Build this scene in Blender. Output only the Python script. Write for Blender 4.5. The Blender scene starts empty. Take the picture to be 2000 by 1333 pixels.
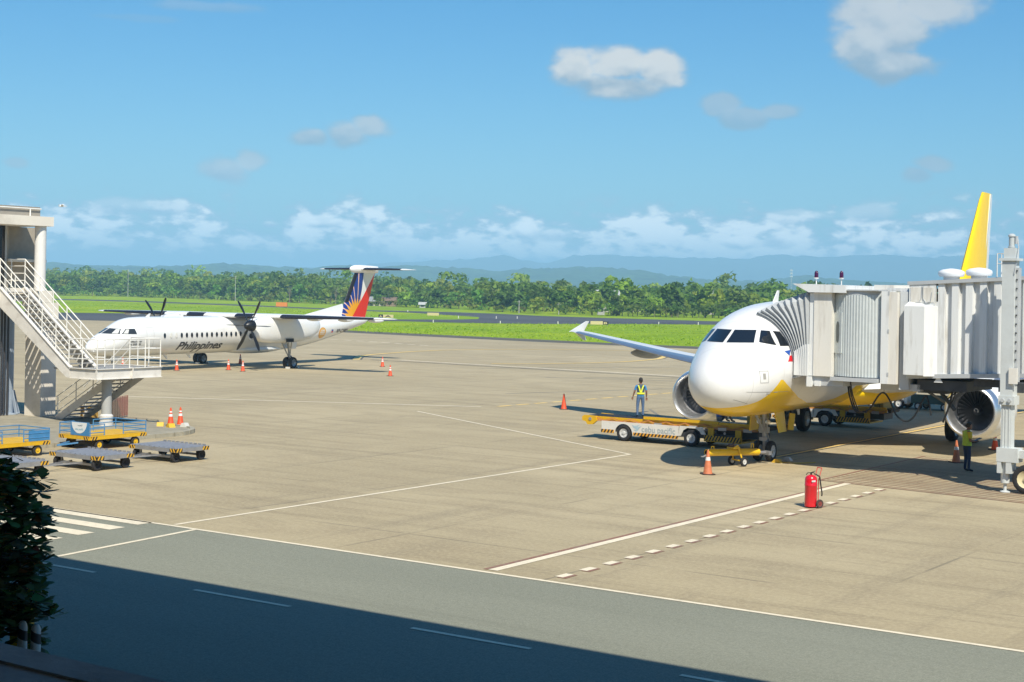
import bpy, math, random, bmesh
import numpy as np
from mathutils import Vector, Matrix
from mathutils.bvhtree import BVHTree
R = math.radians
random.seed(7)
SC = bpy.context.scene
COL = SC.collection

# ------------------------------------------------------------------ camera
CAM_H = 6.14
cam_d = bpy.data.cameras.new('camera')
cam = bpy.data.objects.new('camera', cam_d)
COL.objects.link(cam)
cam_d.sensor_width = 36.0
cam_d.lens = 3000.0 / 2000.0 * 36.0
cam_d.shift_y = -(666.5 - 565.9) / 2000.0
cam_d.clip_start = 0.2
cam_d.clip_end = 60000
cam.matrix_world = Matrix.Translation((0, 0, CAM_H)) @ Matrix.Rotation(R(90), 4, 'X') @ Matrix.Rotation(R(1.0), 4, 'Z')
SC.camera = cam

# ------------------------------------------------------------------ sun and sky
SUN_EL, SUN_AZ = R(50), R(-14)         # shadows fall towards SUN_AZ (from +Y, clockwise)
sun_d = bpy.data.lights.new('sun', 'SUN')
sun_d.energy = 5.0
sun_d.angle = R(0.5)
sun_d.color = (1.0, 0.935, 0.80)
sun = bpy.data.objects.new('sun', sun_d)
COL.objects.link(sun)
_d = Vector((math.sin(SUN_AZ) * math.cos(SUN_EL), math.cos(SUN_AZ) * math.cos(SUN_EL), -math.sin(SUN_EL)))
sun.rotation_euler = _d.to_track_quat('-Z', 'Y').to_euler()

SC.view_settings.view_transform = 'Standard'
SC.view_settings.look = 'None'
SC.view_settings.exposure = 0.27
SC.view_settings.gamma = 1.0
SC.view_settings.use_curve_mapping = False
SC.render.engine = 'CYCLES'

world = bpy.data.worlds.new('World')
SC.world = world
world.use_nodes = True
world.cycles.sampling_method = 'MANUAL'
world.cycles.sample_map_resolution = 256
SC.cycles.use_denoising = True
SC.cycles.max_bounces = 6
SC.cycles.diffuse_bounces = 3
SC.cycles.glossy_bounces = 3
SC.cycles.transmission_bounces = 4
SC.cycles.transparent_max_bounces = 8
SC.cycles.volume_bounces = 0


class NT:
    """small helper to wire shader nodes"""
    def __init__(self, tree):
        self.t = tree
        self.n = tree.nodes
        self.l = tree.links

    def node(self, kind, **kw):
        n = self.n.new(kind)
        for k, v in kw.items():
            setattr(n, k, v)
        return n

    def put(self, sock, v):
        if hasattr(v, 'links'):
            self.l.new(v, sock)
        elif v is not None:
            sock.default_value = v

    def math(self, op, a, b=None, c=None, clamp=False):
        n = self.node('ShaderNodeMath', operation=op, use_clamp=clamp)
        self.put(n.inputs[0], a)
        if b is not None:
            self.put(n.inputs[1], b)
        if c is not None:
            self.put(n.inputs[2], c)
        return n.outputs[0]

    def vmath(self, op, a, b=None):
        n = self.node('ShaderNodeVectorMath', operation=op)
        self.put(n.inputs[0], a)
        if b is not None:
            self.put(n.inputs[1], b)
        return n.outputs['Value'] if op in ('LENGTH', 'DOT_PRODUCT') else n.outputs[0]

    def sep(self, v):
        n = self.node('ShaderNodeSeparateXYZ')
        self.put(n.inputs[0], v)
        return n.outputs

    def comb(self, x=0., y=0., z=0.):
        n = self.node('ShaderNodeCombineXYZ')
        for s, v in zip(n.inputs, (x, y, z)):
            self.put(s, v)
        return n.outputs[0]

    def smooth(self, x, lo, hi, a=0., b=1.):
        n = self.node('ShaderNodeMapRange', interpolation_type='SMOOTHSTEP')
        for s, v in zip(n.inputs, (x, lo, hi, a, b)):
            self.put(s, v)
        return n.outputs[0]

    def lin(self, x, lo, hi, a=0., b=1.):
        n = self.node('ShaderNodeMapRange')
        for s, v in zip(n.inputs, (x, lo, hi, a, b)):
            self.put(s, v)
        return n.outputs[0]

    def noise(self, vec, scale, detail=3., rough=.55, dist=0.):
        n = self.node('ShaderNodeTexNoise')
        self.put(n.inputs['Vector'], vec)
        n.inputs['Scale'].default_value = scale
        n.inputs['Detail'].default_value = detail
        n.inputs['Roughness'].default_value = rough
        n.inputs['Distortion'].default_value = dist
        return n.outputs['Fac']

    def mix(self, f, a, b, kind='MIX'):
        n = self.node('ShaderNodeMix', data_type='RGBA', blend_type=kind)
        self.put(n.inputs['Factor'], f)
        for k, v in (('A', a), ('B', b)):
            s = [i for i in n.inputs if i.name == k and i.type == 'RGBA'][0]
            if isinstance(v, tuple) and len(v) == 3:
                v = (*v, 1.)
            self.put(s, v)
        return [o for o in n.outputs if o.type == 'RGBA'][0]

    def curve(self, x, pts):
        """piecewise-linear y(x); pts in real units"""
        x0, x1 = pts[0][0], pts[-1][0]
        y0 = min(p[1] for p in pts)
        y1 = max(p[1] for p in pts)
        n = self.node('ShaderNodeFloatCurve')
        cm = n.mapping
        c = cm.curves[0]
        nm = [((p[0] - x0) / (x1 - x0), (p[1] - y0) / (y1 - y0)) for p in pts]
        while len(c.points) < len(nm):
            c.points.new(.5, .5)
        for q, p in zip(c.points, nm):
            q.location = p
            q.handle_type = 'VECTOR'
        cm.update()
        self.put(n.inputs['Value'], self.lin(x, x0, x1))
        return self.lin(n.outputs[0], 0., 1., y0, y1)


def build_sky():
    w = NT(world.node_tree)
    w.n.clear()
    out = w.node('ShaderNodeOutputWorld')
    bg = w.node('ShaderNodeBackground')
    bg.inputs['Strength'].default_value = 0.085
    w.l.new(bg.outputs[0], out.inputs[0])
    sky = w.node('ShaderNodeTexSky', sky_type='NISHITA')
    sky.sun_disc = False
    sky.sun_elevation = SUN_EL
    sky.sun_rotation = math.pi + SUN_AZ      # the sun stands behind and to the right of the camera
    sky.altitude = 0
    sky.air_density = 1.0
    sky.dust_density = 0.6
    sky.ozone_density = 2.6
    hsv = w.node('ShaderNodeHueSaturation')
    hsv.inputs['Saturation'].default_value = 1.45
    hsv.inputs['Value'].default_value = 1.0
    w.l.new(sky.outputs[0], hsv.inputs['Color'])
    gam = w.node('ShaderNodeGamma')
    gam.inputs['Gamma'].default_value = .82
    w.l.new(hsv.outputs[0], gam.inputs['Color'])
    base = w.mix(1.0, gam.outputs[0], (0.96, 1.46, 1.70), 'MULTIPLY')
    d = w.node('ShaderNodeTexCoord').outputs['Generated']
    x, y, z = w.sep(d)
    az = w.math('ARCTAN2', x, y)
    el = w.math('ARCSINE', z)
    vec = w.comb(az, w.math('MULTIPLY', el, 1.5), 0.)
    n = w.noise(vec, 24., 5., .52, .0)              # billows, about .3-.7
    nl = w.noise(w.vmath('ADD', vec, (.005, .012, 0.)), 24., 3., .52, .0)   # the same, a little nearer the sun
    big = w.noise(w.vmath('ADD', vec, (3.1, 7.7, 1.)), 6.5, 2., .5)
    # low cumulus bank towards the horizon, all round
    band = w.math('MULTIPLY', w.smooth(el, .008, .026), w.smooth(el, .080, .032))
    thr = w.math('SUBTRACT', w.math('MULTIPLY_ADD', band, -.30, .66), w.math('MULTIPLY', w.math('SUBTRACT', big, .5), .42))
    nb = w.noise(w.vmath('MULTIPLY', vec, (1., 1.35, 1.)), 62., 4., .55)
    k = w.math('SUBTRACT', w.math('ADD', w.math('MULTIPLY', n, .5), w.math('MULTIPLY', nb, .52)), thr)
    a_bank = w.math('MULTIPLY', w.smooth(k, -.06, .11), w.math('MULTIPLY', band, 1.4, clamp=True))
    alpha = w.math('MULTIPLY', a_bank, .85)
    slope = w.math('SUBTRACT', n, nl)
    bright = w.smooth(k, .02, .15, .05, .95)
    # single clouds, each a few puffs: azimuth, elevation, half sizes (radians), density, whiteness, cloud base and top
    clouds = [(0.0373, 0.1416, 0.0147, 0.012, 0.95, 1.0, 0.1226, 0.1576),
              (0.0666, 0.1458, 0.0193, 0.014, 0.95, 1.0, 0.1231, 0.1581),
              (0.0937, 0.1436, 0.0167, 0.012, 0.95, 1.0, 0.1236, 0.1586),
              (0.0632, 0.1331, 0.03, 0.0087, 0.95, 1.0, 0.1231, 0.1581),
              (0.2449, 0.1655, 0.0270, 0.0190, 0.85, 0.78, 0.1337, 0.1996),
              (0.2261, 0.1776, 0.024, 0.0193, 0.85, 0.78, 0.1333, 0.1993),
              (0.2622, 0.1816, 0.024, 0.0193, 0.85, 0.78, 0.134, 0.2),
              (0.2425, 0.1463, 0.026, 0.0113, 0.85, 0.78, 0.1336, 0.1996),
              (0.2181, 0.1608, 0.0133, 0.0133, 0.85, 0.78, 0.1332, 0.1992),
              (-0.1309, 0.0957, 0.015, 0.006, 0.80, 0.75, 0.089, 0.1113),
              (-0.1096, 0.098, 0.016, 0.0087, 0.80, 0.75, 0.0894, 0.1117),
              (-0.0947, 0.1036, 0.0133, 0.0073, 0.80, 0.75, 0.0896, 0.112),
              (0.1326, 0.1203, 0.0113, 0.0067, 0.65, 0.45, 0.106, 0.126),
              (0.1489, 0.1119, 0.016, 0.0067, 0.65, 0.45, 0.1063, 0.1263),
              (0.1716, 0.1167, 0.0133, 0.0053, 0.65, 0.45, 0.1067, 0.1267),
              (0.2559, 0.0772, 0.0093, 0.0053, 0.70, 0.40, 0.0725, 0.0892),
              (0.2653, 0.0834, 0.0113, 0.0053, 0.70, 0.40, 0.0727, 0.0894),
              (-0.1878, 0.0727, 0.016, 0.008, 0.75, 0.60, 0.0647, 0.0837),
              (-0.1684, 0.079, 0.01, 0.0067, 0.75, 0.60, 0.065, 0.084),
              (-0.3133, 0.073, 0.0087, 0.004, 0.6, 0.25, 0.068, 0.077),
              (0.01, 0.0388, 0.01, 0.0073, 0.9, 1.0, 0.0321, 0.0471),
              (0.0283, 0.0365, 0.0133, 0.0047, 0.9, 1.0, 0.0325, 0.0475),
              (0.1489, 0.0333, 0.0133, 0.0047, 0.92, 1.0, 0.0286, 0.0386),
              (0.1716, 0.0343, 0.016, 0.0053, 0.92, 1.0, 0.029, 0.039),
              (0.1845, 0.0502, 0.02, 0.0047, 0.6, 0.7, 0.0446, 0.0569),
              (0.2261, 0.0526, 0.0183, 0.006, 0.6, 0.7, 0.0453, 0.0576),
              (-0.2481, 0.0482, 0.02, 0.006, 0.6, 0.6, 0.0442, 0.0559),
              (-0.2261, 0.0473, 0.0167, 0.004, 0.6, 0.6, 0.0446, 0.0563),
              (-0.157, 0.0392, 0.0073, 0.003, 0.8, 1.0, 0.0375, 0.0442),
              (-0.1234, 0.0418, 0.0113, 0.0037, 0.8, 1.0, 0.0381, 0.0448),
              (-0.1974, 0.1751, 0.0283, 0.0033, 0.28, 1.0, 0.1705, 0.1791),
              (-0.2481, 0.1659, 0.03, 0.002, 0.18, 1.0, 0.1635, 0.1709)]
    for ca, ce, ra, re, dens, wh, e0, e1 in clouds:
        da = w.math('DIVIDE', w.math('SUBTRACT', az, ca), ra)
        de = w.math('DIVIDE', w.math('SUBTRACT', el, ce), re)
        r = w.math('SQRT', w.math('ADD', w.math('MULTIPLY', da, da), w.math('MULTIPLY', de, de)))
        kk = w.math('ADD', r, w.math('MULTIPLY', w.math('SUBTRACT', n, .5), -2.6))
        a = w.math('MULTIPLY', w.smooth(kk, 1.30, .55), dens)
        hgt = w.lin(el, e0, e1, -1., 1.)
        lit = w.math('MULTIPLY', w.smooth(w.math('ADD', hgt, w.math('MULTIPLY', slope, 3.)), -.95, .25), wh)
        bright = w.math('ADD', w.math('MULTIPLY', bright, w.math('SUBTRACT', 1., a)), w.math('MULTIPLY', lit, a))
        alpha = w.math('MAXIMUM', alpha, a)
    lowb = w.smooth(el, .09, .025, 1., 2.5)
    col = w.mix(bright, w.mix(w.smooth(el, .03, .09), (5.2, 6.4, 7.9), (3.1, 4.1, 5.0)), w.mix(1., (8.6, 8.3, 7.7), w.comb(lowb, lowb, lowb), 'MULTIPLY'))
    alpha = w.math('MULTIPLY', alpha, w.smooth(el, -.002, .004))
    res = w.mix(alpha, base, col)
    w.l.new(res, bg.inputs['Color'])


build_sky()

# ------------------------------------------------------------------ materials
MATS = {}


def mat(name, col=(.8, .8, .8), rough=.6, metal=0., var=.0, vscale=3., bump=0., bscale=40., coat=0., spec=.5,
        dirt=None, dscale=1.2, damt=.0, stretch=None):
    if name in MATS:
        return MATS[name]
    m = bpy.data.materials.new(name)
    m.use_nodes = True
    t = NT(m.node_tree)
    p = t.n['Principled BSDF']
    p.inputs['Roughness'].default_value = rough
    p.inputs['Metallic'].default_value = metal
    p.inputs['Coat Weight'].default_value = coat
    p.inputs['Specular IOR Level'].default_value = spec
    base = (*col, 1.)
    if var or damt or bump:
        tc = t.node('ShaderNodeTexCoord').outputs['Object']
        if stretch:
            tc = t.vmath('MULTIPLY', tc, stretch)
    if var:
        f = t.noise(tc, vscale, 4., .6)
        lo = tuple(max(0., c * (1 - var)) for c in col)
        hi = tuple(min(1., c * (1 + var)) for c in col)
        base = t.mix(t.lin(f, .3, .7), lo, hi)
    if damt:
        f = t.smooth(t.noise(tc, dscale, 6., .65), .48, .72, 0., damt)
        base = t.mix(f, base, dirt or (.12, .1, .08))
    t.put(p.inputs['Base Color'], base)
    if bump:
        b = t.node('ShaderNodeBump')
        b.inputs['Strength'].default_value = bump
        b.inputs['Distance'].default_value = .02
        t.put(b.inputs['Height'], t.noise(tc, bscale, 4., .6))
        t.l.new(b.outputs[0], p.inputs['Normal'])
    MATS[name] = m
    return m


# ------------------------------------------------------------------ mesh building
def V(*a):
    return Vector(a)


class MB:
    def __init__(self):
        self.v = []
        self.f = []
        self.m = []
        self.mi = 0

    def add(self, vs, fs):
        o = len(self.v)
        self.v += [tuple(p) for p in vs]
        self.f += [tuple(i + o for i in f) for f in fs]
        self.m += [self.mi] * len(fs)
        return self

    def box(self, c, s, rz=0., mtx=None):
        hx, hy, hz = s[0] / 2, s[1] / 2, s[2] / 2
        vs = [Vector((sx * hx, sy * hy, sz * hz)) for sz in (-1, 1) for sy in (-1, 1) for sx in (-1, 1)]
        M = mtx if mtx is not None else Matrix.Rotation(rz, 3, 'Z')
        vs = [M @ p + Vector(c) for p in vs]
        return self.add(vs, [(0, 2, 3, 1), (4, 5, 7, 6), (0, 1, 5, 4), (2, 6, 7, 3), (0, 4, 6, 2), (1, 3, 7, 5)])

    def b2(self, lo, hi):
        return self.box([(a + b) / 2 for a, b in zip(lo, hi)], [abs(b - a) for a, b in zip(lo, hi)])

    def frame(self, d):
        d = d.normalized()
        up = Vector((0, 0, 1)) if abs(d.z) < .95 else Vector((1, 0, 0))
        s = d.cross(up).normalized()
        return s, s.cross(d).normalized()

    def bar(self, p0, p1, w, h):
        p0, p1 = Vector(p0), Vector(p1)
        s, u = self.frame(p1 - p0)
        vs = []
        for p in (p0, p1):
            vs += [p - s * w / 2 - u * h / 2, p + s * w / 2 - u * h / 2, p + s * w / 2 + u * h / 2, p - s * w / 2 + u * h / 2]
        return self.add(vs, [(3, 2, 1, 0), (4, 5, 6, 7), (0, 1, 5, 4), (1, 2, 6, 5), (2, 3, 7, 6), (3, 0, 4, 7)])

    def tube(self, p0, p1, r0, r1=None, n=10, caps=True):
        r1 = r0 if r1 is None else r1
        p0, p1 = Vector(p0), Vector(p1)
        s, u = self.frame(p1 - p0)
        vs = []
        for p, r in ((p0, r0), (p1, r1)):
            for k in range(n):
                a = 2 * math.pi * k / n
                vs.append(p + s * math.cos(a) * r + u * math.sin(a) * r)
        fs = [(k, (k + 1) % n, n + (k + 1) % n, n + k) for k in range(n)]
        if caps:
            fs += [tuple(range(n - 1, -1, -1)), tuple(range(n, 2 * n))]
        return self.add(vs, fs)

    def path(self, pts, r, n=6):
        for a, b in zip(pts[:-1], pts[1:]):
            self.tube(a, b, r, r, n)
        return self

    def lathe(self, prof, o=(0, 0, 0), ax=(0, 0, 1), n=24, cap0=True, cap1=True):
        """prof: list of (distance along axis, radius)"""
        o, ax = Vector(o), Vector(ax).normalized()
        s, u = self.frame(ax)
        vs = []
        for t, r in prof:
            for k in range(n):
                a = 2 * math.pi * k / n
                vs.append(o + ax * t + (s * math.cos(a) + u * math.sin(a)) * r)
        fs = []
        for i in range(len(prof) - 1):
            for k in range(n):
                k2 = (k + 1) % n
                fs.append((i * n + k, i * n + k2, (i + 1) * n + k2, (i + 1) * n + k))
        if cap0:
            fs.append(tuple(range(n - 1, -1, -1)))
        if cap1:
            fs.append(tuple(range((len(prof) - 1) * n, len(prof) * n)))
        return self.add(vs, fs)

    def loft(self, rings, caps=True, closed=True):
        n = len(rings[0])
        vs = [p for r in rings for p in r]
        fs = []
        for i in range(len(rings) - 1):
            for k in range(n if closed else n - 1):
                k2 = (k + 1) % n
                fs.append((i * n + k, i * n + k2, (i + 1) * n + k2, (i + 1) * n + k))
        if caps:
            fs += [tuple(range(n - 1, -1, -1)), tuple(range((len(rings) - 1) * n, len(rings) * n))]
        return self.add(vs, fs)

    def prism(self, poly, a, b, plane='xy'):
        def P(p, t):
            return (p[0], p[1], t) if plane == 'xy' else ((p[0], t, p[1]) if plane == 'xz' else (t, p[0], p[1]))
        n = len(poly)
        vs = [P(p, a) for p in poly] + [P(p, b) for p in poly]
        return self.add(vs, [tuple(range(n - 1, -1, -1)), tuple(range(n, 2 * n))] +
                        [(k, (k + 1) % n, n + (k + 1) % n, n + k) for k in range(n)])

    def quad(self, *p):
        return self.add(p, [tuple(range(len(p)))])

    def mesh(self, name, smooth=False, angle=35):
        me = bpy.data.meshes.new(name)
        me.from_pydata([tuple(p) for p in self.v], [], self.f)
        me.validate(clean_customdata=False)
        bm = bmesh.new()
        bm.from_mesh(me)
        bmesh.ops.recalc_face_normals(bm, faces=bm.faces)
        bm.to_mesh(me)
        bm.free()
        if any(self.m) and len(me.polygons) == len(self.m):
            me.polygons.foreach_set('material_index', self.m)
        if smooth:
            me.shade_smooth()
            me.set_sharp_from_angle(angle=R(angle))
        me.update()
        return me

    def build(self, name, mats, parent=None, smooth=False, angle=35, loc=None):
        me = self.mesh(name, smooth, angle)
        for m in (mats if isinstance(mats, (list, tuple)) else [mats]):
            me.materials.append(m)
        return link(name, me, parent, loc)


def link(name, data, parent=None, loc=None, rz=None):
    o = bpy.data.objects.new(name, data)
    COL.objects.link(o)
    if parent is not None:
        o.parent = parent
    if loc is not None:
        o.location = loc
    if rz is not None:
        o.rotation_euler = (0, 0, rz)
    return o


def tag(o, label=None, cat=None, group=None, kind=None):
    if label:
        o['label'] = label
    if cat:
        o['category'] = cat
    if group:
        o['group'] = group
    if kind:
        o['kind'] = kind
    return o


def thing(name, label, cat, loc=(0, 0, 0), rz=0., group=None):
    o = link(name, None, None, loc, rz)
    o.empty_display_size = .3
    return tag(o, label, cat, group)


KIDS = {}


def copy_tree(o, parent=None, loc=None, rz=None, label=None, group=None):
    c = o.copy()
    COL.objects.link(c)
    c.parent = parent
    if loc is not None:
        c.location = loc
    if rz is not None:
        c.rotation_euler = (c.rotation_euler[0], c.rotation_euler[1], rz)
    if label:
        c['label'] = label
    if group:
        c['group'] = group
    for ch in list(o.children):
        copy_tree(ch, c)
    return c


def text_mesh(s, size, shear=0., bold=0., spacing=1., fit=None):
    cu = bpy.data.curves.new('lettering', 'FONT')
    cu.body = s
    cu.size = size
    cu.shear = shear
    cu.offset = bold
    cu.space_character = spacing
    cu.align_x = 'LEFT'
    cu.resolution_u = 3
    ob = bpy.data.objects.new('lettering', cu)
    COL.objects.link(ob)
    dg = bpy.context.evaluated_depsgraph_get()
    me = bpy.data.meshes.new_from_object(ob.evaluated_get(dg))
    bpy.data.objects.remove(ob)
    bpy.data.curves.remove(cu)
    if fit:
        xs = [v.co.x for v in me.vertices]
        ys = [v.co.y for v in me.vertices]
        sx = fit[0] / (max(xs) - min(xs))
        sy = fit[1] / (max(ys) - min(ys))
        for v in me.vertices:
            v.co.x = (v.co.x - min(xs)) * sx
            v.co.y *= sy
    return me


def disc_poly(cx, cy, r, n=24, ry=None):
    ry = r if ry is None else ry
    return [(cx + r * math.cos(2 * math.pi * k / n), cy + ry * math.sin(2 * math.pi * k / n)) for k in range(n)]


# apron frame: E1 runs along the terminal (to the right), E2 away from it
E1 = Vector((.8197, -.5728, 0)).normalized()
E2 = Vector((-E1.y, E1.x, 0))
TH = math.atan2(E1.y, E1.x)


def A(p, q, z=0.):
    return E1 * p + E2 * q + Vector((0, 0, z))
# ------------------------------------------------------------------ ground, apron, roads
def mat_ground_grass():
    m = bpy.data.materials.new('airfield grass')
    m.use_nodes = True
    t = NT(m.node_tree)
    p = t.n['Principled BSDF']
    p.inputs['Roughness'].default_value = .9
    p.inputs['Specular IOR Level'].default_value = .15
    tc = t.node('ShaderNodeTexCoord').outputs['Object']
    big = t.noise(tc, .018, 4., .6)
    mid = t.noise(t.vmath('MULTIPLY', tc, (1., .6, 1.)), .16, 5., .65)
    fine = t.noise(tc, 2.2, 4., .7)
    c = t.mix(t.smooth(big, .35, .68), (.20, .32, .010), (.31, .40, .012))
    c = t.mix(t.smooth(mid, .42, .75, 0., .75), c, (.13, .23, .010))
    c = t.mix(t.smooth(fine, .5, .8, 0., .5), c, (.38, .45, .03))
    t.put(p.inputs['Base Color'], c)
    b = t.node('ShaderNodeBump')
    b.inputs['Strength'].default_value = .8
    b.inputs['Distance'].default_value = .25
    t.put(b.inputs['Height'], t.noise(tc, 1.1, 5., .7))
    t.l.new(b.outputs[0], p.inputs['Normal'])
    return m


def mat_concrete():
    m = bpy.data.materials.new('apron concrete')
    m.use_nodes = True
    t = NT(m.node_tree)
    p = t.n['Principled BSDF']
    p.inputs['Roughness'].default_value = .82
    p.inputs['Specular IOR Level'].default_value = .25
    tc = t.node('ShaderNodeTexCoord').outputs['Object']
    x, y, z = t.sep(tc)
    # slab to slab tone
    cell = t.node('ShaderNodeTexWhiteNoise', noise_dimensions='2D')
    ix = t.math('FLOOR', t.math('DIVIDE', x, 6.0))
    iy = t.math('FLOOR', t.math('DIVIDE', y, 6.0))
    t.put(cell.inputs['Vector'], t.comb(ix, iy, 0.))
    big = t.noise(tc, .055, 5., .62)
    mid = t.noise(t.vmath('MULTIPLY', tc, (.55, 1., 1.)), .5, 6., .68, .4)
    fine = t.noise(tc, 9., 5., .75)
    streak = t.noise(t.vmath('MULTIPLY', tc, (.10, 1.3, 1.)), .9, 6., .7)
    streak2 = t.noise(t.vmath('MULTIPLY', tc, (1.2, .07, 1.)), .7, 6., .7)
    c = t.mix(t.smooth(big, .3, .7), (.358, .293, .180), (.468, .388, .246))
    c = t.mix(t.math('MULTIPLY', t.math('SUBTRACT', cell.outputs['Value'], .25), .34, clamp=True), c, (.30, .245, .15))
    c = t.mix(t.smooth(mid, .42, .70, 0., .62), c, (.30, .24, .15))
    c = t.mix(t.smooth(streak, .47, .68, 0., .75), c, (.265, .215, .135))
    c = t.mix(t.smooth(streak2, .50, .72, 0., .55), c, (.25, .205, .135))
    c = t.mix(t.smooth(fine, .40, .66, 0., .38), c, (.56, .47, .30))
    # oil and rubber marks
    spot = t.noise(t.vmath('ADD', tc, (31., 17., 0.)), .33, 7., .7, .8)
    c = t.mix(t.smooth(spot, .63, .76, 0., .55), c, (.12, .11, .09))
    # joints between slabs, worn away in places
    for co, w in ((x, 1.), (y, 1.)):
        j = t.math('PINGPONG', co, 3.0)
        worn = t.smooth(t.noise(tc, .35, 3., .6), .40, .62)
        c = t.mix(t.math('MULTIPLY', t.smooth(j, .055, .02), t.math('MULTIPLY', worn, .55)), c, (.13, .115, .085))
    t.put(p.inputs['Base Color'], c)
    b = t.node('ShaderNodeBump')
    b.inputs['Strength'].default_value = .25
    b.inputs['Distance'].default_value = .01
    t.put(b.inputs['Height'], fine)
    t.l.new(b.outputs[0], p.inputs['Normal'])
    return m


def mat_asphalt(name, lo, hi, sc=1.):
    m = bpy.data.materials.new(name)
    m.use_nodes = True
    t = NT(m.node_tree)
    p = t.n['Principled BSDF']
    p.inputs['Roughness'].default_value = .8
    p.inputs['Specular IOR Level'].default_value = .3
    tc = t.node('ShaderNodeTexCoord').outputs['Object']
    big = t.noise(t.vmath('MULTIPLY', tc, (.4, 1., 1.)), .16 * sc, 5., .6)
    fine = t.noise(tc, 26. * sc, 3., .8)
    v = t.node('ShaderNodeTexVoronoi')
    v.inputs['Scale'].default_value = 22. * sc
    t.put(v.inputs['Vector'], tc)
    c = t.mix(t.smooth(big, .3, .72), lo, hi)
    c = t.mix(t.smooth(fine, .40, .64, 0., .6), c, tuple(q * 1.45 for q in hi))
    gr = t.noise(tc, 9. * sc, 4., .8)
    c = t.mix(t.smooth(gr, .40, .66, 0., .35), c, tuple(q * .72 for q in lo))
    c = t.mix(t.smooth(v.outputs['Distance'], .35, .1, 0., .25), c, tuple(q * .6 for q in lo))
    st = t.noise(t.vmath('MULTIPLY', tc, (.06, 1.4, 1.)), .7, 5., .65)
    c = t.mix(t.smooth(st, .52, .78, 0., .35), c, tuple(q * .72 for q in lo))
    t.put(p.inputs['Base Color'], c)
    b = t.node('ShaderNodeBump')
    b.inputs['Strength'].default_value = .35
    b.inputs['Distance'].default_value = .01
    t.put(b.inputs['Height'], fine)
    t.l.new(b.outputs[0], p.inputs['Normal'])
    return m


def paint_mat(name, col, wear=.45):
    m = bpy.data.materials.new(name)
    m.use_nodes = True
    t = NT(m.node_tree)
    p = t.n['Principled BSDF']
    p.inputs['Roughness'].default_value = .7
    tc = t.node('ShaderNodeTexCoord').outputs['Object']
    n = t.noise(tc, 5., 6., .75)
    n2 = t.noise(tc, .8, 4., .6)
    c = t.mix(t.smooth(n, .46, .68, 0., wear), col, (.30, .27, .20))
    c = t.mix(t.smooth(n2, .4, .75, 0., wear * .5), c, (.25, .23, .18))
    t.put(p.inputs['Base Color'], c)
    return m


CONC = mat_concrete()
ROADM = mat_asphalt('service road asphalt', (.196, .200, .152), (.244, .246, .190))
TAXIM = mat_asphalt('taxiway asphalt', (.052, .053, .058), (.092, .093, .098), .3)
SHOULM = mat_asphalt('shoulder asphalt', (.085, .078, .062), (.13, .118, .09), .5)
PWHITE = paint_mat('white road paint', (.82, .72, .53), .3)
PYELL = paint_mat('yellow taxi paint', (.80, .56, .18), .3)
PRED = paint_mat('red stand paint', (.27, .12, .075), .7)
PBLACK = paint_mat('black line border', (.09, .085, .075), .5)

gm = MB()
S = 15000.
gm.quad((-S, -400., 0), (S, -400., 0), (S, 19000., 0), (-S, 19000., 0))
ground = gm.build('ground', mat_ground_grass(), None, loc=(0, 0, -.024))
tag(ground, kind='structure')


def sheet(name, pts, material, z, rot=True, parent=None):
    m = MB()
    m.quad(*[(p[0], p[1], 0.) for p in pts])
    o = m.build(name, material, parent, loc=(0, 0, z))
    if rot and parent is None:
        o.rotation_euler = (0, 0, TH)
    if parent is None:
        tag(o, kind='structure')
    return o


# apron frame coordinates (along the terminal, away from it)
apron = sheet('apron', [(-204, 27.1), (160, 27.1), (160, 148.), (-78, 148.6), (-105, 151), (-132, 155), (-192, 165.5), (-204, 160)], CONC, 0.)
shoulder = sheet('apron_shoulder', [(-192, 165.6), (-132, 155.05), (-105, 151.05), (-78, 148.65), (160, 148.1), (160, 155), (-81.5, 156), (-89.5, 155.5), (-111, 159), (-132, 162), (-182, 171)], SHOULM, -.004)
road = sheet('service_road', [(-160, -30), (160, -30), (160, 27.1), (-160, 27.1)], ROADM, .004)
taxi = sheet('taxiway', [(-330, 150), (-204.5, 150), (-204.5, 160.4), (-192.3, 165.9), (-187, 190), (-178, 218.7), (-167.7, 220.8), (-159.5, 226.5), (-155, 231.9), (-149, 251), (-138.5, 268),
                         (-40, 266), (120, 266), (120, 299.8), (-154.8, 299.6), (-202.7, 303), (-224.7, 315), (-240.5, 297.6), (-213.7, 281.3), (-198.7, 271.6), (-193.3, 264.7), (-185.2, 253.1), (-183.7, 241.9), (-188.2, 231),
                         (-236.3, 220.6), (-242.4, 206.5), (-247.7, 198.9), (-330, 192)], TAXIM, -.012)
runway = sheet('runway', [(-760, 330), (-430, 337), (-386, 338), (-327, 323.5), (-254.5, 299.5), (-240.6, 297.7), (-224.8, 315.1), (-244, 319.3), (-266, 313.4), (-348.6, 344.7), (-419, 362), (-452.7, 358.4), (-760, 352)], TAXIM, -.016)


def stripe(name, a, b, w, material, parent, z=.008):
    a, b = Vector((*a, 0)), Vector((*b, 0))
    d = (b - a).normalized()
    n = Vector((-d.y, d.x, 0)) * w / 2
    m = MB()
    m.quad(a - n, b - n, b + n, a + n)
    return m.build(name, material, parent, loc=(0, 0, z))


def polyline(name, pts, w, material, parent, z=.008):
    m = MB()
    P = [Vector((*q, 0)) for q in pts]
    L, Rr = [], []
    for i, q in enumerate(P):
        d = (P[min(i + 1, len(P) - 1)] - P[max(i - 1, 0)]).normalized()
        n = Vector((-d.y, d.x, 0)) * w / 2
        L.append(q + n)
        Rr.append(q - n)
    for i in range(len(P) - 1):
        m.quad(Rr[i], Rr[i + 1], L[i + 1], L[i])
    return m.build(name, material, parent, loc=(0, 0, z))


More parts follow.
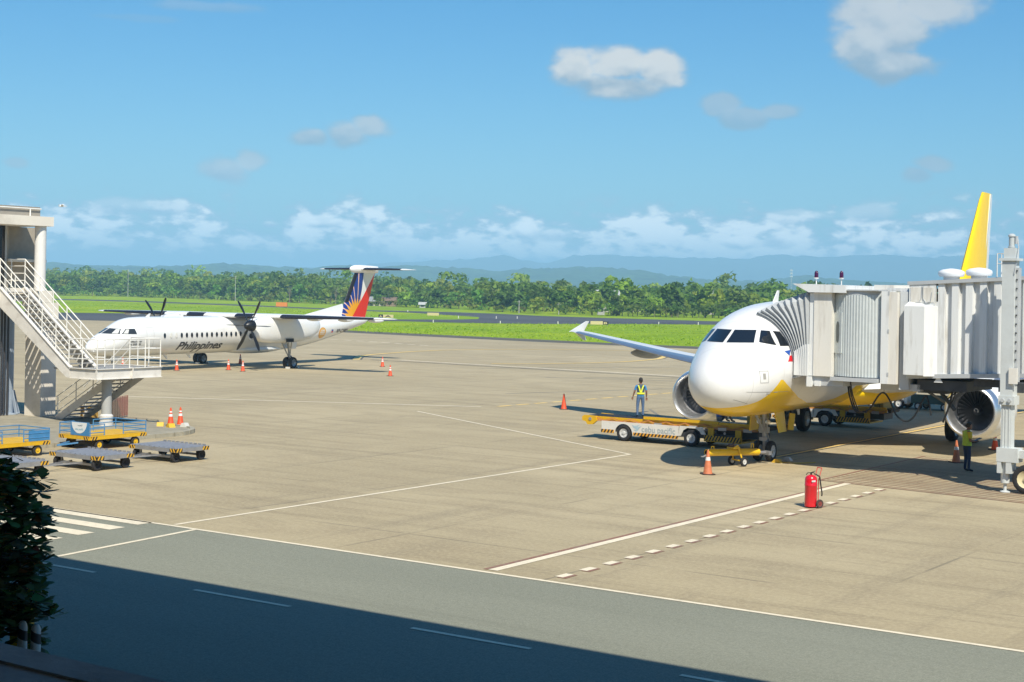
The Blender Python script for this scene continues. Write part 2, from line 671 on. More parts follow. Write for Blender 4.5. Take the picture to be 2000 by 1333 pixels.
def smooth_pts(pts, n=8):
    out = []
    P = [Vector((*q, 0)) for q in pts]
    for i in range(len(P) - 1):
        p0, p1, p2, p3 = P[max(i - 1, 0)], P[i], P[i + 1], P[min(i + 2, len(P) - 1)]
        for k in range(n):
            t = k / n
            q = .5 * ((2 * p1) + (p2 - p0) * t + (2 * p0 - 5 * p1 + 4 * p2 - p3) * t * t + (3 * p1 - p0 - 3 * p2 + p3) * t ** 3)
            out.append((q.x, q.y))
    out.append((P[-1].x, P[-1].y))
    return out


# markings on the service road
stripe('edge_line', (-160, 27.02), (160, 27.02), .13, PWHITE, road)
stripe('cross_line', (-27.6, 20.), (-28.37, 26.95), .14, PWHITE, road)
for k, q in enumerate((26.80, 25.82, 24.79, 23.78, 22.77)):
    stripe('zebra_stripe', (-34.6, q), (-30.0 + .08 * k, q), .50, PWHITE, road)
for p in (-33.8, -28.3, -22.78, -17.26, -11.8, -6.3, -.8):
    stripe('lane_dash', (p, 21.62 + (p + 26) * .012), (p + 2.58, 21.62 + (p + 28) * .012), .12, PWHITE, road)
# markings on the apron
stripe('stand_line', (-29.35, 27.2), (-29.42, 50.1), .14, PWHITE, apron)
stripe('stand_line', (-29.40, 50.05), (-47.5, 59.94), .13, PWHITE, apron, .010)
stripe('stand_line_border', (-19.66, 27.3), (-19.80, 47.3), .12, PRED, apron, .008)
stripe('stand_line', (-19.46, 27.3), (-19.62, 47.4), .24, PWHITE, apron, .010)
for k in range(20):
    q = 27.62 + k * .988
    p = -17.92 - k * .018
    stripe('dash_border', (p + .10, q - .10), (p + .09, q + .40), .22, PRED, apron, .008)
    stripe('guide_dash', (p, q - .04), (p, q + .40), .21, PWHITE, apron, .010)
# red hatched keep-clear area under the bridge
stripe('hatch_border', (-20.7, 47.55), (-20.75, 57.6), .12, PRED, apron, .008)
stripe('hatch_border', (-20.64, 47.6), (-4., 45.2), .12, PRED, apron, .012)
for k in range(24):
    q = 47.9 + k * .40
    stripe('hatch_line', (-20.55, q), (-4., q - 2.4), .085, PRED, apron, .008)
# lead-in line of the jet's stand
polyline('lead_line_border', smooth_pts([(-24.9, 53.2), (-25.0, 70), (-25.2, 95), (-30, 110), (-45, 122)]), .42, PBLACK, apron, .008)
polyline('lead_line', smooth_pts([(-24.9, 53.2), (-25.0, 70), (-25.2, 95), (-30, 110), (-45, 122)]), .2, PYELL, apron, .012)
# lead-in loop of the far stand
loop = smooth_pts([(-84.8, 98.6), (-89.4, 105), (-91.8, 112.9), (-92.6, 118), (-92.4, 122.7), (-89.7, 129.5), (-85.5, 134.8), (-80.2, 137.6), (-76.0, 135.6), (-73.1, 130.3), (-70.6, 125.6), (-69.3, 121.3), (-68.8, 114.1), (-71.1, 106.4), (-73.7, 102.7)])
polyline('lead_line_border', loop, .95, PBLACK, apron, .008)
polyline('lead_line', loop, .60, PYELL, apron, .012)
stripe('apron_line', (-82, 101.0), (-40, 98.2), .50, PWHITE, apron, .016)
stripe('apron_line', (-84, 99.6), (-40, 97.0), .35, PBLACK, apron, .008)
stripe('apron_line', (-64.4, 56.15), (-47.1, 64.75), .22, PWHITE, apron, .008)
for k in range(11):
    a = k / 11
    p, q = -46.6 + a * 1.0, 65.6 + a * 17.4
    stripe('centre_dash', (p, q), (p + .06, q + 1.05), .3, PYELL, apron, .008)
for k in range(9):
    stripe('centre_dash', (-101 - k * 2.4, 131 + k * .4 - .03 * (k - 8) ** 2), (-102.3 - k * 2.4, 131.2 + k * .4 - .03 * (k - 8) ** 2), .4, PWHITE, apron, .008)
# dark rubber streaks left by tyres
RUB = paint_mat('old tyre marks', (.20, .18, .14), .6)
for a, b, w in (((-60, 90), (-45, 97), .25), ((-58, 92), (-30, 118), .3), ((-70, 96), (-50, 130), .25), ((-40, 70), (-33, 60.5), .14), ((-52, 74), (-47, 88), .2)):
    stripe('tyre_mark', a, b, w, RUB, apron, .004)

# ------------------------------------------------------------------ terminal (its roof shades the road)
tm = thing('terminal_building', 'passenger terminal whose roof edge shades the service road in front', 'building', (0, 0, 0), TH)
TW = mat('terminal render', (.55, .53, .49), .8, var=.08)
m = MB()
m.b2((-75, -14, 12.0), (120, 15.4, 12.6))
m.build('roof', TW, tm)
m = MB()
m.b2((-75, -14.6, 0), (120, -14, 12.0))
m.build('wall', TW, tm)
m = MB()
m.b2((-75, -13.9, 4.2), (120, 1.2, 4.5))
m.build('upper_floor', TW, tm)
for k in range(9):
    m = MB()
    m.tube((-70 + k * 22, 1.9 if k != 3 and k != 2 else -3., 0), (-70 + k * 22, 1.9 if k != 3 and k != 2 else -3., 12.0), .35, n=16)
    m.build('column', TW, tm, True)

# canopy ledge below the window, in the terminal's shade
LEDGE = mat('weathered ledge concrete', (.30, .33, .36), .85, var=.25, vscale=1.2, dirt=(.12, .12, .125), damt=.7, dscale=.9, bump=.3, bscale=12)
lg = MB()
lg.b2((-40, 2.2, 3.0), (-4.5, 7.18, 3.38))
lg.b2((-40, 7.0, 2.9), (-4.5, 7.34, 3.40))
ledge = lg.build('concrete_ledge', LEDGE, None)
ledge.rotation_euler = (0, 0, TH)
tag(ledge, 'weathered grey concrete canopy ledge in the bottom left corner', 'ledge')


# ------------------------------------------------------------------ hills and mountains
def fbm(x, y, seed=0., o=5, sc=1.):
    v, a, f = 0., .5, sc
    for k in range(o):
        s = math.sin(x * f * 1.7 + seed * 3.1 + k * 1.3 + 1.7 * math.sin(y * f * .9 + k)) * math.cos(y * f * 1.3 + seed + k * 2.1 + 1.3 * math.sin(x * f * .7 - k))
        v += a * s
        a *= .55
        f *= 2.03
    return v


def unproj(u, v, Y):
    du, dv = u - 1000, v - 565.9
    c, s = math.cos(R(1)), math.sin(R(1))
    a, b = du * c + dv * s, -du * s + dv * c
    return a * Y / 3000., CAM_H - b * Y / 3000.


def ridge(name, prof, Y0, material, depth, cell, rough, seed, ext=1.6):
    pts = [unproj(u, v, Y0) for u, v in prof]
    xs = [p[0] for p in pts]
    zs = [p[1] for p in pts]
    x0, x1 = min(xs), max(xs)
    w = x1 - x0
    X0, X1 = x0 - w * .35, x1 + w * .35
    nx = int((X1 - X0) / cell)
    ny = 26
    rng = np.random.default_rng(int(seed * 10))
    vs = []
    for j in range(ny):
        b = j / (ny - 1)
        prof_h = math.sin(min(1., b / .62) * math.pi / 2) ** 1.3 if b < .62 else 1. - .35 * ((b - .62) / .38) ** 2
        for i in range(nx):
            x = X0 + (X1 - X0) * i / (nx - 1)
            if x < x0 or x > x1:
                z = zs[0 if x < x0 else -1] * (1 + .25 * fbm(x / 700., 3., seed))
            else:
                z = float(np.interp(x, xs, zs))
            y = Y0 - depth * (.62 - b)
            und = 1 + .16 * fbm(x / (depth * .35), y / (depth * .3), seed) * (1 - abs(b - .62) / .62)
            h = z * prof_h * (und if abs(b - .62) > .05 else 1.)
            h += rough * (rng.random() - .5) * (1. if b > .04 else 0.) * min(1., 3 * b)
            vs.append((x, y, h - (2. if b < .02 else 0.)))
    fs = [(j * nx + i, j * nx + i + 1, (j + 1) * nx + i + 1, (j + 1) * nx + i) for j in range(ny - 1) for i in range(nx - 1)]
    m_ = MB()
    m_.v, m_.f, m_.m = vs, fs, [0] * len(fs)
    o = m_.build(name, material, None, True, 60)
    return tag(o, kind='structure')


HILLM = mat('wooded hillside', (.050, .095, .026), .95, var=.55, vscale=.018, dirt=(.12, .15, .05), damt=.35, dscale=.008, spec=.1)
MOUNTM = mat('mountain slope', (.06, .09, .045), .95, var=.3, vscale=.001, spec=.1)
ridge('hills', [(-200, 520), (0, 516), (100, 514), (150, 519), (250, 522), (340, 522), (440, 516), (520, 522), (620, 528), (670, 521), (760, 525), (800, 520), (900, 527), (980, 534), (1020, 525),
                (1080, 526), (1130, 524), (1220, 527), (1290, 540), (1380, 547), (1450, 551), (1510, 552), (1560, 541), (1620, 549), (1750, 556), (2000, 560), (2200, 560)], 3700., HILLM, 1700., 14., 8., 1.3)
ridge('mountains', [(-200, 524), (0, 523), (200, 521), (420, 524), (640, 524), (740, 518), (800, 514), (880, 510), (930, 509), (985, 503), (1015, 509), (1060, 521), (1110, 503), (1180, 501), (1250, 504), (1330, 504), (1440, 508), (1500, 502),
                    (1600, 506), (1700, 500), (1800, 506), (1900, 502), (2000, 506), (2200, 508)], 8000., MOUNTM, 3600., 44., 20., 4.1)

# ------------------------------------------------------------------ air
hz = MB()
hz.b2((-15500., -450., -1.5), (15500., 19500., 245.))
haze = hz.build('haze', [], None)
tag(haze, kind='stuff')
hm = bpy.data.materials.new('pale haze')
hm.use_nodes = True
ht = NT(hm.node_tree)
ht.n.remove(ht.n['Principled BSDF'])
pv = ht.node('ShaderNodeVolumePrincipled')
pv.inputs['Color'].default_value = (.40, .75, 1.0, 1.)
pv.inputs['Density'].default_value = .0003
pv.inputs['Anisotropy'].default_value = -.25
ht.l.new(pv.outputs[0], ht.n['Material Output'].inputs['Volume'])
haze.data.materials.append(hm)
# ------------------------------------------------------------------ aircraft helpers
# aircraft frame: x aft from the nose, y to starboard, z up (port side is -y)
def hermite(xs, ys, x):
    xs = np.asarray(xs, float)
    ys = np.asarray(ys, float)
    h = np.diff(xs)
    dl = np.diff(ys) / h
    m = np.zeros(len(xs))
    for i in range(1, len(xs) - 1):
        if dl[i - 1] * dl[i] > 0:
            w1 = 2 * h[i] + h[i - 1]
            w2 = h[i] + 2 * h[i - 1]
            m[i] = (w1 + w2) / (w1 / dl[i - 1] + w2 / dl[i])
    m[0], m[-1] = dl[0], dl[-1]
    i = int(np.clip(np.searchsorted(xs, x) - 1, 0, len(h) - 1))
    t = (x - xs[i]) / h[i]
    return ((1 + 2 * t) * (1 - t) ** 2 * ys[i] + t * (1 - t) ** 2 * h[i] * m[i] + t * t * (3 - 2 * t) * ys[i + 1]
            + t * t * (t - 1) * h[i] * m[i + 1])


def body_rings(st, n=56, mid=.48, samples=90, power=1.0):
    ts = [math.sqrt(s[0]) for s in st]
    rings = []
    T = sorted(set(list(np.linspace(0.02, ts[-1], samples)) + ts[1:]))
    for t in T:
        w = hermite(ts, [s[1] for s in st], t)
        top = hermite(ts, [s[2] for s in st], t)
        bot = hermite(ts, [s[3] for s in st], t)
        zm = bot + (top - bot) * mid
        r = []
        for k in range(n):
            a = 2 * math.pi * k / n
            ca, sa = math.cos(a), math.sin(a)
            r.append((t * t, w * sa, zm + (top - zm if ca > 0 else zm - bot) * ca))
        rings.append(r)
    return rings


def airfoil(le, chord, z, thick, n=9, flat=.35, tw=0.):
    """ring of (x, z) points: upper from trailing edge to nose, then lower back"""
    up, lo = [], []
    for k in range(n + 1):
        c = (1 - math.cos(math.pi * k / n)) / 2
        t = thick * chord * 5 * (.2969 * math.sqrt(c) - .126 * c - .3516 * c * c + .2843 * c ** 3 - .1036 * c ** 4)
        up.append((le + c * chord, z + t - c * chord * math.tan(tw)))
        lo.append((le + c * chord, z - t * flat * 1.6 - c * chord * math.tan(tw)))
    return up[::-1] + lo[1:]


def wing_mesh(secs, side):
    """secs: (span, le, chord, z, thickness); side -1 port, +1 starboard"""
    m = MB()
    m.loft([[(x, side * s, z) for x, z in airfoil(le, ch, zz, th)] for s, le, ch, zz, th in secs])
    return m


def vertical_fin(secs):
    """secs: (z, le, chord, thickness)"""
    m = MB()
    m.loft([[(x, y, z) for x, y in airfoil(le, ch, 0., th, flat=.625)] for z, le, ch, th in secs])
    return m


def make_bvh(mb):
    return BVHTree.FromPolygons([Vector(p) for p in mb.v], mb.f)


def cast(bvh, o, d):
    h = bvh.ray_cast(Vector(o), Vector(d))
    return h if h[0] is not None else None


def decal_side(name, bvh, me_or_poly, s0, t0, material, parent, side=-1, off=.012, cut=.12, flip=False, axis='y'):
    """wrap a flat drawing (x right, y up) on the flank of a body; s0, t0 its place along x and z"""
    bm = bmesh.new()
    if isinstance(me_or_poly, list):
        bm.faces.new([bm.verts.new((x, y, 0)) for x, y in me_or_poly])
    else:
        bm.from_mesh(me_or_poly)
    ys = [v.co.y for v in bm.verts]
    xs = [v.co.x for v in bm.verts]
    for lo, hi, no in ((min(ys), max(ys), (0, 1, 0)), (min(xs), max(xs), (1, 0, 0))):
        k = lo + cut
        while k < hi:
            bmesh.ops.bisect_plane(bm, geom=bm.verts[:] + bm.edges[:] + bm.faces[:], plane_co=Vector(no) * k, plane_no=no)
            k += cut
    for v in bm.verts:
        if axis == 'y':
            h = cast(bvh, (s0 + v.co.x, side * 12, t0 + v.co.y), (0, -side, 0))
        else:
            h = cast(bvh, (-12, s0 + v.co.x, t0 + v.co.y), (1, 0, 0))
        if h:
            n = h[1]
            if (axis == 'y' and n.y * side < 0) or (axis != 'y' and n.x > 0):
                n = -n
            v.co = h[0] + n * off
        else:
            v.co = Vector((s0 + v.co.x, 0, t0 + v.co.y)) if axis == 'y' else Vector((0, s0 + v.co.x, t0 + v.co.y))
    me = bpy.data.meshes.new(name)
    bm.to_mesh(me)
    bm.free()
    me.materials.append(material)
    return link(name, me, parent)


TYRE = mat('tyre rubber', (.022, .022, .024), .75, var=.3, vscale=6)
RIMW = mat('wheel white', (.62, .62, .6), .45, var=.15, vscale=9, dirt=(.15, .13, .1), damt=.5, dscale=8)
STEEL = mat('gear steel', (.34, .35, .36), .35, .6, var=.2, vscale=8)
DARK = mat('dark recess', (.015, .015, .017), .7)
CHROME = mat('polished metal lip', (.78, .78, .78), .30, .9, var=.05, vscale=2)
WHITE = mat('aircraft white', (.78, .78, .765), .28, coat=.3, var=.02, vscale=.8, dirt=(.45, .42, .36), damt=.10, dscale=.9)
GREYW = mat('aircraft grey', (.47, .48, .49), .35, var=.05, vscale=1.2, dirt=(.2, .2, .2), damt=.2, dscale=2)
GLASS = mat('cockpit glass', (.012, .016, .022), .06, spec=.8)
BLACK = mat('satin black', (.012, .012, .014), .38)
NAVYBOOT = mat('de-icing boot', (.016, .017, .028), .42)


def tyre(mb, c, r, w, ax=(0, 1, 0), n=22):
    c = Vector(c)
    h = w / 2
    mb.lathe([(-h * .78, r * .56), (-h * .98, r * .66), (-h, r * .80), (-h * .85, r * .93), (-h * .5, r * .985), (0, r),
              (h * .5, r * .985), (h * .85, r * .93), (h, r * .80), (h * .98, r * .66), (h * .78, r * .56)], c, ax, n, False, False)
    return mb


def rim(mb, c, r, w, ax=(0, 1, 0), n=16, bolts=0):
    h = w / 2
    mb.lathe([(-h * .86, r * .60), (-h * .66, r * .50), (-h * .5, r * .2), (-h * .78, r * .17), (-h * .82, r * .02)], c, ax, n, False, False)
    mb.lathe([(h * .86, r * .60), (h * .66, r * .50), (h * .5, r * .2), (h * .78, r * .17), (h * .82, r * .02)], c, ax, n, False, False)
    ax = Vector(ax)
    s, u = mb.frame(ax)
    for k in range(bolts):
        a = 2 * math.pi * k / bolts
        p = Vector(c) + (s * math.cos(a) + u * math.sin(a)) * r * .33
        mb.tube(p - ax * h * .74, p + ax * h * .74, r * .035, n=6)
    return mb


def wheel(parent, c, r, w, rim_mat=STEEL, ax=(0, 1, 0), bolts=6):
    tyre(MB(), c, r, w, ax).build('tyre', TYRE, parent, True)
    rim(MB(), c, r, w, ax, bolts=bolts).build('rim', rim_mat, parent, True)


# ------------------------------------------------------------------ twin-jet airliner at the bridge
JET_ST = [(0, 0, 3.02, 3.02), (.1, .42, 3.42, 2.62), (.3, .70, 3.70, 2.36), (.7, 1.03, 4.04, 2.09), (1.2, 1.31, 4.36, 1.93),
          (1.8, 1.53, 4.71, 1.84), (2.4, 1.69, 5.07, 1.79), (3.0, 1.80, 5.38, 1.77), (3.8, 1.89, 5.63, 1.755),
          (5, 1.95, 5.81, 1.75), (6.5, 1.975, 5.88, 1.75), (24, 1.975, 5.88, 1.75), (27, 1.94, 5.87, 1.97),
          (30, 1.74, 5.82, 2.55), (33, 1.33, 5.68, 3.3), (36, .72, 5.4, 4.1), (37.3, .34, 5.1, 4.5), (37.57, .14, 4.95, 4.66)]


def jet_paint():
    m = bpy.data.materials.new('white and yellow livery paint')
    m.use_nodes = True
    t = NT(m.node_tree)
    p = t.n['Principled BSDF']
    p.inputs['Roughness'].default_value = .26
    p.inputs['Coat Weight'].default_value = .35
    tc = t.node('ShaderNodeTexCoord').outputs['Object']
    x, y, z = t.sep(tc)
    edge = t.curve(x, [(0, 2.1), (.53, 2.22), (1.14, 2.33), (1.52, 2.44), (1.87, 2.66), (2.15, 2.92), (2.42, 3.22), (2.85, 3.0), (3.5, 2.75),
                       (4.5, 2.45), (6.1, 2.16), (7.5, 2.06), (9.0, 2.15), (10.1, 2.45), (11.2, 3.4), (12.2, 4.6), (13., 5.1), (14.5, 4.7), (16, 3.7), (17.5, 2.9),
                       (19, 2.6), (22, 2.7), (25, 3.2), (28, 4.2), (30, 5.6), (31, 6.2), (38, 6.2)])
    f = t.smooth(t.math('SUBTRACT', edge, z), -.008, .008)
    grime = t.smooth(t.noise(t.vmath('MULTIPLY', tc, (.5, 2., 2.)), 1.6, 6., .65), .5, .8, 0., .12)
    c = t.mix(f, (.79, .79, .775), (.90, .58, .006))
    for xs in (1.02, 2.55, 4.2, 5.75, 8.0, 10.1):          # skin joints
        c = t.mix(t.smooth(t.math('ABSOLUTE', t.math('SUBTRACT', x, xs)), .011, .004, 0., .35), c, (.22, .22, .21))
    c = t.mix(grime, c, (.36, .33, .27))
    t.put(p.inputs['Base Color'], c)
    return m


def build_jet():
    root = thing('jet_airliner', 'white and yellow twin-engine jet airliner parked nose-in at the boarding bridge', 'airplane',
                 (6.714, 52.142, 0), R(90 - 31.7))
    paint = jet_paint()
    yellow = mat('livery yellow', (.95, .62, .004), .4, coat=.1, var=.03)
    fb = MB()
    fb.loft(body_rings(JET_ST))
    fb.build('fuselage', paint, root, True, 60)
    bvh = make_bvh(fb)
    # belly fairing
    fr = MB()
    rings = []
    for k in range(17):
        a = k / 16
        x = 10.2 + a * 10.6
        s = math.sin(math.pi * a) ** .42 if 0 < a < 1 else 0.
        r = []
        for j in range(24):
            b = 2 * math.pi * j / 24
            r.append((x, 2.12 * s * math.sin(b) * (1 if abs(math.sin(b)) < .9 else 1.0), 2.25 + .72 * s * math.cos(b)))
        rings.append(r)
    fr.loft(rings[1:-1])
    fr.build('belly_fairing', yellow, root, True, 60)
    # cockpit glazing, seen from the front as y, z outlines
    panes = [[(-.06, 4.43), (-.05, 4.86), (-.74, 4.87), (-.88, 4.44)],
             [(-1.0, 4.46), (-.86, 4.86), (-1.09, 4.84), (-1.42, 4.36)]]
    for side in (1, -1):
        for poly in panes:
            decal_side('cockpit_window', bvh, [(q[0] * side, q[1]) for q in poly], 0, 0, GLASS, root, axis='x', off=.014, cut=.1)
    for sd in (-1, 1):
        decal_side('cockpit_window', bvh, [(2.66, 4.33), (2.80, 4.84), (3.07, 4.82), (3.10, 4.33)], 0, 0, GLASS, root, sd, cut=.1)
        mw = MB()
        ring = [(q[0], q[1]) for q in disc_poly(0, 0, .115, 12, .17)]
        mw.prism(ring, -.006, .006, 'xz')
        me = mw.mesh('cabin_window')
        me.materials.append(GLASS)
        for k in range(33):
            x = 7.3 + k * .535
            h = cast(bvh, (x, sd * 8, 4.25), (0, -sd, 0))
            o = link('cabin_window', me, root, (x, h[0].y + sd * .006, 4.25))
            o.rotation_euler = (sd * -math.atan2(h[1].z * 1., abs(h[1].y)), 0, 0)
    # avionics hatch and small marks on the nose
    seam = mat('panel seam', (.30, .30, .29), .5)
    hatch = mat('hatch grey', (.36, .35, .32), .5)

    def ringpoly(x0, x1, y0, y1, t):
        return [[(x0, y0), (x1, y0), (x1, y0 + t), (x0, y0 + t)], [(x0, y1 - t), (x1, y1 - t), (x1, y1), (x0, y1)],
                [(x0, y0 + t), (x0 + t, y0 + t), (x0 + t, y1 - t), (x0, y1 - t)],
                [(x1 - t, y0 + t), (x1, y0 + t), (x1, y1 - t), (x1 - t, y1 - t)]]
    HX0, HX1, HZ0, HZ1 = 1.30, 1.70, 3.08, 3.50
    for poly in ringpoly(HX0, HX1, HZ0, HZ1, .018):
        decal_side('hatch_seam', bvh, poly, 0, 0, seam, root, -1, .006, .2)
    decal_side('hatch_plate', bvh, [(1.44, 3.21), (1.57, 3.21), (1.57, 3.41), (1.44, 3.41)], 0, 0, hatch, root, -1, .006, .2)
    for x0, z0, x1, z1 in ((.8, 2.78, 3.2, 2.72), (.5, 2.52, 1.1, 2.36)):
        decal_side('panel_seam', bvh, [(x0, z0), (x1, z1), (x1, z1 + .012), (x0, z0 + .012)], 0, 0, seam, root, -1, .005, .15)
    # flag pinwheel beside the bridge
    fx, fz = 2.92, 3.99
    decal_side('emblem_blue', bvh, [(-.16, .16), (.2, .2), (.06, 0)], fx, fz, mat('flag blue', (.03, .10, .42), .4), root, -1, .008, .1)
    decal_side('emblem_red', bvh, [(.06, 0), (.24, .02), (.2, -.2), (-.10, -.2)], fx, fz, mat('flag red', (.70, .02, .03), .4), root, -1, .008, .1)
    # probes and blade antenna
    an = MB()
    an.prism([(5.6, 5.8), (6.1, 5.8), (6.22, 6.28), (6.08, 6.28)], -.02, .02, 'xz')
    an.build('antenna', WHITE, root)
    an = MB()
    an.prism([(8.2, 1.79), (8.5, 1.79), (8.5, 1.5), (8.4, 1.5)], -.02, .02, 'xz')
    an.build('antenna', WHITE, root)
    for sd in (-1, 1):
        for x, z in ((1.75, 2.7), (2.15, 2.75)):
            pr = MB()
            h = cast(bvh, (x, sd * 8, z), (0, -sd, 0))
            pr.tube(h[0], h[0] + Vector((-.02, sd * .1, 0)), .012)
            pr.tube(h[0] + Vector((.06, sd * .1, 0)), h[0] + Vector((-.18, sd * .1, 0)), .014)
            pr.build('probe', STEEL, root)
    # wings
    slat = mat('bare leading edge', (.55, .56, .58), .3, .85, var=.06)
    wt = mat('wing top grey', (.62, .64, .66), .36, var=.05, vscale=1.)
    for sd in (-1, 1):
        secs = [(1.2, 11.4, 7.2, 2.38, .13), (3.0, 12.5, 6.2, 2.50, .115), (6.3, 14.25, 4.25, 2.86, .095), (10., 16.15, 3.2, 3.28, .085),
                (14., 18.2, 2.2, 3.78, .08), (16.0, 19.3, 1.66, 4.03, .075), (16.5, 19.7, 1.35, 4.08, .07)]
        w = wing_mesh(secs, sd).build('wing', wt, root, True, 50)
        sl = MB()
        rr = []
        for s, le, ch, zz, th in secs[1:-1]:
            a = airfoil(le - .03, ch, zz, th * 1.06)
            n = len(a)
            mid = n // 2
            rr.append([(x, sd * s, z) for x, z in a[mid - 3:mid + 3]])
        sl.loft(rr, False, False)
        sl.build('slat', slat, w, True, 50)
        for s, le, ch, zz in ((4.3, 16.6, 3.3, 2.52), (8.2, 17.4, 2.7, 2.92), (11.9, 18.3, 2.2, 3.38)):
            fl = MB()
            rings = []
            for k in range(9):
                a = k / 8
                rad = .26 * math.sin(math.pi * min(1., a * 1.02 + .02)) ** .6 + .01
                rings.append([(le - .9 + a * 4.0, sd * s + rad * .55 * math.sin(2 * math.pi * j / 10), zz - .16 + rad * math.cos(2 * math.pi * j / 10) - .12 * a) for j in range(10)])
            fl.loft(rings)
            fl.build('flap_fairing', GREYW, w, True, 60)
        fe = MB()
        y = sd * 16.52
        box6 = [(0, 1, 2, 3), (7, 6, 5, 4), (0, 4, 5, 1), (1, 5, 6, 2), (2, 6, 7, 3), (3, 7, 4, 0)]
        for pts in ([(19.6, 4.06), (21.05, 4.06), (21.6, 4.58), (21.35, 4.58)], [(20.1, 4.05), (21.0, 4.05), (21.35, 3.6), (21.1, 3.6)]):
            fe.add([(x, y, z) for x, z in pts] + [(x, y + sd * .06, z) for x, z in pts], box6)
        fe.build('wingtip_fence', WHITE, root)
        # engine
        c = Vector((11.3, sd * 5.8, 1.78))
        cw = MB()
        cw.lathe([(.16, 1.03), (.5, 1.13), (1.0, 1.185), (1.8, 1.20), (2.6, 1.14), (3.2, 1.0), (3.35, .93), (3.3, .80), (2.6, .78)], c, (1, 0, 0), 40, False, False)
        eng = cw.build('engine', WHITE, root, True, 50)
        lip = MB()
        lip.lathe([(.70, .80), (.35, .81), (.18, .835), (.06, .875), (0., .93), (.03, .98), (.10, 1.015), (.18, 1.042), (.34, 1.085)], c, (1, 0, 0), 40, False, False)
        lip.build('intake_lip', CHROME, eng, True, 60)
        duct = MB()
        duct.lathe([(.62, .806), (.9, .80), (1.18, .80), (1.19, .80)], c, (1, 0, 0), 40, False, False)
        duct.build('intake_duct', mat('acoustic liner', (.40, .40, .41), .45, .3), eng, True, 60)
        duct = MB()
        duct.lathe([(1.16, .80), (1.6, .80), (1.61, .05)], c, (1, 0, 0), 40, False, True)
        duct.build('fan_case', DARK, eng, True, 60)
        bl = MB()
        for k in range(7):
            t = k / 6
            r = .20 + t * .595
            tw = R(25 + 40 * t)
            ch = .135 + .05 * t
            dx, dy = ch * math.cos(tw), ch * math.sin(tw)
            bl.v += [(-dx / 2, -dy / 2 * 1., r), (dx / 2, dy / 2, r), (dx / 2 + .006, dy / 2 + .006, r), (-dx / 2 + .006, -dy / 2 + .006, r)]
        for k in range(6):
            for j in range(4):
                bl.f.append((k * 4 + j, k * 4 + (j + 1) % 4, k * 4 + 4 + (j + 1) % 4, k * 4 + 4 + j))
                bl.m.append(0)
        bme = bl.mesh('fan_blade', True, 40)
        bme.materials.append(mat('titanium blade', (.16, .165, .18), .34, .6))
        for k in range(28):
            o = link('fan_blade', bme, eng, c + Vector((1.05, 0, 0)))
            o.rotation_euler = (2 * math.pi * k / 28, 0, 0)
        sp = MB()
        sp.lathe([(.72, .01), (.76, .05), (.85, .12), (.98, .185), (1.1, .225), (1.2, .24)], c, (1, 0, 0), 24, True, False)
        sp.build('spinner', mat('spinner grey', (.035, .036, .042), .4), eng, True, 60)
        sw = MB()
        pts = []
        for k in range(20):
            a = -.6 + k * .24
            r = .028 + .0042 * k
            x = .735 + (r / .12) ** 1.3 * .115 - .012
            pts.append((x, r, a))
        for (x0, r0, a0), (x1, r1, a1) in zip(pts[:-1], pts[1:]):
            q = []
            for x, r, a in ((x0, r0, a0), (x1, r1, a1)):
                for dr in (-.016, .016):
                    rr_ = max(.005, r + dr)
                    q.append(c + Vector((.735 + (rr_ / .12) ** 1.3 * .115 - .028, rr_ * math.cos(a), rr_ * math.sin(a))))
            sw.add(q, [(0, 1, 3, 2)])
        sw.build('spiral_mark', RIMW, eng)
        co = MB()
        co.lathe([(2.6, .70), (3.3, .62), (4.0, .46), (4.2, .40)], c, (1, 0, 0), 24)
        co.lathe([(4.0, .30), (4.5, .18), (4.8, .03)], c, (1, 0, 0), 16)
        co.build('exhaust_nozzle', STEEL, eng, True, 50)
        st = MB()
        st.add([c + Vector(p) for p in ((.9, -sd * .86, .72), (2.2, -sd * .80, .78), (2.3, -sd * 1.16, 1.08), (1.7, -sd * 1.12, 1.02))], [(0, 1, 2, 3)])
        st.v += [tuple(Vector(p) + Vector((0, .02, .02))) for p in st.v[:4]]
        st.f += [(7, 6, 5, 4), (0, 4, 5, 1), (1, 5, 6, 2), (2, 6, 7, 3), (3, 7, 4, 0)]
        st.m += [0] * 5
        st.build('strake', WHITE, eng)
        py = MB()
        py.loft([[c + Vector((x, hy, z)) for x, hy, z in ((.9, 0, 1.12), (1.3, -.16, 1.12), (4.6, -.2, .35), (6.2, -.12, .55), (6.2, .12, .55), (4.6, .2, .35), (1.3, .16, 1.12))],
                 [c + Vector((x, hy, z)) for x, hy, z in ((1.6, 0, 1.32), (1.9, -.14, 1.36), (4.4, -.16, 1.1), (6.4, -.10, .95), (6.4, .10, .95), (4.4, .16, 1.1), (1.9, .14, 1.36))]])
        py.build('pylon', WHITE, eng, True, 50)
    # tail
    fin = vertical_fin([(5.55, 29.2, 6.4, .10), (6.3, 29.9, 5.7, .10), (11.3, 34.0, 2.35, .09), (11.75, 34.5, 1.95, .08)])
    f = fin.build('fin', yellow, root, True, 50)
    ru = MB()
    ru.loft([[(x, y, z) for x, y in ((x0, -.09), (x0 + 1.2 * s, -.012), (x0 + 1.2 * s, .012), (x0, .09))] for z, x0, s in ((6.0, 34.35, 1.15), (11.72, 35.93, .52))])
    ru.build('rudder', WHITE, f)
    for sd in (-1, 1):
        wing_mesh([(.3, 31.6, 4.0, 4.85, .10), (3.0, 33.3, 2.7, 5.1, .10), (6.15, 35.2, 1.5, 5.42, .09), (6.22, 35.4, 1.2, 5.43, .06)], sd).build('tailplane', WHITE, root, True, 50)
    # nose gear
    ng = MB()
    ng.tube((5.0, 0, 1.95), (5.07, 0, .45), .085, .075, 12)
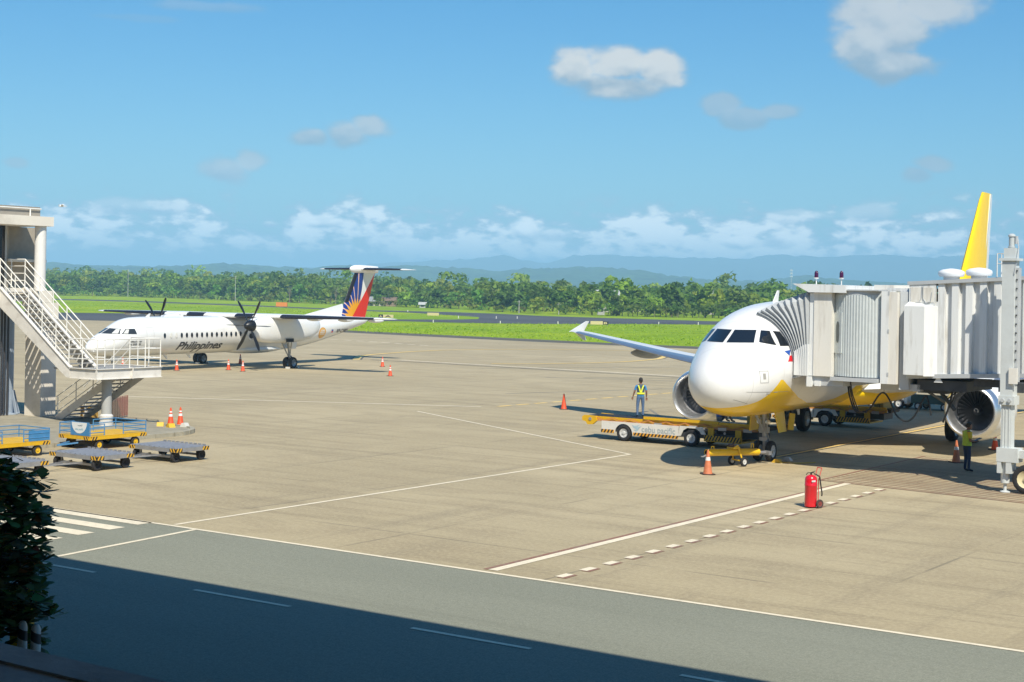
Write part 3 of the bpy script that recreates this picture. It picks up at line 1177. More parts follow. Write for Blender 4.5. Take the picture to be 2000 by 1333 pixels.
    ng.tube((5.07, 0, .62), (5.07, 0, .36), .062, .062, 12)
    ng.tube((5.07, -.36, .38), (5.07, .36, .38), .05)
    ng.tube((4.1, 0, 1.85), (5.03, 0, 1.05), .05)
    ng.bar((5.16, 0, 1.0), (5.36, 0, .75), .16, .05)
    ng.bar((5.36, 0, .75), (5.1, 0, .48), .16, .05)
    ng.box((5.03, 0, 1.15), (.2, .34, .22))
    ng.box((4.95, 0, .82), (.14, .26, .12))
    ng.tube((4.99, .12, 1.6), (4.93, .16, 1.1), .03)
    ng.tube((4.99, -.12, 1.6), (4.93, -.16, 1.1), .03)
    g = ng.build('nose_gear', mat('gear grey paint', (.42, .43, .44), .45, .2, var=.2, vscale=6, damt=.4, dscale=6), root, True, 40)
    for sd in (-1, 1):
        wheel(g, (5.07, sd * .25, .38), .38, .22, RIMW)
    for y in (-.17, .17):
        lt = MB()
        lt.lathe([(0, .02), (.02, .09), (.10, .085), (.16, .04)], (4.9, y, 1.45), (1, 0, 0), 14)
        lt.build('taxi_light', CHROME, g, True, 50)
    for sd in (-1, 1):
        dr = MB()
        dr.add([(4.85, sd * .44, 1.84), (5.75, sd * .44, 1.84), (5.75, sd * .56, 1.08), (5.0, sd * .56, 1.08),
                (4.85, sd * .47, 1.84), (5.75, sd * .47, 1.84), (5.75, sd * .59, 1.08), (5.0, sd * .59, 1.08)],
               [(0, 1, 2, 3), (7, 6, 5, 4), (0, 4, 5, 1), (1, 5, 6, 2), (2, 6, 7, 3), (3, 7, 4, 0)])
        dr.build('gear_door', yellow, root)
    # main gear
    for sd in (-1, 1):
        mg = MB()
        mg.tube((17.45, sd * 3.6, 2.5), (17.7, sd * 3.8, .58), .13, .11, 12)
        mg.tube((17.71, sd * 3.25, .58), (17.71, sd * 4.35, .58), .09)
        mg.tube((17.3, sd * 2.2, 2.2), (17.65, sd * 3.75, 1.2), .06)
        mg.box((17.6, sd * 4.05, 1.7), (.9, .05, 1.3))
        g = mg.build('main_gear', STEEL, root, True, 40)
        for k in (-1, 1):
            wheel(g, (17.71, sd * 3.8 + k * .46, .585), .585, .41)
    return root, bvh


jet, JET_BVH = build_jet()
# ------------------------------------------------------------------ twin turboprop airliner
TP_ST = [(0, 0, 1.72, 1.72), (.12, .26, 1.98, 1.50), (.4, .50, 2.24, 1.32), (.9, .76, 2.54, 1.20), (1.5, .98, 2.82, 1.14), (2.0, 1.10, 3.04, 1.12),
         (2.6, 1.20, 3.36, 1.10), (3.2, 1.27, 3.62, 1.10), (4.0, 1.32, 3.76, 1.10), (5.2, 1.345, 3.80, 1.10), (19, 1.345, 3.80, 1.10),
         (21.5, 1.33, 3.80, 1.24), (24, 1.19, 3.79, 1.56), (27, .90, 3.76, 2.12), (29.5, .56, 3.68, 2.66), (31.2, .27, 3.52, 3.06), (31.7, .08, 3.42, 3.26)]


def build_turboprop():
    root = thing('turboprop_airliner', 'white twin-propeller high-wing airliner with red and blue sunburst tail on the far apron', 'airplane',
                 (-28.305, 102.466, 0), R(90 - 30.52))
    white = mat('turboprop white', (.80, .80, .785), .27, coat=.3, var=.02, vscale=.6, dirt=(.42, .38, .32), damt=.10, dscale=.7)
    fb = MB()
    fb.loft(body_rings(TP_ST, 48, .52))
    fb.build('fuselage', white, root, True, 60)
    bvh = make_bvh(fb)
    # keel fairing at the wing station
    kf = MB()
    rings = []
    for k in range(1, 12):
        a = k / 12
        s = math.sin(math.pi * a) ** .5
        rings.append([(13.2 + a * 7.2, 1.05 * s * math.sin(2 * math.pi * j / 20), 1.28 + .34 * s * math.cos(2 * math.pi * j / 20)) for j in range(20)])
    kf.loft(rings)
    kf.build('keel_fairing', white, root, True, 60)
    # cabin windows: mostly dark, two with pale shades drawn
    wm = MB()
    wm.prism(disc_poly(0, 0, .115, 14, .175), -.008, .008, 'xz')
    me = wm.mesh('cabin_window')
    me.materials.append(GLASS)
    me2 = me.copy()
    me2.materials.clear()
    me2.materials.append(mat('window shade', (.70, .68, .62), .6))
    for sd in (-1, 1):
        for x, shut in [(5.98, 0), (6.62, 1), (7.15, 1)] + [(7.68 + .525 * k, 0) for k in range(29)]:
            h = cast(bvh, (x, sd * 8, 2.51), (0, -sd, 0))
            o = link('cabin_window', me2 if (sd < 0 and shut) else me, root, (x, h[0].y + sd * .004, 2.51))
            o.rotation_euler = (sd * -math.atan2(h[1].z, abs(h[1].y)), 0, 0)
    # cockpit glazing
    gl = mat('flight deck glass', (.035, .04, .045), .08, spec=.7)
    shade = mat('flight deck sunshade', (.62, .62, .58), .5)
    for sd in (-1, 1):
        decal_side('cockpit_window', bvh, [(2.20, 2.66), (3.36, 2.65), (3.28, 3.01), (2.64, 3.01)], 0, 0, gl, root, sd, .010, .1)
        decal_side('windscreen', bvh, [(sd * .05, 2.70), (sd * .05, 3.04), (sd * .74, 3.01), (sd * .93, 2.66)], 0, 0, gl, root, axis='x', off=.010, cut=.1)
    decal_side('sunshade', bvh, [(-.62, 2.70), (-.54, 2.98), (-.72, 2.98), (-.86, 2.69)], 0, 0, shade, root, axis='x', off=.016, cut=.1)
    decal_side('sunshade', bvh, [(2.32, 2.69), (2.66, 2.69), (2.84, 2.97), (2.66, 2.97)], 0, 0, shade, root, -1, .016, .1)
    seam = mat('turboprop panel seam', (.50, .49, .46), .5)
    for (x0, x1, z0, z1) in ((4.25, 4.95, 1.55, 3.1), (17.9, 18.7, 1.75, 3.0), (20.6, 21.5, 1.55, 2.45)):
        for a, b in (((x0, z0), (x0 + .025, z1)), ((x1 - .025, z0), (x1, z1)), ((x0, z0), (x1, z0 + .025)), ((x0, z1 - .025), (x1, z1))):
            decal_side('door_seam', bvh, [(a[0], a[1]), (b[0], a[1]), (b[0], b[1]), (a[0], b[1])], 0, 0, seam, root, -1, .006, .15)
    # lettering and marks on the port side
    ink = mat('lettering dark grey', (.035, .035, .04), .45)
    decal_side('airline_name', bvh, text_mesh('Philippines', 1.02, .22, .022, .98, (4.7, .76)), 7.5, 1.48, ink, root, -1, .014, .1)
    decal_side('registration', bvh, text_mesh('RP-C5902', .42, 0., .006, 1.0, (1.95, .30)), 26.35, 2.40, ink, root, -1, .012, .1)
    decal_side('small_lettering', bvh, text_mesh('OPERATED BY', .17, 0., .004, 1., (1.1, .12)), 2.75, 2.08, ink, root, -1, .012, .1)
    decal_side('small_lettering', bvh, text_mesh('PAL EXPRESS', .17, 0., .004, 1., (1.1, .12)), 2.70, 1.90, ink, root, -1, .012, .1)
    gold = mat('emblem orange gold', (.72, .33, .05), .4)
    decal_side('round_emblem', bvh, disc_poly(24.1, 2.42, .52, 24, .44), 0, 0, gold, root, -1, .012, .12)
    decal_side('round_emblem_ring', bvh, disc_poly(24.1, 2.42, .45, 24, .38), 0, 0, mat('emblem light orange', (.80, .45, .12), .4), root, -1, .017, .12)
    wh = mat('emblem white', (.78, .76, .72), .5)
    decal_side('emblem_lettering', bvh, text_mesh('LOVE', .20, 0., .012, 1., (.5, .14)), 23.86, 2.54, wh, root, -1, .023, .1)
    for z in (2.46, 2.33):
        decal_side('emblem_band', bvh, [(23.76, z - .03), (24.44, z - .03), (24.44, z + .03), (23.76, z + .03)], 0, 0, wh, root, -1, .022, .12)
    fx, fz = 25.4, 2.54
    decal_side('flag_blue', bvh, [(0, .12), (.32, .12), (.32, 0), (.12, 0)], fx, fz, mat('flag blue'), root, -1, .012, .1)
    decal_side('flag_red', bvh, [(.12, 0), (.32, 0), (.32, -.12), (0, -.12)], fx, fz, mat('flag red'), root, -1, .012, .1)
    # wing, one per side, with boots and white tips
    for sd in (-1, 1):
        secs = [(0., 13.05, 3.0, 3.80, .17), (4.4, 13.1, 2.95, 3.83, .165), (9., 13.75, 2.3, 3.86, .15), (13.2, 14.4, 1.62, 3.88, .13), (14.05, 14.75, 1.15, 3.89, .10), (14.25, 15.1, .6, 3.89, .08)]
        w = wing_mesh(secs, sd).build('wing', white, root, True, 50)
        for a, b in ((5.6, 13.1), (1.5, 3.2)):
            bt = MB()
            rr = []
            for s in np.linspace(a, b, 8):
                le = np.interp(s, [q[0] for q in secs], [q[1] for q in secs])
                ch = np.interp(s, [q[0] for q in secs], [q[2] for q in secs])
                zz = np.interp(s, [q[0] for q in secs], [q[3] for q in secs])
                th = np.interp(s, [q[0] for q in secs], [q[4] for q in secs])
                af = airfoil(le - .02, ch, zz, th * 1.08)
                n = len(af)
                rr.append([(x, sd * s, z) for x, z in af[n // 2 - 2:n // 2 + 5]])
            bt.loft(rr, False, False)
            bt.build('deicing_boot', NAVYBOOT, w, True, 50)
        for s in (6.8, 9.4, 11.9):
            ff = MB()
            rings = []
            for k in range(8):
                a = k / 7
                rad = .14 * math.sin(math.pi * (a * .96 + .02)) ** .6
                rings.append([(14.9 + a * 1.9 + (s - 6.8) * .1, sd * s + rad * .6 * math.sin(2 * math.pi * j / 8), 3.70 + rad * math.cos(2 * math.pi * j / 8)) for j in range(8)])
            ff.loft(rings)
            ff.build('flap_fairing', white, w, True, 60)
        # nacelle
        y = sd * 4.4
        nc = MB()
        rings = []
        for x, w_, top, bot in ((11.62, .40, 3.62, 2.66), (11.8, .52, 3.74, 2.30), (12.4, .60, 3.86, 2.02), (13.4, .66, 3.98, 1.92), (15., .68, 4.0, 1.90),
                                (16.8, .66, 3.93, 1.98), (18.0, .60, 3.80, 2.15), (18.9, .46, 3.62, 2.55), (19.3, .22, 3.50, 2.85)):
            zm = (top + bot) / 2
            rings.append([(x, y + w_ * math.copysign(abs(math.sin(b)) ** .72, math.sin(b)), zm + (top - bot) / 2 * math.copysign(abs(math.cos(b)) ** .8, math.cos(b)))
                          for b in [2 * math.pi * j / 28 for j in range(28)]])
        nc.loft(rings)
        nac = nc.build('nacelle', white, root, True, 50)
        it = MB()
        it.lathe([(0, .20), (.0, .27), (.12, .30), (.5, .30)], (11.58, y, 2.48), (1, 0, 0), 18)
        it.build('air_intake', GREYW, nac, True, 50)
        it = MB()
        it.lathe([(0, .19), (.01, .19)], (11.565, y, 2.48), (1, 0, 0), 18)
        it.build('intake_mouth', DARK, nac)
        bay = MB()
        bay.box((15.1, y - .695 * 1, 2.12), (.9, .01, .26))
        bay.box((15.1, y + .695 * 1, 2.12), (.9, .01, .26))
        bay.build('wheel_bay', DARK, nac)
        # spinner and blades
        sp = MB()
        sp.lathe([(0, .02), (.06, .13), (.2, .25), (.42, .36), (.66, .41), (.80, .41)], (10.82, y, 3.22), (1, 0, 0), 24)
        spn = sp.build('propeller_spinner', BLACK, root, True, 60)
        bl = MB()
        rings = []
        for k in range(11):
            t = k / 10
            r = .30 + t * 1.74
            ch = [.16, .17, .20, .24, .28, .31, .33, .34, .33, .28, .14][k]
            tw = R(74 + 14 * t)
            sweep = -.10 * max(0, t - .6) / .4
            ring = []
            for c, th in ((-.5, .0), (-.25, .06), (.1, .07), (.5, .0), (.1, -.045), (-.25, -.035)):
                u_, n_ = (c * ch + sweep), th * ch * 1.5
                ring.append((u_ * math.sin(tw) + n_ * math.cos(tw), u_ * math.cos(tw) - n_ * math.sin(tw), r))
            rings.append(ring)
        bl.loft(rings)
        bme = bl.mesh('propeller_blade', True, 40)
        bme.materials.append(BLACK)
        off = R(30) if sd < 0 else R(24)
        for k in range(6):
            o = link('propeller_blade', bme, spn, (11.34, y, 3.22))
            o.rotation_euler = (off + k * math.pi / 3, 0, 0)
        # main gear
        mg = MB()
        mg.tube((15.7, y, 2.1), (16.0, y, .44), .085, .07, 12)
        mg.tube((14.95, y, 2.0), (15.92, y, .75), .05)
        mg.tube((15.9, y - .2, 1.95), (15.98, y, .85), .035)
        mg.tube((15.9, y + .2, 1.95), (15.98, y, .85), .035)
        mg.tube((16.0, y - .42, .43), (16.0, y + .42, .43), .055)
        mg.bar((16.08, y, .95), (16.28, y, .7), .12, .04)
        mg.bar((16.28, y, .7), (16.05, y, .48), .12, .04)
        g = mg.build('main_gear', STEEL, root, True, 40)
        for k in (-1, 1):
            wheel(g, (16.0, y + k * .26, .43), .43, .29)
        for k in (-1, 1):
            d = MB()
            d.box((15.95, y + k * .42, 1.72), (.5, .03, .5), mtx=Matrix.Rotation(k * R(-14), 3, 'X'))
            d.build('gear_door', white, root)
        ck = MB()
        ck.box((16.55, y - .25, .07), (.16, .3, .14))
        ck.build('wheel_chock', mat('chock white', (.66, .64, .58), .6), root)
        ck = MB()
        ck.box((15.45, y - .25, .07), (.16, .3, .14))
        ck.build('wheel_chock', mat('chock white'), root)
    # nose gear
    ng = MB()
    ng.tube((2.35, 0, 1.3), (2.3, 0, .32), .06, .05)
    ng.tube((2.3, -.24, .30), (2.3, .24, .30), .04)
    ng.tube((3.0, 0, 1.25), (2.35, 0, .7), .035)
    g = ng.build('nose_gear', STEEL, root, True)
    for k in (-1, 1):
        wheel(g, (2.3, k * .17, .29), .29, .16)
        d = MB()
        d.box((2.4, k * .3, 1.0), (.9, .02, .34))
        d.build('gear_door', white, root)
    # fin with painted sunburst (paint is laid out in fin coordinates)
    build_tp_tail(root, white)
    for x in (7.2, 9.6):
        an = MB()
        an.prism([(x, 1.13), (x + .35, 1.13), (x + .5, .78), (x + .38, .78)], -.02, .02, 'xz')
        an.build('antenna', white, root)
    for x in (5.4, 8.8):
        an = MB()
        an.prism([(x, 3.77), (x + .4, 3.77), (x + .55, 4.02), (x + .42, 4.02)], -.02, .02, 'xz')
        an.build('antenna', white, root)
    return root, bvh


def build_tp_tail(root, white):
    m = bpy.data.materials.new('sunburst tail paint')
    m.use_nodes = True
    t = NT(m.node_tree)
    p = t.n['Principled BSDF']
    p.inputs['Roughness'].default_value = .3
    p.inputs['Coat Weight'].default_value = .3
    tc = t.node('ShaderNodeTexCoord').outputs['Object']
    x, y, z = t.sep(tc)
    # sun centre low on the fin, eight rays fan out up and forward
    cx, cz = 30.0, 3.5
    dx = t.math('SUBTRACT', x, cx)
    dz = t.math('SUBTRACT', z, cz)
    r = t.math('SQRT', t.math('ADD', t.math('MULTIPLY', dx, dx), t.math('MULTIPLY', dz, dz)))
    ang = t.math('ARCTAN2', t.math('MULTIPLY', dx, -1.), dz)          # 0 up, + forward
    saw = t.math('PINGPONG', t.math('ADD', ang, .07), .1185)          # 0 on a ray's axis
    half = t.curve(r, [(0, .13), (1.15, .13), (1.42, .080), (1.7, .024), (2.2, .018), (4.2, .013)])
    ray = t.math('LESS_THAN', saw, half)
    pale = t.smooth(r, 1.35, 2.0)
    raycol = t.mix(pale, (.82, .36, .006), (.80, .50, .34))
    c = t.mix(ray, (.012, .035, .22), raycol)
    # the white wedge and the red field behind it
    l1 = t.math('SUBTRACT', x, t.math('MULTIPLY_ADD', z, .163, 30.62 - 5.35 * .163))
    l2 = t.math('SUBTRACT', x, t.math('MULTIPLY_ADD', z, .90, 29.33 - 3.58 * .90))
    c = t.mix(t.math('GREATER_THAN', l1, 0.), c, (.78, .78, .765))
    c = t.mix(t.math('GREATER_THAN', l2, 0.), c, (.72, .008, .010))
    t.put(p.inputs['Base Color'], c)
    secs = [(3.45, 27.68, 3.7, .10), (5.0, 28.55, 3.36, .10), (7.35, 29.88, 2.85, .10)]
    f = vertical_fin(secs).build('fin', m, root, True, 50)
    do = MB()
    do.loft([[(23.2, -.04, 3.76), (23.2, .04, 3.76), (28.5, .12, 3.6), (28.5, -.12, 3.6)], [(23.2, -.02, 3.84), (23.2, .02, 3.84), (28.2, .02, 4.72), (28.2, -.02, 4.72)]])
    do.build('dorsal_fillet', white, root, True)
    bt = MB()
    rr = []
    for z, le, ch, th in ((4.85, 28.465, 3.39, .10), (6.0, 29.115, 3.14, .10), (7.25, 29.82, 2.87, .10)):
        a = airfoil(le - .02, ch, 0., th * 1.1, flat=.625)
        n = len(a)
        rr.append([(xx, yy, z) for xx, yy in a[n // 2 - 2:n // 2 + 3]])
    bt.loft(rr, False, False)
    bt.build('fin_boot', BLACK, f, True, 50)
    bu = MB()
    rings = []
    for x_, w_, h_ in ((29.2, .05, .06), (29.35, .17, .2), (29.75, .27, .32), (30.5, .30, .36), (31.9, .26, .33), (32.9, .16, .3), (33.1, .1, .28)):
        rings.append([(x_, w_ * math.sin(2 * math.pi * j / 18), 7.62 + h_ * math.cos(2 * math.pi * j / 18)) for j in range(18)])
    bu.loft(rings)
    bu.build('tail_bullet', white, root, True, 50)
    for sd in (-1, 1):
        secs = [(.1, 30.3, 2.2, 7.62, .12), (4.2, 30.85, 1.35, 7.62, .11), (4.75, 31.25, .8, 7.62, .08)]
        w = wing_mesh(secs, sd).build('tailplane', white, root, True, 50)
        b = MB()
        rr = []
        for s in (.5, 2.2, 3.95):
            le = np.interp(s, [q[0] for q in secs], [q[1] for q in secs])
            ch = np.interp(s, [q[0] for q in secs], [q[2] for q in secs])
            af = airfoil(le - .02, ch, 7.62, .135)
            n = len(af)
            rr.append([(xx, sd * s, zz) for xx, zz in af[n // 2 - 3:n // 2 + 5]])
        b.loft(rr, False, False)
        b.build('deicing_boot', NAVYBOOT, w, True, 50)


turboprop, TP_BVH = build_turboprop()
# ------------------------------------------------------------------ fixed gate building with outside stair (left)
CREAM = mat('gate paint cream', (.78, .72, .62), .7, var=.05, vscale=.8, dirt=(.30, .26, .20), damt=.35, dscale=.8)
GREYP = mat('gate grey paint', (.42, .42, .40), .7, var=.06, vscale=.9, dirt=(.2, .19, .17), damt=.3)
RAILM = mat('handrail white', (.80, .78, .72), .5, var=.08, vscale=3)
STEELP = mat('stair steel paint', (.74, .71, .65), .55, var=.08, vscale=1.5, dirt=(.28, .22, .16), damt=.35, dscale=1.8)
TREAD = mat('stair tread plate', (.30, .295, .28), .7, var=.2, vscale=4)
DGLASS = mat('gate dark glazing', (.012, .015, .02), .08, spec=.6)
BLUEGREY = mat('support column paint', (.36, .42, .50), .6, var=.08)

gate = thing('fixed_gate_bridge', 'cream fixed boarding gate with dark glazing and flat roof at left edge', 'gate building', A(-58, 40), TH)


def gp(p, q, z):
    return (p + 58, q - 40, z)


def gbox(name, lo, hi, material, parent=gate):
    m = MB()
    m.b2(gp(*lo), gp(*hi))
    return m.build(name, material, parent)


roof = gbox('roof_slab', (-63, 24, 8.60), (-56.25, 44.6, 9.02), CREAM)
gbox('parapet', (-62.6, 24, 9.025), (-56.7, 44.2, 9.45), mat('parapet grey brown', (.30, .275, .235), .8, var=.08))
m = MB()
m.path([gp(-56.62, 24, 9.36), gp(-56.62, 44.2, 9.36)], .03)
m.tube(gp(-56.62, 43.6, 9.02), gp(-56.62, 43.6, 9.38), .03)
m.build('roof_rail', RAILM, roof)
gbox('floor_slab', (-63, 24, 5.28), (-56.68, 44.6, 5.82), CREAM)
m = MB()
m.tube(gp(-56.62, 44.18, 5.7), gp(-56.62, 44.18, 8.595), .25, n=20)
m.build('column', mat('column white', (.76, .74, .70), .6, var=.03), gate, True)
gbox('column_plinth', (-56.95, 43.85, 5.2), (-56.28, 44.62, 5.72), CREAM)
gbox('end_block', (-56.97, 43.9, 4.45), (-56.26, 44.95, 5.19), CREAM)
# glazing bays with mullions, then an open porch
for k in range(5):
    q0 = 33.2 + k * 2.0
    gbox('window_pane', (-57.82, q0 + .05, 5.83), (-57.78, q0 + 1.95, 8.59), DGLASS)
    gbox('mullion', (-57.88, q0 - .05, 5.83), (-57.74, q0 + .05, 8.59), GREYP)
gbox('mullion', (-57.88, 43.15, 5.83), (-57.74, 43.25, 8.59), GREYP)
gbox('inner_wall', (-60.5, 43.3, 5.83), (-57.9, 43.45, 8.59), mat('gate inner wall', (.40, .35, .28), .8, var=.1))
gbox('inner_wall', (-58.6, 43.46, 5.83), (-58.45, 45.55, 8.59), mat('gate inner wall'))
gbox('inner_beam', (-58.44, 43.3, 7.0), (-57.6, 45.3, 7.12), CREAM)
gbox('back_wall', (-62.8, 24, 5.83), (-62.6, 44.5, 8.59), GREYP)
m = MB()
m.tube(gp(-59.4, 44.2, 5.82), gp(-59.4, 44.2, 8.595), .2, n=16)
m.build('column', CREAM, gate, True)
# pier wall and round supports under the floor
gbox('pier_wall', (-57.25, 43.95, 0), (-56.15, 44.78, 4.44), CREAM)
gbox('pier_cap', (-57.27, 43.92, 4.445), (-56.98, 44.4, 5.27), CREAM)
gbox('pier_wall', (-63, 43.4, 0), (-61.6, 44.6, 5.27), CREAM)
for i, (p, q) in enumerate(((-58.3, 43.7), (-60.2, 41.0))):
    m = MB()
    m.tube(gp(p, q, 0), gp(p, q, 5.27), .36, n=24)
    m.tube(gp(p, q, 0), gp(p, q, .18), .62, n=24)
    for k in range(8):
        a = k * math.pi / 4 + .3
        m.bar(gp(p + .36 * math.cos(a), q + .36 * math.sin(a), 1.2), gp(p + .60 * math.cos(a), q + .60 * math.sin(a), .15), .05, .14)
    m.build('support_column', BLUEGREY, gate, True)
PIPE = mat('pipe dark', (.05, .05, .055), .5)
for dq in (0, .18, .34):
    m = MB()
    m.tube(gp(-57.62, 43.3 - dq, 0), gp(-57.62, 43.3 - dq, 5.27), .045, n=8)
    m.build('drain_pipe', PIPE, gate)
gbox('equipment_cabinet', (-58.0, 41.4, 0), (-57.3, 42.6, 1.7), BLUEGREY)
gbox('back_pier', (-63, 24, 0), (-61.9, 40.5, 5.27), GREYP)

# --- stair: upper flight, platform and lower flight (one steel structure)
stair = thing('steel_stair', 'cream steel stair with white handrails going down from the gate to a platform', 'stair', A(-50.75, 43.1), TH)


def sp(p, q, z):
    return (p + 50.75, q - 43.1, z)


P0, P1, Z0, Z1 = -56.65, -51.95, 5.84, 2.54
SL = (Z0 - Z1) / (P1 - P0)


def zst(p):
    return Z1 + max(0., P1 - p) * SL


for q in (42.1, 43.4):
    m = MB()
    poly = [(P0 - .1, 5.84), (P0 + .05, 5.84), (P1 + .1, 2.56), (P1 + .1, 2.14), (P1 - .12, 2.14), (P0 - .1, 5.10)]
    n = len(poly)
    vs = [sp(p, q - .05, z) for p, z in poly] + [sp(p, q + .05, z) for p, z in poly]
    caps = [(0, 1, 4, 5), (1, 2, 3, 4)]
    m.add(vs, caps + [tuple(n + i for i in f[::-1]) for f in caps] + [(k, (k + 1) % n, n + (k + 1) % n, n + k) for k in range(n)])
    m.bar(sp(P0 + .05, q, 5.86), sp(P1 + .1, q, 2.575), .2, .03)
    m.build('stringer', STEELP, stair)
m = MB()
m.b2(sp(-.14, 42.15, 0), sp(.14, 43.35, .04))
tme = m.mesh('stair_tread')
tme.materials.append(TREAD)
N = 17
for k in range(N):
    f = (k + .6) / N
    o = link('stair_tread', tme, stair)
    o.location = Vector((P0 + (P1 - P0) * f, 0, 5.80 - (k + 1) * (3.30 / (N + 1))))
# platform: deck with steel edge beams
m = MB()
m.b2(sp(-53.0, 42.15, 2.46), sp(-50.22, 45.45, 2.52))
m.build('platform_deck', TREAD, stair)


def channel(a, b, h=.42, z=2.13):
    m_ = MB()
    c = sp(a[0], a[1], z + h / 2)
    d = sp(b[0], b[1], z + h / 2)
    m_.bar(c, d, .03, h)
    for dz in (h / 2, -h / 2):
        m_.bar((c[0], c[1], c[2] + dz), (d[0], d[1], d[2] + dz), .17, .025)
    return m_.build('edge_beam', STEELP, stair)


channel((-51.83, 42.08), (-50.2, 42.08))
channel((-50.17, 42.05), (-50.17, 43.9))
channel((-50.17, 43.93), (-50.17, 45.55))
channel((-50.2, 45.5), (-53.0, 45.5))
channel((-53.05, 45.5), (-53.05, 43.5))
m = MB()
m.b2(sp(-50.28, 43.89, 2.1), sp(-50.06, 43.94, 2.58))
m.build('beam_stiffener', STEELP, stair)
m = MB()
m.tube(sp(-50.75, 43.1, 0), sp(-50.75, 43.1, 2.45), .21, n=20)
m.build('post', GREYP, stair, True)
m = MB()
m.lathe([(0, .30), (.16, .30), (.18, .265), (.28, .265), (.30, .285), (.42, .285), (.5, .215)], sp(-50.75, 43.1, 0.13), (0, 0, 1), 20)
m.build('post_base', mat('banded post base', (.62, .60, .56), .7, var=.15, vscale=5), stair, True)


def railing(path, h=1.22, mids=(.42, .82), posts=(), r=.026):
    for zz in (h,) + mids:
        rr = r if zz == h else r * .78
        for a, b in zip(path[:-1], path[1:]):
            m_ = MB()
            m_.tube(sp(a[0], a[1], a[2] + zz), sp(b[0], b[1], b[2] + zz), rr, n=8)
            m_.build('handrail' if zz == h else 'mid_rail', RAILM, stair, True)
    for q_ in posts:
        m_ = MB()
        m_.tube(sp(*q_), sp(q_[0], q_[1], q_[2] + h), r * .95, n=8)
        m_.build('rail_post', RAILM, stair, True)


for q in (42.1, 43.4):
    railing([(-58.4, q, 5.86), (P0, q, 5.86), (P1, q, 2.55)], 1.24, (.30, .62, .94), [(-57.6, q, 5.86), (P0, q, 5.86)] + [(P0 + 1.05 + k * .92, q, zst(P0 + 1.05 + k * .92)) for k in range(4)])
railing([(-51.95, 42.08, 2.55), (-50.17, 42.08, 2.55), (-50.17, 45.5, 2.55)], 1.22, (.40, .80), [(-51.95, 42.08, 2.55), (-51.1, 42.08, 2.55), (-50.17, 42.08, 2.55)] + [(-50.17, 42.95 + k * .85, 2.55) for k in range(4)])
railing([(-50.17, 45.5, 2.55), (-52.0, 45.5, 2.55), (-54.9, 45.32, .25)], 1.22, (.40, .80), [(-50.9, 45.5, 2.55), (-51.6, 45.5, 2.55)])
railing([(-51.95, 43.45, 2.55), (-51.5, 43.6, 2.55)], 1.15, (.40, .80), [(-51.5, 43.6, 2.55)])
# lower flight, running back under the platform
for q in (43.75, 45.25):
    m = MB()
    m.bar(sp(-50.75, q, 2.3), sp(-54.75, q, .12), .06, .32)
    m.build('stringer', STEELP, stair)
    railing([(-52.2, q, 1.5), (-54.8, q, .1)], 1.0, (.33, .66), [(-52.4, q, 1.4), (-53.5, q, .8), (-54.7, q, .1)], .024)
m = MB()
m.b2(sp(-.15, 43.8, 0), sp(.15, 45.2, .04))
t2 = m.mesh('stair_tread')
t2.materials.append(TREAD)
for k in range(12):
    o = link('stair_tread', t2, stair)
    o.location = Vector((-51.2 - k * .3, 0, 2.28 - k * .18))
# yellow step box and orange marker at the stair foot
o = MB()
o.b2((-.3, -.25, 0), (.3, .25, .5))
o.b2((-.34, -.29, .5), (.34, .29, .56))
bx = o.build('equipment_box', mat('ochre box', (.50, .30, .07), .6, var=.2), None, loc=A(-55.2, 45.9))
bx.rotation_euler = (0, 0, TH)
tag(bx, 'ochre equipment box under the stair platform beside the pier', 'box')
o = MB()
for k in range(7):
    o.tube((0, -.9 + k * .3, 0), (0, -.9 + k * .3, 1.0), .012, n=5)
for z in (.1, .98):
    o.tube((0, -1., z), (0, 1., z), .015, n=5)
o.b2((-.006, -1., .1), (.006, 1., .95))
nt = o.build('safety_net', [mat('red safety net', (.38, .07, .06), .8)], None, loc=A(-54.2, 46.8))
nt.rotation_euler = (0, 0, TH + .5)
tag(nt, 'red safety net fence standing behind the stair post', 'fence')
mm_ = bpy.data.materials.new('red netting')
mm_.use_nodes = True
tt_ = NT(mm_.node_tree)
pp_ = tt_.n['Principled BSDF']
pp_.inputs['Base Color'].default_value = (.40, .07, .06, 1)
pp_.inputs['Alpha'].default_value = .45
nt.data.materials[0] = mm_

# --- kerbed island round the post
island = thing('kerbed_island', 'low concrete island edged with kerb stones below the steel stair', 'kerb', A(-48, 41), TH)


def ip(p, q):
    return (p + 48, q - 41)


edge = [(-46.4, 33.0)]
for k in range(11):
    edge.append((-46.4, 33.0 + k * .98))
edge = edge[1:]
for k in range(1, 9):
    a = k / 8 * math.pi / 2
    edge.append((-48.9 + 2.5 * math.cos(a), 42.8 + 2.5 * math.sin(a)))
for k in range(1, 5):
    edge.append((-48.9 - k * .98, 45.3))
m = MB()
m.prism([ip(*e) for e in edge] + [ip(-63., 45.3), ip(-63., 33.0)], 0, .135, 'xy')
m.build('island_top', mat('island concrete', (.30, .27, .20), .85, var=.2, vscale=1.5), island)
KERB = mat('kerb stone', (.36, .33, .25), .85, var=.15, vscale=2., dirt=(.15, .13, .1), damt=.5, dscale=3)
for a, b in zip(edge[:-1], edge[1:]):
    a, b = Vector((*ip(*a), .08)), Vector((*ip(*b), .08))
    d = (b - a).normalized() * .012
    m = MB()
    m.bar(a + d, b - d, .2, .18)
    m.build('kerb_stone', KERB, island)
# ------------------------------------------------------------------ movable boarding bridge (right)
BR0 = Vector((13.3, 51.6, 0))
BRA = math.atan2(-.60, .80)
bridge = thing('boarding_bridge', 'grey-white telescopic boarding bridge docked to the jet airliner', 'boarding bridge', BR0, BRA)
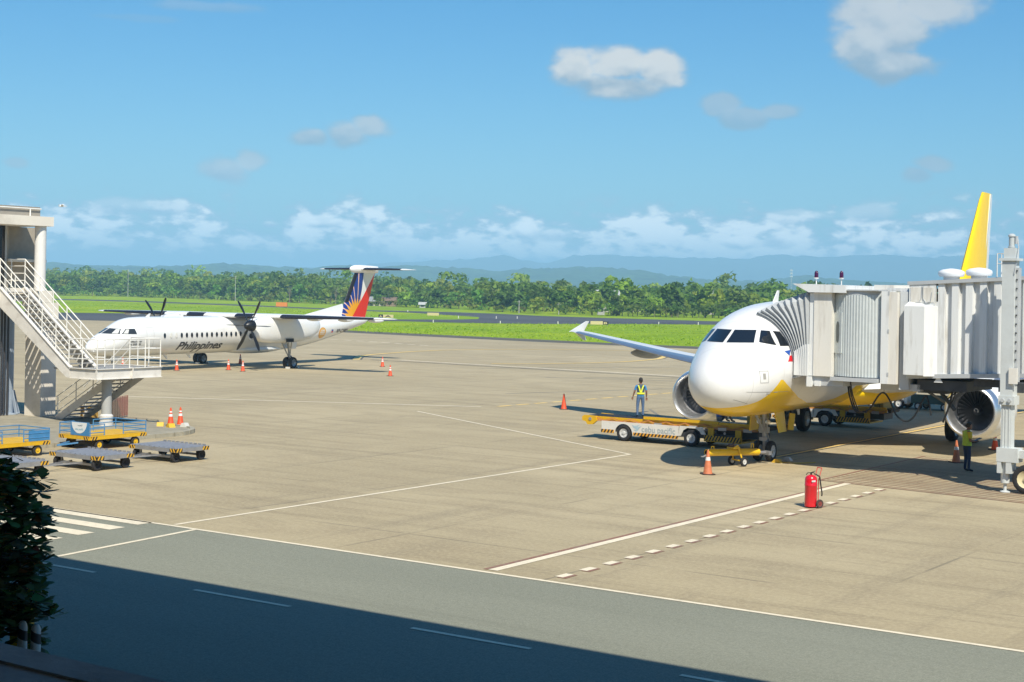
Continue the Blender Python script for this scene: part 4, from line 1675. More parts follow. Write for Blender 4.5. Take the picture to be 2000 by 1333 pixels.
# bridge frame: x along the tunnel away from the jet, y away from the camera, z up (near face at y = 0)
BW = mat('bridge white paint', (.76, .77, .755), .5, var=.03, vscale=.7, dirt=(.36, .33, .28), damt=.55, dscale=1.5, stretch=(2.5, 2.5, .3))
BC = mat('bridge cream panel', (.76, .73, .66), .55, var=.04, vscale=.6, dirt=(.40, .35, .28), damt=.5, dscale=1.4, stretch=(2.5, 2.5, .3))
BG = mat('bridge grey paint', (.46, .48, .49), .5, var=.05, vscale=1.)
BSH = mat('curtain slat grey', (.58, .62, .61), .42, .1, var=.06, vscale=5)
BEL = mat('canopy fabric', (.40, .42, .43), .75, var=.12, vscale=2.5)
BDK = mat('bridge underframe', (.045, .05, .058), .6, var=.3)


def bb(name, lo, hi, material=BW, parent=None):
    m = MB()
    m.b2(lo, hi)
    return m.build(name, material, parent or bridge)


SLOPE = .055


def zf(x):
    return 3.52 + SLOPE * max(0., x)


# corrugated tunnel: near wall of trapezoid ribs, rising gently to the right
TX0, TX1 = 1.05, 9.5
prof = []
x = TX0
rib = .47
while x < TX1:
    prof += [(x, 0.), (x + rib * .48, 0.), (x + rib * .54, .14), (x + rib * .94, .14)]
    x += rib * 1.0
m = MB()
vs, fs = [], []
for px, py in prof:
    vs += [(px, py, zf(px)), (px, py, zf(px) + 3.0)]
for k in range(len(prof) - 1):
    fs.append((2 * k, 2 * k + 2, 2 * k + 3, 2 * k + 1))
m.add(vs, fs)
m.build('tunnel_wall', BW, bridge)
m = MB()
for (a, b, dz, th) in ((0.0, 9.5, 3.0, .12), (0.0, 9.5, -.14, .14)):
    q = [(a, -.06, zf(a) + dz), (b, -.06, zf(b) + dz), (b, 3.0, zf(b) + dz), (a, 3.0, zf(a) + dz)]
    m.add(q + [(p[0], p[1], p[2] + th) for p in q], [(0, 1, 2, 3), (7, 6, 5, 4), (0, 4, 5, 1), (1, 5, 6, 2), (2, 6, 7, 3), (3, 7, 4, 0)])
m.build('tunnel_frame', BG, bridge)
m = MB()
m.add([(0, 2.9, zf(0)), (9.5, 2.9, zf(9.5)), (9.5, 2.9, zf(9.5) + 3.0), (0, 2.9, zf(0) + 3.0)], [(0, 1, 2, 3)])
m.build('far_wall', BW, bridge)
# cabinet housing at the tunnel end
m = MB()
m.b2((.02, -.34, zf(.5) - .02), (.72, .1, 5.82))
m.add([(.72, -.34, 3.5), (1.05, 0, 3.5), (1.05, 0, 5.82), (.72, -.34, 5.82)], [(0, 1, 2, 3)])
m.add([(.02, -.34, 5.82), (.72, -.34, 5.82), (1.05, 0., 5.82), (1.05, .0, 5.98), (.06, 0., 5.98)], [(0, 1, 2, 3, 4)])
m.build('cabinet', BW, bridge)
bb('end_panel', (.06, -.03, 5.83), (.98, .05, zf(.5) + 3.02))
bb('end_panel_seam', (.12, -.045, 5.95), (.50, -.032, zf(.5) + 2.9), BC)
bb('end_panel_seam', (.54, -.045, 5.95), (.92, -.032, zf(.5) + 2.9), BC)
m = MB()
m.path([(.52, -.06, 6.5), (.50, -.06, 6.1), (.40, -.06, 5.93), (.25, -.06, 5.92)], .012, 5)
m.path([(.56, -.06, 6.5), (.56, -.06, 6.08), (.66, -.06, 5.94), (.82, -.06, 5.98), (.86, -.06, 6.3)], .012, 5)
m.build('cable_loop', BG, bridge)
# frame post between tunnel and cab (rotunda side)
bb('frame_post', (-.80, -.32, 3.18), (-.53, .3, 6.30))
bb('frame_post_edge', (-.525, -.30, 3.18), (-.24, .3, 6.28), BC)
m = MB()
m.add([(-.22, -.1, 3.0), (.05, .06, 3.0), (.05, .06, 6.3), (-.22, -.1, 6.3)], [(0, 1, 2, 3)])
m.b2((-.24, .1, 3.0), (.06, 2.6, 6.25))
m.build('joint_cover', BG, bridge)
for z in (3.45, 4.9, 6.18):
    bb('hinge', (-.56, -.335, z), (-.505, -.322, z + .12), BG)
bb('roof_unit', (-1.6, .9, 6.36), (-.2, 2.6, 6.52), BC)
bb('roof_unit', (-.9, .4, 6.3), (.5, 1.6, 6.42), BW)
# curved roller curtain: vertical slats on an arc
CX, CY, RAD = -1.66, 1.15, 1.50
N = 30
a0, a1 = R(-178), R(-55)
arc = [(CX + RAD * math.cos(a0 + (a1 - a0) * k / N), CY + RAD * math.sin(a0 + (a1 - a0) * k / N)) for k in range(N + 1)]
for k in range(N):
    (xa, ya), (xb, yb) = arc[k], arc[k + 1]
    m = MB()
    zl, zh = 3.36, 6.16
    dx, dy = (xb - xa), (yb - ya)
    nx, ny = dy, -dx
    L = math.hypot(nx, ny)
    nx, ny = nx / L * .02, ny / L * .02
    p = [(xa, ya), (xa + dx * .5 + nx, ya + dy * .5 + ny), (xa + dx * .96, ya + dy * .96)]
    m.add([(q[0], q[1], z) for z in (zl, zh) for q in p], [(0, 1, 4, 3), (1, 2, 5, 4)])
    m.build('curtain_slat', BSH, bridge)
m = MB()
m.loft([[(q[0], q[1], z) for q in arc] for z in (6.16, 6.30)], False, False)
m.build('curtain_header', BG, bridge)
m = MB()
poly = [(-2.6, -.38), (-.86, -.42), (-.86, 2.6), (-2.6, 2.6)]
m.prism(poly, 6.30, 6.345, 'xy')
m.build('cab_ceiling', BG, bridge)
m = MB()
m.prism(poly, 3.20, 3.33, 'xy')
m.build('cab_deck', BG, bridge)
# door panel with a window set in the curtain
k = 4
m = MB()
(xa, ya), (xb, yb) = arc[12], arc[16]
dx, dy = xb - xa, yb - ya
L = math.hypot(dx, dy)
n = (dy / L * .045, -dx / L * .045)
m.add([(xa + n[0], ya + n[1], 4.15), (xb + n[0], yb + n[1], 4.15), (xb + n[0], yb + n[1], 5.55), (xa + n[0], ya + n[1], 5.55), (xa, ya, 4.15), (xb, yb, 4.15), (xb, yb, 5.55), (xa, ya, 5.55)],
      [(0, 1, 2, 3), (0, 1, 5, 4), (1, 2, 6, 5), (2, 3, 7, 6), (3, 0, 4, 7)])
m.build('door_panel', BSH, bridge)
m = MB()
pts = []
for q in disc_poly(.5, 0, .5, 16, .5):
    u = min(max(q[0], .0), 1.)
    zz = 4.87 + (q[1] * .40 + math.copysign(.17, q[1]) * (1 if abs(q[1]) > .05 else 0))
    pts.append((xa + dx * (.30 + .4 * u) + n[0] * 1.25, ya + dy * (.30 + .4 * u) + n[1] * 1.25, zz))
m.quad(*pts)
m.build('door_window', mat('bridge window glass', (.10, .12, .12), .15, spec=.6), bridge)
# cab front box
m = MB()
m.b2((-3.28, -.30, 3.33), (-2.62, .06, 6.22))
m.build('cab_wall', BC, bridge)
m = MB()
m.b2((-3.46, -.26, 3.33), (-3.29, .0, 6.2))
m.build('cab_post', BW, bridge)
m = MB()
m.prism([(-4.05, 6.52), (-2.05, 6.48), (-2.05, 6.225), (-3.42, 6.225)], -.45, 3.0, 'xz')
m.build('cab_roof', BW, bridge)
bb('cab_floor', (-3.6, -.2, 3.0), (-2.2, 2.9, 3.33), BG)
bb('cab_back', (-3.5, 2.8, 3.33), (-2.2, 2.95, 6.22), BG)
bb('foot_light', (-3.5, -.34, 2.95), (-3.33, -.16, 3.3))
bb('foot_light', (-3.22, -.3, 2.98), (-3.02, -.16, 3.16))
for px, py in ((-3.5, .3), (-2.55, .3)):
    m = MB()
    m.tube((px, py, 6.5), (px, py, 6.72), .02)
    m.lathe([(0, .075), (.04, .09), (.05, .05)], (px, py, 6.7), (0, 0, 1), 12)
    be = m.build('beacon_stand', BW, bridge)
    m = MB()
    m.lathe([(.03, .07), (.18, .07), (.24, .05), (.27, .01)], (px, py, 6.72), (0, 0, 1), 12)
    m.build('beacon_lens', mat('beacon purple lens', (.06, .01, .05), .15), be, True)
# roof domes on the tunnel
for cx, cy in ((1.15, .9), (1.95, 1.3)):
    m = MB()
    m.lathe([(0, .26), (.12, .26), (.13, .40), (.22, .44), (.30, .42), (.36, .30), (.40, .05)], (cx, cy, zf(cx) + 3.12), (0, 0, 1), 24)
    m.build('roof_vent', mat('vent white', (.76, .77, .77), .45), bridge, True, 50)
# bellows canopy: pleated hoods between the cab mouth and the fuselage
jm = Matrix.Translation((6.714, 52.142, 0)) @ Matrix.Rotation(R(90 - 31.7), 4, 'Z')
bm_inv = (Matrix.Translation(BR0) @ Matrix.Rotation(BRA, 4, 'Z')).inverted()


def jet_to_bridge(p):
    return bm_inv @ (jm @ Vector(p))


def fus_curve(x, n=15, z_low=3.15, y_top=-.25):
    """points down the port flank of the fuselage at station x"""
    out = []
    for k in range(n):
        a = k / (n - 1)
        ang = R(14) * (1 - a) + R(107) * a
        zc = 3.75
        d = Vector((0, -math.sin(ang), math.cos(ang)))
        h = cast(JET_BVH, Vector((x, 0, zc)) + d * 9, -d)
        out.append(h[0] + d * .03 if h else Vector((x, 0, zc)) + d * 2.0)
    return out


near = [jet_to_bridge(p) for p in fus_curve(3.15)]
far = [jet_to_bridge(p) for p in fus_curve(6.2)]
# cab mouth: from the roof edge down the near post
NP = len(near)
mouth = []
for k in range(NP):
    a = k / (NP - 1)
    mouth.append(Vector((-3.47, -.27, 6.24 - a * 2.88)) if a > 0 else Vector((-3.5, .0, 6.26)))
PL = 9
curves = []
for i in range(2 * PL + 1):
    t = i / (2 * PL)
    out = (.10 if i % 2 else 0.)
    row = []
    for k in range(NP):
        a = k / (NP - 1)
        tt = t ** (1.0 + .25 * (1 - a))
        p = near[k].lerp(mouth[k], tt)
        bulge = math.sin(math.pi * t) * .10
        p = p + Vector((0, -1, .55 * (1 - a))) * (out * (.35 + .65 * (1 - .5 * a)) + bulge * .3)
        row.append(p)
    curves.append(row)
for i in range(PL):
    m = MB()
    m.loft([curves[2 * i], curves[2 * i + 1], curves[2 * i + 2]], False, False)
    m.build('canopy_pleat', BEL, bridge)
# canopy top and far side
m = MB()
top_rows = []
for i in range(2 * PL + 1):
    a = curves[i][0]
    t = i / (2 * PL)
    b = far[0].lerp(Vector((-3.5, 2.9, 6.26)), t)
    top_rows.append([a, a.lerp(b, .5) + Vector((0, 0, .12 + (.06 if i % 2 else 0.))), b])
m.loft(top_rows, False, False)
m.build('canopy_top', BEL, bridge)
m = MB()
m.loft([[far[k].lerp(Vector((-3.5, 2.9, 6.24 - 2.88 * k / (NP - 1))), t) for k in range(NP)] for t in (0, .25, .5, .75, 1.)], False, False)
m.build('canopy_far_side', BEL, bridge)
m = MB()
m.path(near, .06, 8)
m.build('canopy_bumper', mat('bumper grey', (.33, .34, .35), .7), bridge, True)
m = MB()
pl = [(-4.0, 3.32), (-3.46, 3.32), (-3.46, 4.42), (-3.62, 4.40), (-4.0, 4.15)]
m.prism(pl, -.33, -.27, 'xz')
m.build('canopy_side_plate', BW, bridge)
# under-frame, cables, struts
m = MB()
m.b2((-1.0, .2, 2.95), (.4, 2.6, 3.18))
m.build('under_beam', BG, bridge)
m = MB()
m.b2((.3, .2, 3.02), (2.0, 2.6, 3.36))
m.b2((2.2, .3, 3.22), (6.5, .5, 3.46))
m.b2((.2, .5, 2.9), (1.2, 2.4, 3.05))
m.build('under_frame', BDK, bridge)
for p0, p1, w in (((.75, .9, 3.05), (1.35, .9, 2.35), .12), ((1.75, .9, 3.25), (1.05, .9, 2.68), .045)):
    m = MB()
    m.bar(p0, p1, w, w * .8)
    m.build('brace', BDK, bridge)
m = MB()
m.prism([(.95, 3.3), (1.25, 3.3), (1.1, 3.52)], .0, .05, 'xz')
m.build('gusset', BW, bridge)
CAB = mat('black cable', (.012, .012, .013), .6)


def sag(pts, r, n=10):
    P = [Vector(p) for p in pts]
    out = []
    for i in range(len(P) - 1):
        p0, p1, p2, p3 = P[max(i - 1, 0)], P[i], P[i + 1], P[min(i + 2, len(P) - 1)]
        for k in range(n):
            t = k / n
            out.append(.5 * ((2 * p1) + (p2 - p0) * t + (2 * p0 - 5 * p1 + 4 * p2 - p3) * t * t + (3 * p1 - p0 - 3 * p2 + p3) * t ** 3))
    out.append(P[-1])
    m_ = MB()
    m_.path(out, r, 6)
    return m_.build('hanging_cable', CAB, bridge, True)


sag([(-2.35, .5, 3.2), (-2.25, .5, 2.6), (-2.0, .5, 2.12), (-1.55, .5, 2.22), (-1.2, .5, 2.72), (-1.0, .5, 2.82), (-.8, .5, 2.6), (-.55, .5, 2.1), (-.2, .5, 1.9), (.1, .5, 2.1), (.35, .5, 2.6), (.5, .5, 2.8), (.62, .5, 2.5), (.68, .5, 2.15)], .03)
sag([(-2.28, .45, 3.2), (-2.15, .45, 2.6), (-1.95, .45, 2.16), (-1.6, .45, 2.12)], .024)
sag([(-2.2, .4, 3.2), (-2.1, .4, 2.7), (-1.9, .4, 2.2)], .02)
sag([(1.42, .5, 3.05), (1.3, .5, 2.5), (1.1, .5, 1.95)], .035)
sag([(1.55, .5, 3.05), (1.42, .5, 2.7), (1.25, .5, 2.35)], .02)
m = MB()
m.tube((-1.0, .5, 3.0), (-1.0, .5, 2.8), .008, n=5)
m.build('cable_hanger', CAB, bridge)
# drive column with wheel bogie
cw = bm_inv @ Vector((15.75, 48.55, 0))
cx, cy = cw.x, cw.y
COLM = mat('column pale grey', (.60, .63, .62), .5, var=.04, dirt=(.30, .30, .28), damt=.3, dscale=1.5)
m = MB()
m.b2((cx - .20, cy - .22, 2.95), (cx + .20, cy + .22, 7.32))
m.build('drive_column', COLM, bridge)
m = MB()
m.b2((cx - .28, cy - .28, 7.32), (cx + .30, cy + .28, 7.40))
m.b2((cx - .17, cy - .17, 7.40), (cx + .2, cy + .17, 7.72))
m.build('column_cap', COLM, bridge)
m = MB()
m.lathe([(0, .10), (.05, .12), (.06, .09), (.36, .09), (.37, .12), (.42, .11), (.46, .05)], (cx + .02, cy, 7.72), (0, 0, 1), 16)
m.build('lift_motor', mat('motor grey', (.50, .53, .53), .4), bridge, True)
m = MB()
m.tube((cx + .17, cy, 7.85), (cx + .17, cy, 8.1), .05, n=10)
m.path([(cx + .22, cy, 8.0), (cx + .26, cy - .05, 7.7), (cx + .24, cy - .2, 7.3), (cx + .2, cy - .24, 6.9)], .018, 6)
m.build('motor_cable', BG, bridge)
m = MB()
m.b2((cx + .205, cy - .10, 3.5), (cx + .29, cy + .16, 7.1))
m.build('guide_rail', BG, bridge)
for k in range(12):
    bb('rail_bolt', (cx + .22, cy - .135, 3.9 + k * .28), (cx + .27, cy - .122, 3.95 + k * .28), BDK)
bb('switch_box', (cx + .1, cy - .32, 3.45), (cx + .36, cy - .23, 3.95), BC)
m = MB()
m.b2((cx - .17, cy - .17, .95), (cx + .15, cy + .17, 2.95))
for dx in (-.12, -.03, .08):
    m.b2((cx + dx, cy - .185, 1.2), (cx + dx + .03, cy - .17, 2.95))
m.build('inner_column', COLM, bridge)
m = MB()
m.b2((cx - .24, cy - .25, 2.78), (cx + .26, cy + .25, 3.06))
m.build('column_collar', COLM, bridge)
for dx in (-.10, .12):
    m = MB()
    m.tube((cx + dx, cy - .25, 2.92), (cx + dx, cy - .30, 2.92), .06, n=12)
    m.build('collar_roller', BG, bridge, True)
m = MB()
m.b2((cx - .27, cy - .25, .98), (cx + .4, cy + .25, 1.42))
m.b2((cx - .25, cy - .24, .62), (cx - .12, cy + .24, .98))
m.b2((cx + .03, cy - .24, .62), (cx + .2, cy + .24, .98))
m.b2((cx + .4, cy - .16, 1.12), (cx + 1.3, cy + .16, 1.36))
m.build('bogie_frame', COLM, bridge)
m = MB()
m.tube((cx - .06, cy, .30), (cx - .06, cy, .98), .14, n=14)
m.tube((cx - .06, cy, .06), (cx - .06, cy, .30), .05, n=10)
m.lathe([(0, .16), (.03, .16), (.06, .06)], (cx - .06, cy, 0), (0, 0, 1), 16)
m.build('stabilizer_jack', COLM, bridge, True)
YRIM = mat('bridge wheel cream rim', (.66, .58, .36), .5, var=.1)
for k, dx in enumerate((.62, 1.5)):
    m = tyre(MB(), (cx + dx, cy + .05, .46), .46, .34)
    w = m.build('wheel', TYRE, bridge, True)
    m = rim(MB(), (cx + dx, cy + .05, .46), .46, .36)
    m.build('wheel_rim', YRIM, w, True)
# second column on the far side
m = MB()
m.b2((cx - .20, 3.3, .95), (cx + .20, 3.74, 7.32))
m.build('drive_column', COLM, bridge)
m = MB()
m.b2((cx - .4, cy + .2, 3.15), (cx + .4, 3.6, 3.45))
m.build('cross_beam', BDK, bridge)
# small service ladder cage on the roof beside the column
for dx in (0, .22):
    for dy in (0, .4):
        m = MB()
        m.tube((cx - .75 + dx * 1.9, cy + .9 + dy, zf(cx) + 3.1), (cx - .75 + dx * 1.9, cy + .9 + dy, zf(cx) + 3.85), .02, n=6)
        m.build('cage_post', BW, bridge)
for z in (.42, .75):
    m = MB()
    m.path([(cx - .75, cy + .9, zf(cx) + 3.1 + z), (cx - .33, cy + .9, zf(cx) + 3.1 + z), (cx - .33, cy + 1.3, zf(cx) + 3.1 + z), (cx - .75, cy + 1.3, zf(cx) + 3.1 + z)], .016, 6)
    m.build('cage_rail', BW, bridge)
# ------------------------------------------------------------------ ground equipment
GSEY = mat('equipment yellow', (.72, .42, .012), .42, var=.06, vscale=2., dirt=(.25, .17, .06), damt=.4, dscale=2.2)
GSEW = mat('loader white', (.72, .70, .64), .42, var=.04, dirt=(.36, .30, .22), damt=.35, dscale=1.6)
BELT = mat('black rubber belt', (.02, .02, .021), .7)
BLUEP = mat('cart blue paint', (.06, .23, .46), .45, var=.12, vscale=3, dirt=(.25, .22, .2), damt=.3, dscale=3)
ORANGE = mat('rusty orange frame', (.55, .22, .07), .6, var=.2)
GALV = mat('galvanised deck', (.42, .42, .43), .42, .55, var=.22, vscale=3., dirt=(.16, .14, .12), damt=.5, dscale=3.)
YRIM2 = mat('yellow wheel rim', (.72, .45, .02), .45, var=.1, vscale=6)


def hazard(name, c1, c2, scale=7.5, slant=.55):
    if name in MATS:
        return MATS[name]
    m = bpy.data.materials.new(name)
    m.use_nodes = True
    t = NT(m.node_tree)
    p = t.n['Principled BSDF']
    p.inputs['Roughness'].default_value = .5
    tc = t.node('ShaderNodeTexCoord').outputs['Object']
    x, y, z = t.sep(tc)
    s = t.math('ADD', t.math('ADD', x, y), t.math('MULTIPLY', z, -slant))
    f = t.math('LESS_THAN', t.math('FRACT', t.math('MULTIPLY', s, scale)), .5)
    t.put(p.inputs['Base Color'], t.mix(f, c1, c2))
    MATS[name] = m
    return m


HAZ = hazard('black and yellow hazard stripe', (.72, .40, .03), (.03, .028, .025))
HAZO = hazard('black and orange hazard stripe', (.70, .34, .03), (.03, .028, .025), 6.2)


def arch_panel(L0, L1, z0, z1, arches, y, name, material, parent, th=.04, lean=0.):
    """side panel in the x-z plane with semicircular wheel arches cut in its lower edge"""
    pts = [(L0, z1), (L0, z0)]
    for cx, r in arches:
        pts.append((cx - r, z0))
        for k in range(1, 12):
            a = math.pi - math.pi * k / 12
            pts.append((cx + r * math.cos(a), z0 + (r * .98) * math.sin(a)))
        pts.append((cx + r, z0))
    pts += [(L1, z0), (L1 - lean, z1)]
    m = MB()
    m.prism(pts, y, y + th, 'xz')
    return m.build(name, material, parent)


def belt_loader(label, loc, rz, group, near_name=True):
    # x forward (towards the aircraft), y away from the camera
    r = thing('belt_loader', label, 'belt loader', loc, rz, group)
    arch_panel(-1.05, 2.55, .30, .78, [(0., .42)], 0., 'side_panel', GSEW, r, .05, 0)
    m = MB()
    pts = [(2.55, .40), (2.60, .80), (3.62, .80), (3.78, .52), (3.58, .52), (3.50, .64), (3.32, .74), (2.95, .74), (2.78, .64), (2.66, .40)]
    m.prism(pts, 0., .05, 'xz')
    m.build('fender', GSEW, r)
    arch_panel(-1.05, 3.8, .30, .76, [(0., .42), (3.12, .42)], 1.75, 'side_panel', GSEW, r, .05)
    m = MB()
    m.b2((-.95, .08, .36), (5.1, 1.72, .56))
    m.b2((.5, .1, .56), (2.6, 1.7, .74))
    m.build('chassis', BDK, r)
    m = MB()
    m.b2((.46, -.012, .27), (2.55, .0, .39))
    m.build('hazard_strip', HAZO, r)
    m = MB()
    m.b2((-1.07, -.012, .30), (-.44, .0, .44))
    m.build('hazard_strip', HAZO, r)
    m = MB()
    m.b2((3.72, -.02, .30), (5.3, .0, .50))
    m.build('hazard_strip', HAZ, r)
    m = MB()
    m.b2((3.70, .002, .26), (5.35, 1.6, .33))
    m.b2((3.85, .05, .34), (4.1, .15, .80))
    m.b2((5.05, .05, .34), (5.3, .15, .78))
    m.build('step_frame', GSEY, r)
    m = MB()
    m.b2((4.1, .3, .45), (5.9, 1.4, .72))
    m.build('gear_box', BDK, r)
    # conveyor
    m = MB()
    for y in (.12, 1.28):
        m.b2((-1.75, y, .80), (6.1, y + .08, .94))
    m.build('conveyor_rail', GSEY, r)
    m = MB()
    for k in range(9):
        x0 = -1.4 + k * .84
        m.bar((x0, .07, .91), (x0 + .42, .07, .80), .02, .035)
        m.bar((x0 + .42, .07, .80), (x0 + .84, .07, .91), .02, .035)
    m.b2((-1.7, .06, .76), (6.0, .1, .795))
    m.build('lattice_frame', ORANGE, r)
    m = MB()
    m.b2((-1.85, .21, .905), (6.2, 1.27, .955))
    m.lathe([(-.53, .085), (.53, .085)], (-1.85, .74, .87), (0, 1, 0), 14)
    m.lathe([(-.53, .085), (.53, .085)], (6.2, .74, .87), (0, 1, 0), 14)
    m.build('conveyor_belt', BELT, r)
    m = MB()
    pts = [(-2.02, .90), (-1.9, .97), (-1.35, .95), (-1.3, .76), (-1.5, .60), (-1.75, .58), (-1.85, .70), (-2.02, .74)]
    for y in (.02, 1.36):
        m = MB()
        m.prism(pts, y, y + .1, 'xz')
        m.build('end_guard', GSEY, r)
    m = MB()
    m.tube((-1.62, -.005, .82), (-1.62, .03, .82), .07, n=14)
    m.build('roller_bearing', GALV, r)
    m = MB()
    m.b2((.9, .06, .955), (4.3, .12, 1.07))
    m.b2((4.34, .06, .95), (6.1, .12, 1.04))
    m.build('guard_rail', GSEY, r)
    for x in (1.4, 3.0, 4.3, 5.4):
        m = MB()
        m.b2((x, .045, .72), (x + .36, .065, .84))
        m.build('bracket_plate', GALV, r)
    m = MB()
    m.b2((5.35, .45, .96), (5.6, 1.2, 1.36))
    m.b2((5.75, .2, .96), (5.9, 1.3, 1.45))
    m.build('end_bumper', mat('olive bumper', (.30, .24, .06), .6), r)
    for y in (-.02, 1.6):
        for x in (0., 3.12):
            w = tyre(MB(), (x, y + .12, .34), .34, .24).build('tyre', TYRE, r, True)
            rim(MB(), (x, y + .12, .34), .40, .25, bolts=5).build('rim', RIMW, w, True)
    m = MB()
    m.tube((4.6, .06, .62), (4.6, .02, .62), .05, n=10)
    m.build('tail_lamp', GALV, r)
    if near_name:
        ink = mat('faded grey lettering', (.36, .42, .44), .5)
        me = text_mesh('cebu pacific', .5, 0., .006, 1.0, (1.55, .33))
        for v in me.vertices:
            v.co = Vector((v.co.x + .86, -.006, v.co.y + .44))
        me.materials.append(ink)
        link('lettering', me, r)
        bl = mat('faded blue swoosh', (.42, .56, .62), .5)
        for k, (x0, x1, z0, z1) in enumerate(((.40, .78, .68, .73), (.46, .86, .61, .68), (.50, .78, .50, .62))):
            m = MB()
            n = 10
            top = []
            for i in range(n + 1):
                a = i / n
                xx = x0 + (x1 - x0) * a
                zz = z0 + (z1 - z0) * a - .07 * math.sin(math.pi * a)
                w = .035 * math.sin(math.pi * a) + .004
                top.append(((xx, -.006, zz - w), (xx, -.006, zz + w)))
            for i in range(n):
                m.quad(top[i][0], top[i + 1][0], top[i + 1][1], top[i][1])
            m.build('swoosh_mark', bl, r)
    return r


GL = 'belt loaders serving the jet'
bl1 = belt_loader('white and yellow belt loader with grey lettering in front of the jet nose', A(-32.25, 54.3), TH, GL)
bl2 = belt_loader('white belt loader with yellow end standing behind the main wheels', A(-32.2, 67.3), TH, GL, False)
# operator seat and hood of the rear loader
m = MB()
m.b2((-.6, .5, .96), (.2, 1.3, 1.16))
m.b2((-.7, .5, 1.14), (-.55, 1.3, 1.6))
m.build('seat', BELT, bl2)
m = MB()
m.b2((2.6, .2, .96), (3.6, 1.3, 1.5))
m.build('hood', GSEY, bl2)


# --- tow bar coupled to the nose wheel
tb = thing('tow_bar', 'yellow wheeled tow bar coupled to the nose wheel of the jet', 'tow bar', (7.9, 54.55, 0), math.atan2(1.35, 1.75))
YT = mat('tow bar yellow', (.80, .50, .012), .35, var=.05, dirt=(.3, .2, .05), damt=.3, dscale=3)
m = MB()
m.lathe([(-1.25, .085), (-1.25, .12), (-1.2, .125), (1.35, .125), (1.37, .11), (1.4, .08)], (0, 0, .50), (1, 0, -.04), 18, False, True)
m.build('tube', YT, tb, True)
m = MB()
m.lathe([(-1.26, .115), (-1.1, .11), (-.7, .11)], (0, 0, .505), (1, 0, -.04), 18, False, True)
m.build('tube_bore', DARK, tb)
m = MB()
m.tube((-1.24, 0, .46), (-1.4, 0, .42), .03)
m.lathe([(-.015, .06), (.015, .06), (.015, .035), (-.015, .035)], (-1.45, 0, .42), (0, 0, 1), 14, False, False)
m.build('tow_eye', GALV, tb)
for x in (-.95, 1.05):
    m = MB()
    m.path([(x - .06, 0, .60), (x - .06, 0, .75), (x + .06, 0, .75), (x + .06, 0, .60)], .018, 8)
    m.build('lifting_lug', YT, tb)
m = MB()
for y in (-.24, .24):
    m.bar((.18, y * .5, .74), (.32, y, .2), .04, .05)
    m.bar((-.05, y * .6, .66), (.18, y * .5, .74), .04, .05)
m.bar((.32, -.26, .2), (.32, .26, .2), .05, .05)
m.b2((-.08, -.16, .62), (.26, .16, .68))
m.build('axle_frame', YT, tb)
m = MB()
m.tube((-.02, -.1, .74), (-.02, .12, .74), .06, n=12)
m.tube((.08, 0, .7), (.08, 0, .84), .035, n=10)
m.build('hydraulic_pump', mat('pump dark', (.10, .06, .05), .5), tb, True)
for y in (-.30, .30):
    w = tyre(MB(), (.32, y, .17), .17, .10).build('tyre', TYRE, tb, True)
    rim(MB(), (.32, y, .17), .19, .11).build('rim', RIMW, w, True)
m = MB()
m.tube((1.36, 0, .44), (1.85, 0, .38), .05)
m.b2((1.7, -.2, .32), (1.86, .2, .46))
m.build('coupling_head', GALV, tb)
# chocks at the nose wheel
for lab, dx, dy in (('yellow rubber chock lying in front of the jet nose wheel', .05, -.55), ('pale chock lying behind the jet nose wheel', .55, .2)):
    m = MB()
    m.prism([(-.2, 0), (.2, 0), (.08, .13), (-.08, .13)], -.09, .09, 'yz')
    c = m.build('wheel_chock', mat('chock yellow', (.68, .42, .03), .6) if 'yellow' in lab else mat('chock white'), None, loc=(9.72 + dx, 56.5 + dy, 0))
    c.rotation_euler = (0, 0, R(52))
    tag(c, lab, 'chock', 'chocks at the jet nose wheel')
m = MB()
m.path([(9.9, 56.0, .02), (10.3, 55.7, .02), (10.9, 55.9, .02), (11.2, 56.1, .02)], .02, 6)
tag(m.build('chock_rope', mat('yellow rope', (.66, .45, .08), .7), None), 'yellow rope trailing on the concrete by the nose wheel', 'rope')
# pin flag and tow bar yellow tag board under the nose
m = MB()
m.b2((-.02, -.13, 0), (.02, .13, .62))
fl = m.build('steering_pin_flag', [mat('black dotted yellow flag', (.70, .46, .01), .5)], None, loc=(10.35, 56.62, 1.14))
fl.rotation_euler = (R(-8), 0, R(-58))
for k, (y, z) in enumerate(((-.05, .16), (.05, .22), (-.05, .36), (.05, .42))):
    m = MB()
    m.tube((-.024, y, z), (-.021, y, z), .04, n=10)
    m.build('printed_dot', BLACK, fl)
tag(fl, 'yellow flag with black dots hanging beside the nose gear', 'flag')


# --- wheeled fire extinguisher
fe = thing('fire_extinguisher', 'large red wheeled fire extinguisher standing alone on the apron', 'fire extinguisher', (8.72, 44.3, 0), R(28))
fe.scale = (.96, .96, .95)
RED = mat('extinguisher red', (.66, .008, .02), .25, coat=.5, var=.04)
m = MB()
m.lathe([(.03, .15), (.05, .185), (.66, .185), (.67, .192), (.70, .192), (.71, .185), (.86, .185), (.93, .165), (.98, .11), (1.0, .05)], (0, 0, 0), (0, 0, 1), 28)
m.build('cylinder', RED, fe, True)
m = MB()
m.tube((0, 0, .98), (0, 0, 1.06), .03)
m.path([(-.17, .02, 1.0), (-.12, .02, 1.06), (0, .02, 1.06), (.12, .02, 1.06), (.15, .02, 1.0)], .012, 6)
m.bar((0, 0, 1.07), (.1, -.08, 1.12), .03, .015)
m.build('valve', DARK, fe)
m = MB()
for y in (-.10, .10):
    m.path([(.2, y, .18), (.21, y, .85), (.32, y, 1.2)], .014, 6)
m.path([(.32, -.10, 1.2), (.32, .10, 1.2)], .016, 6)
m.build('handle_frame', mat('handle red', (.60, .10, .07), .45), fe)
m = MB()
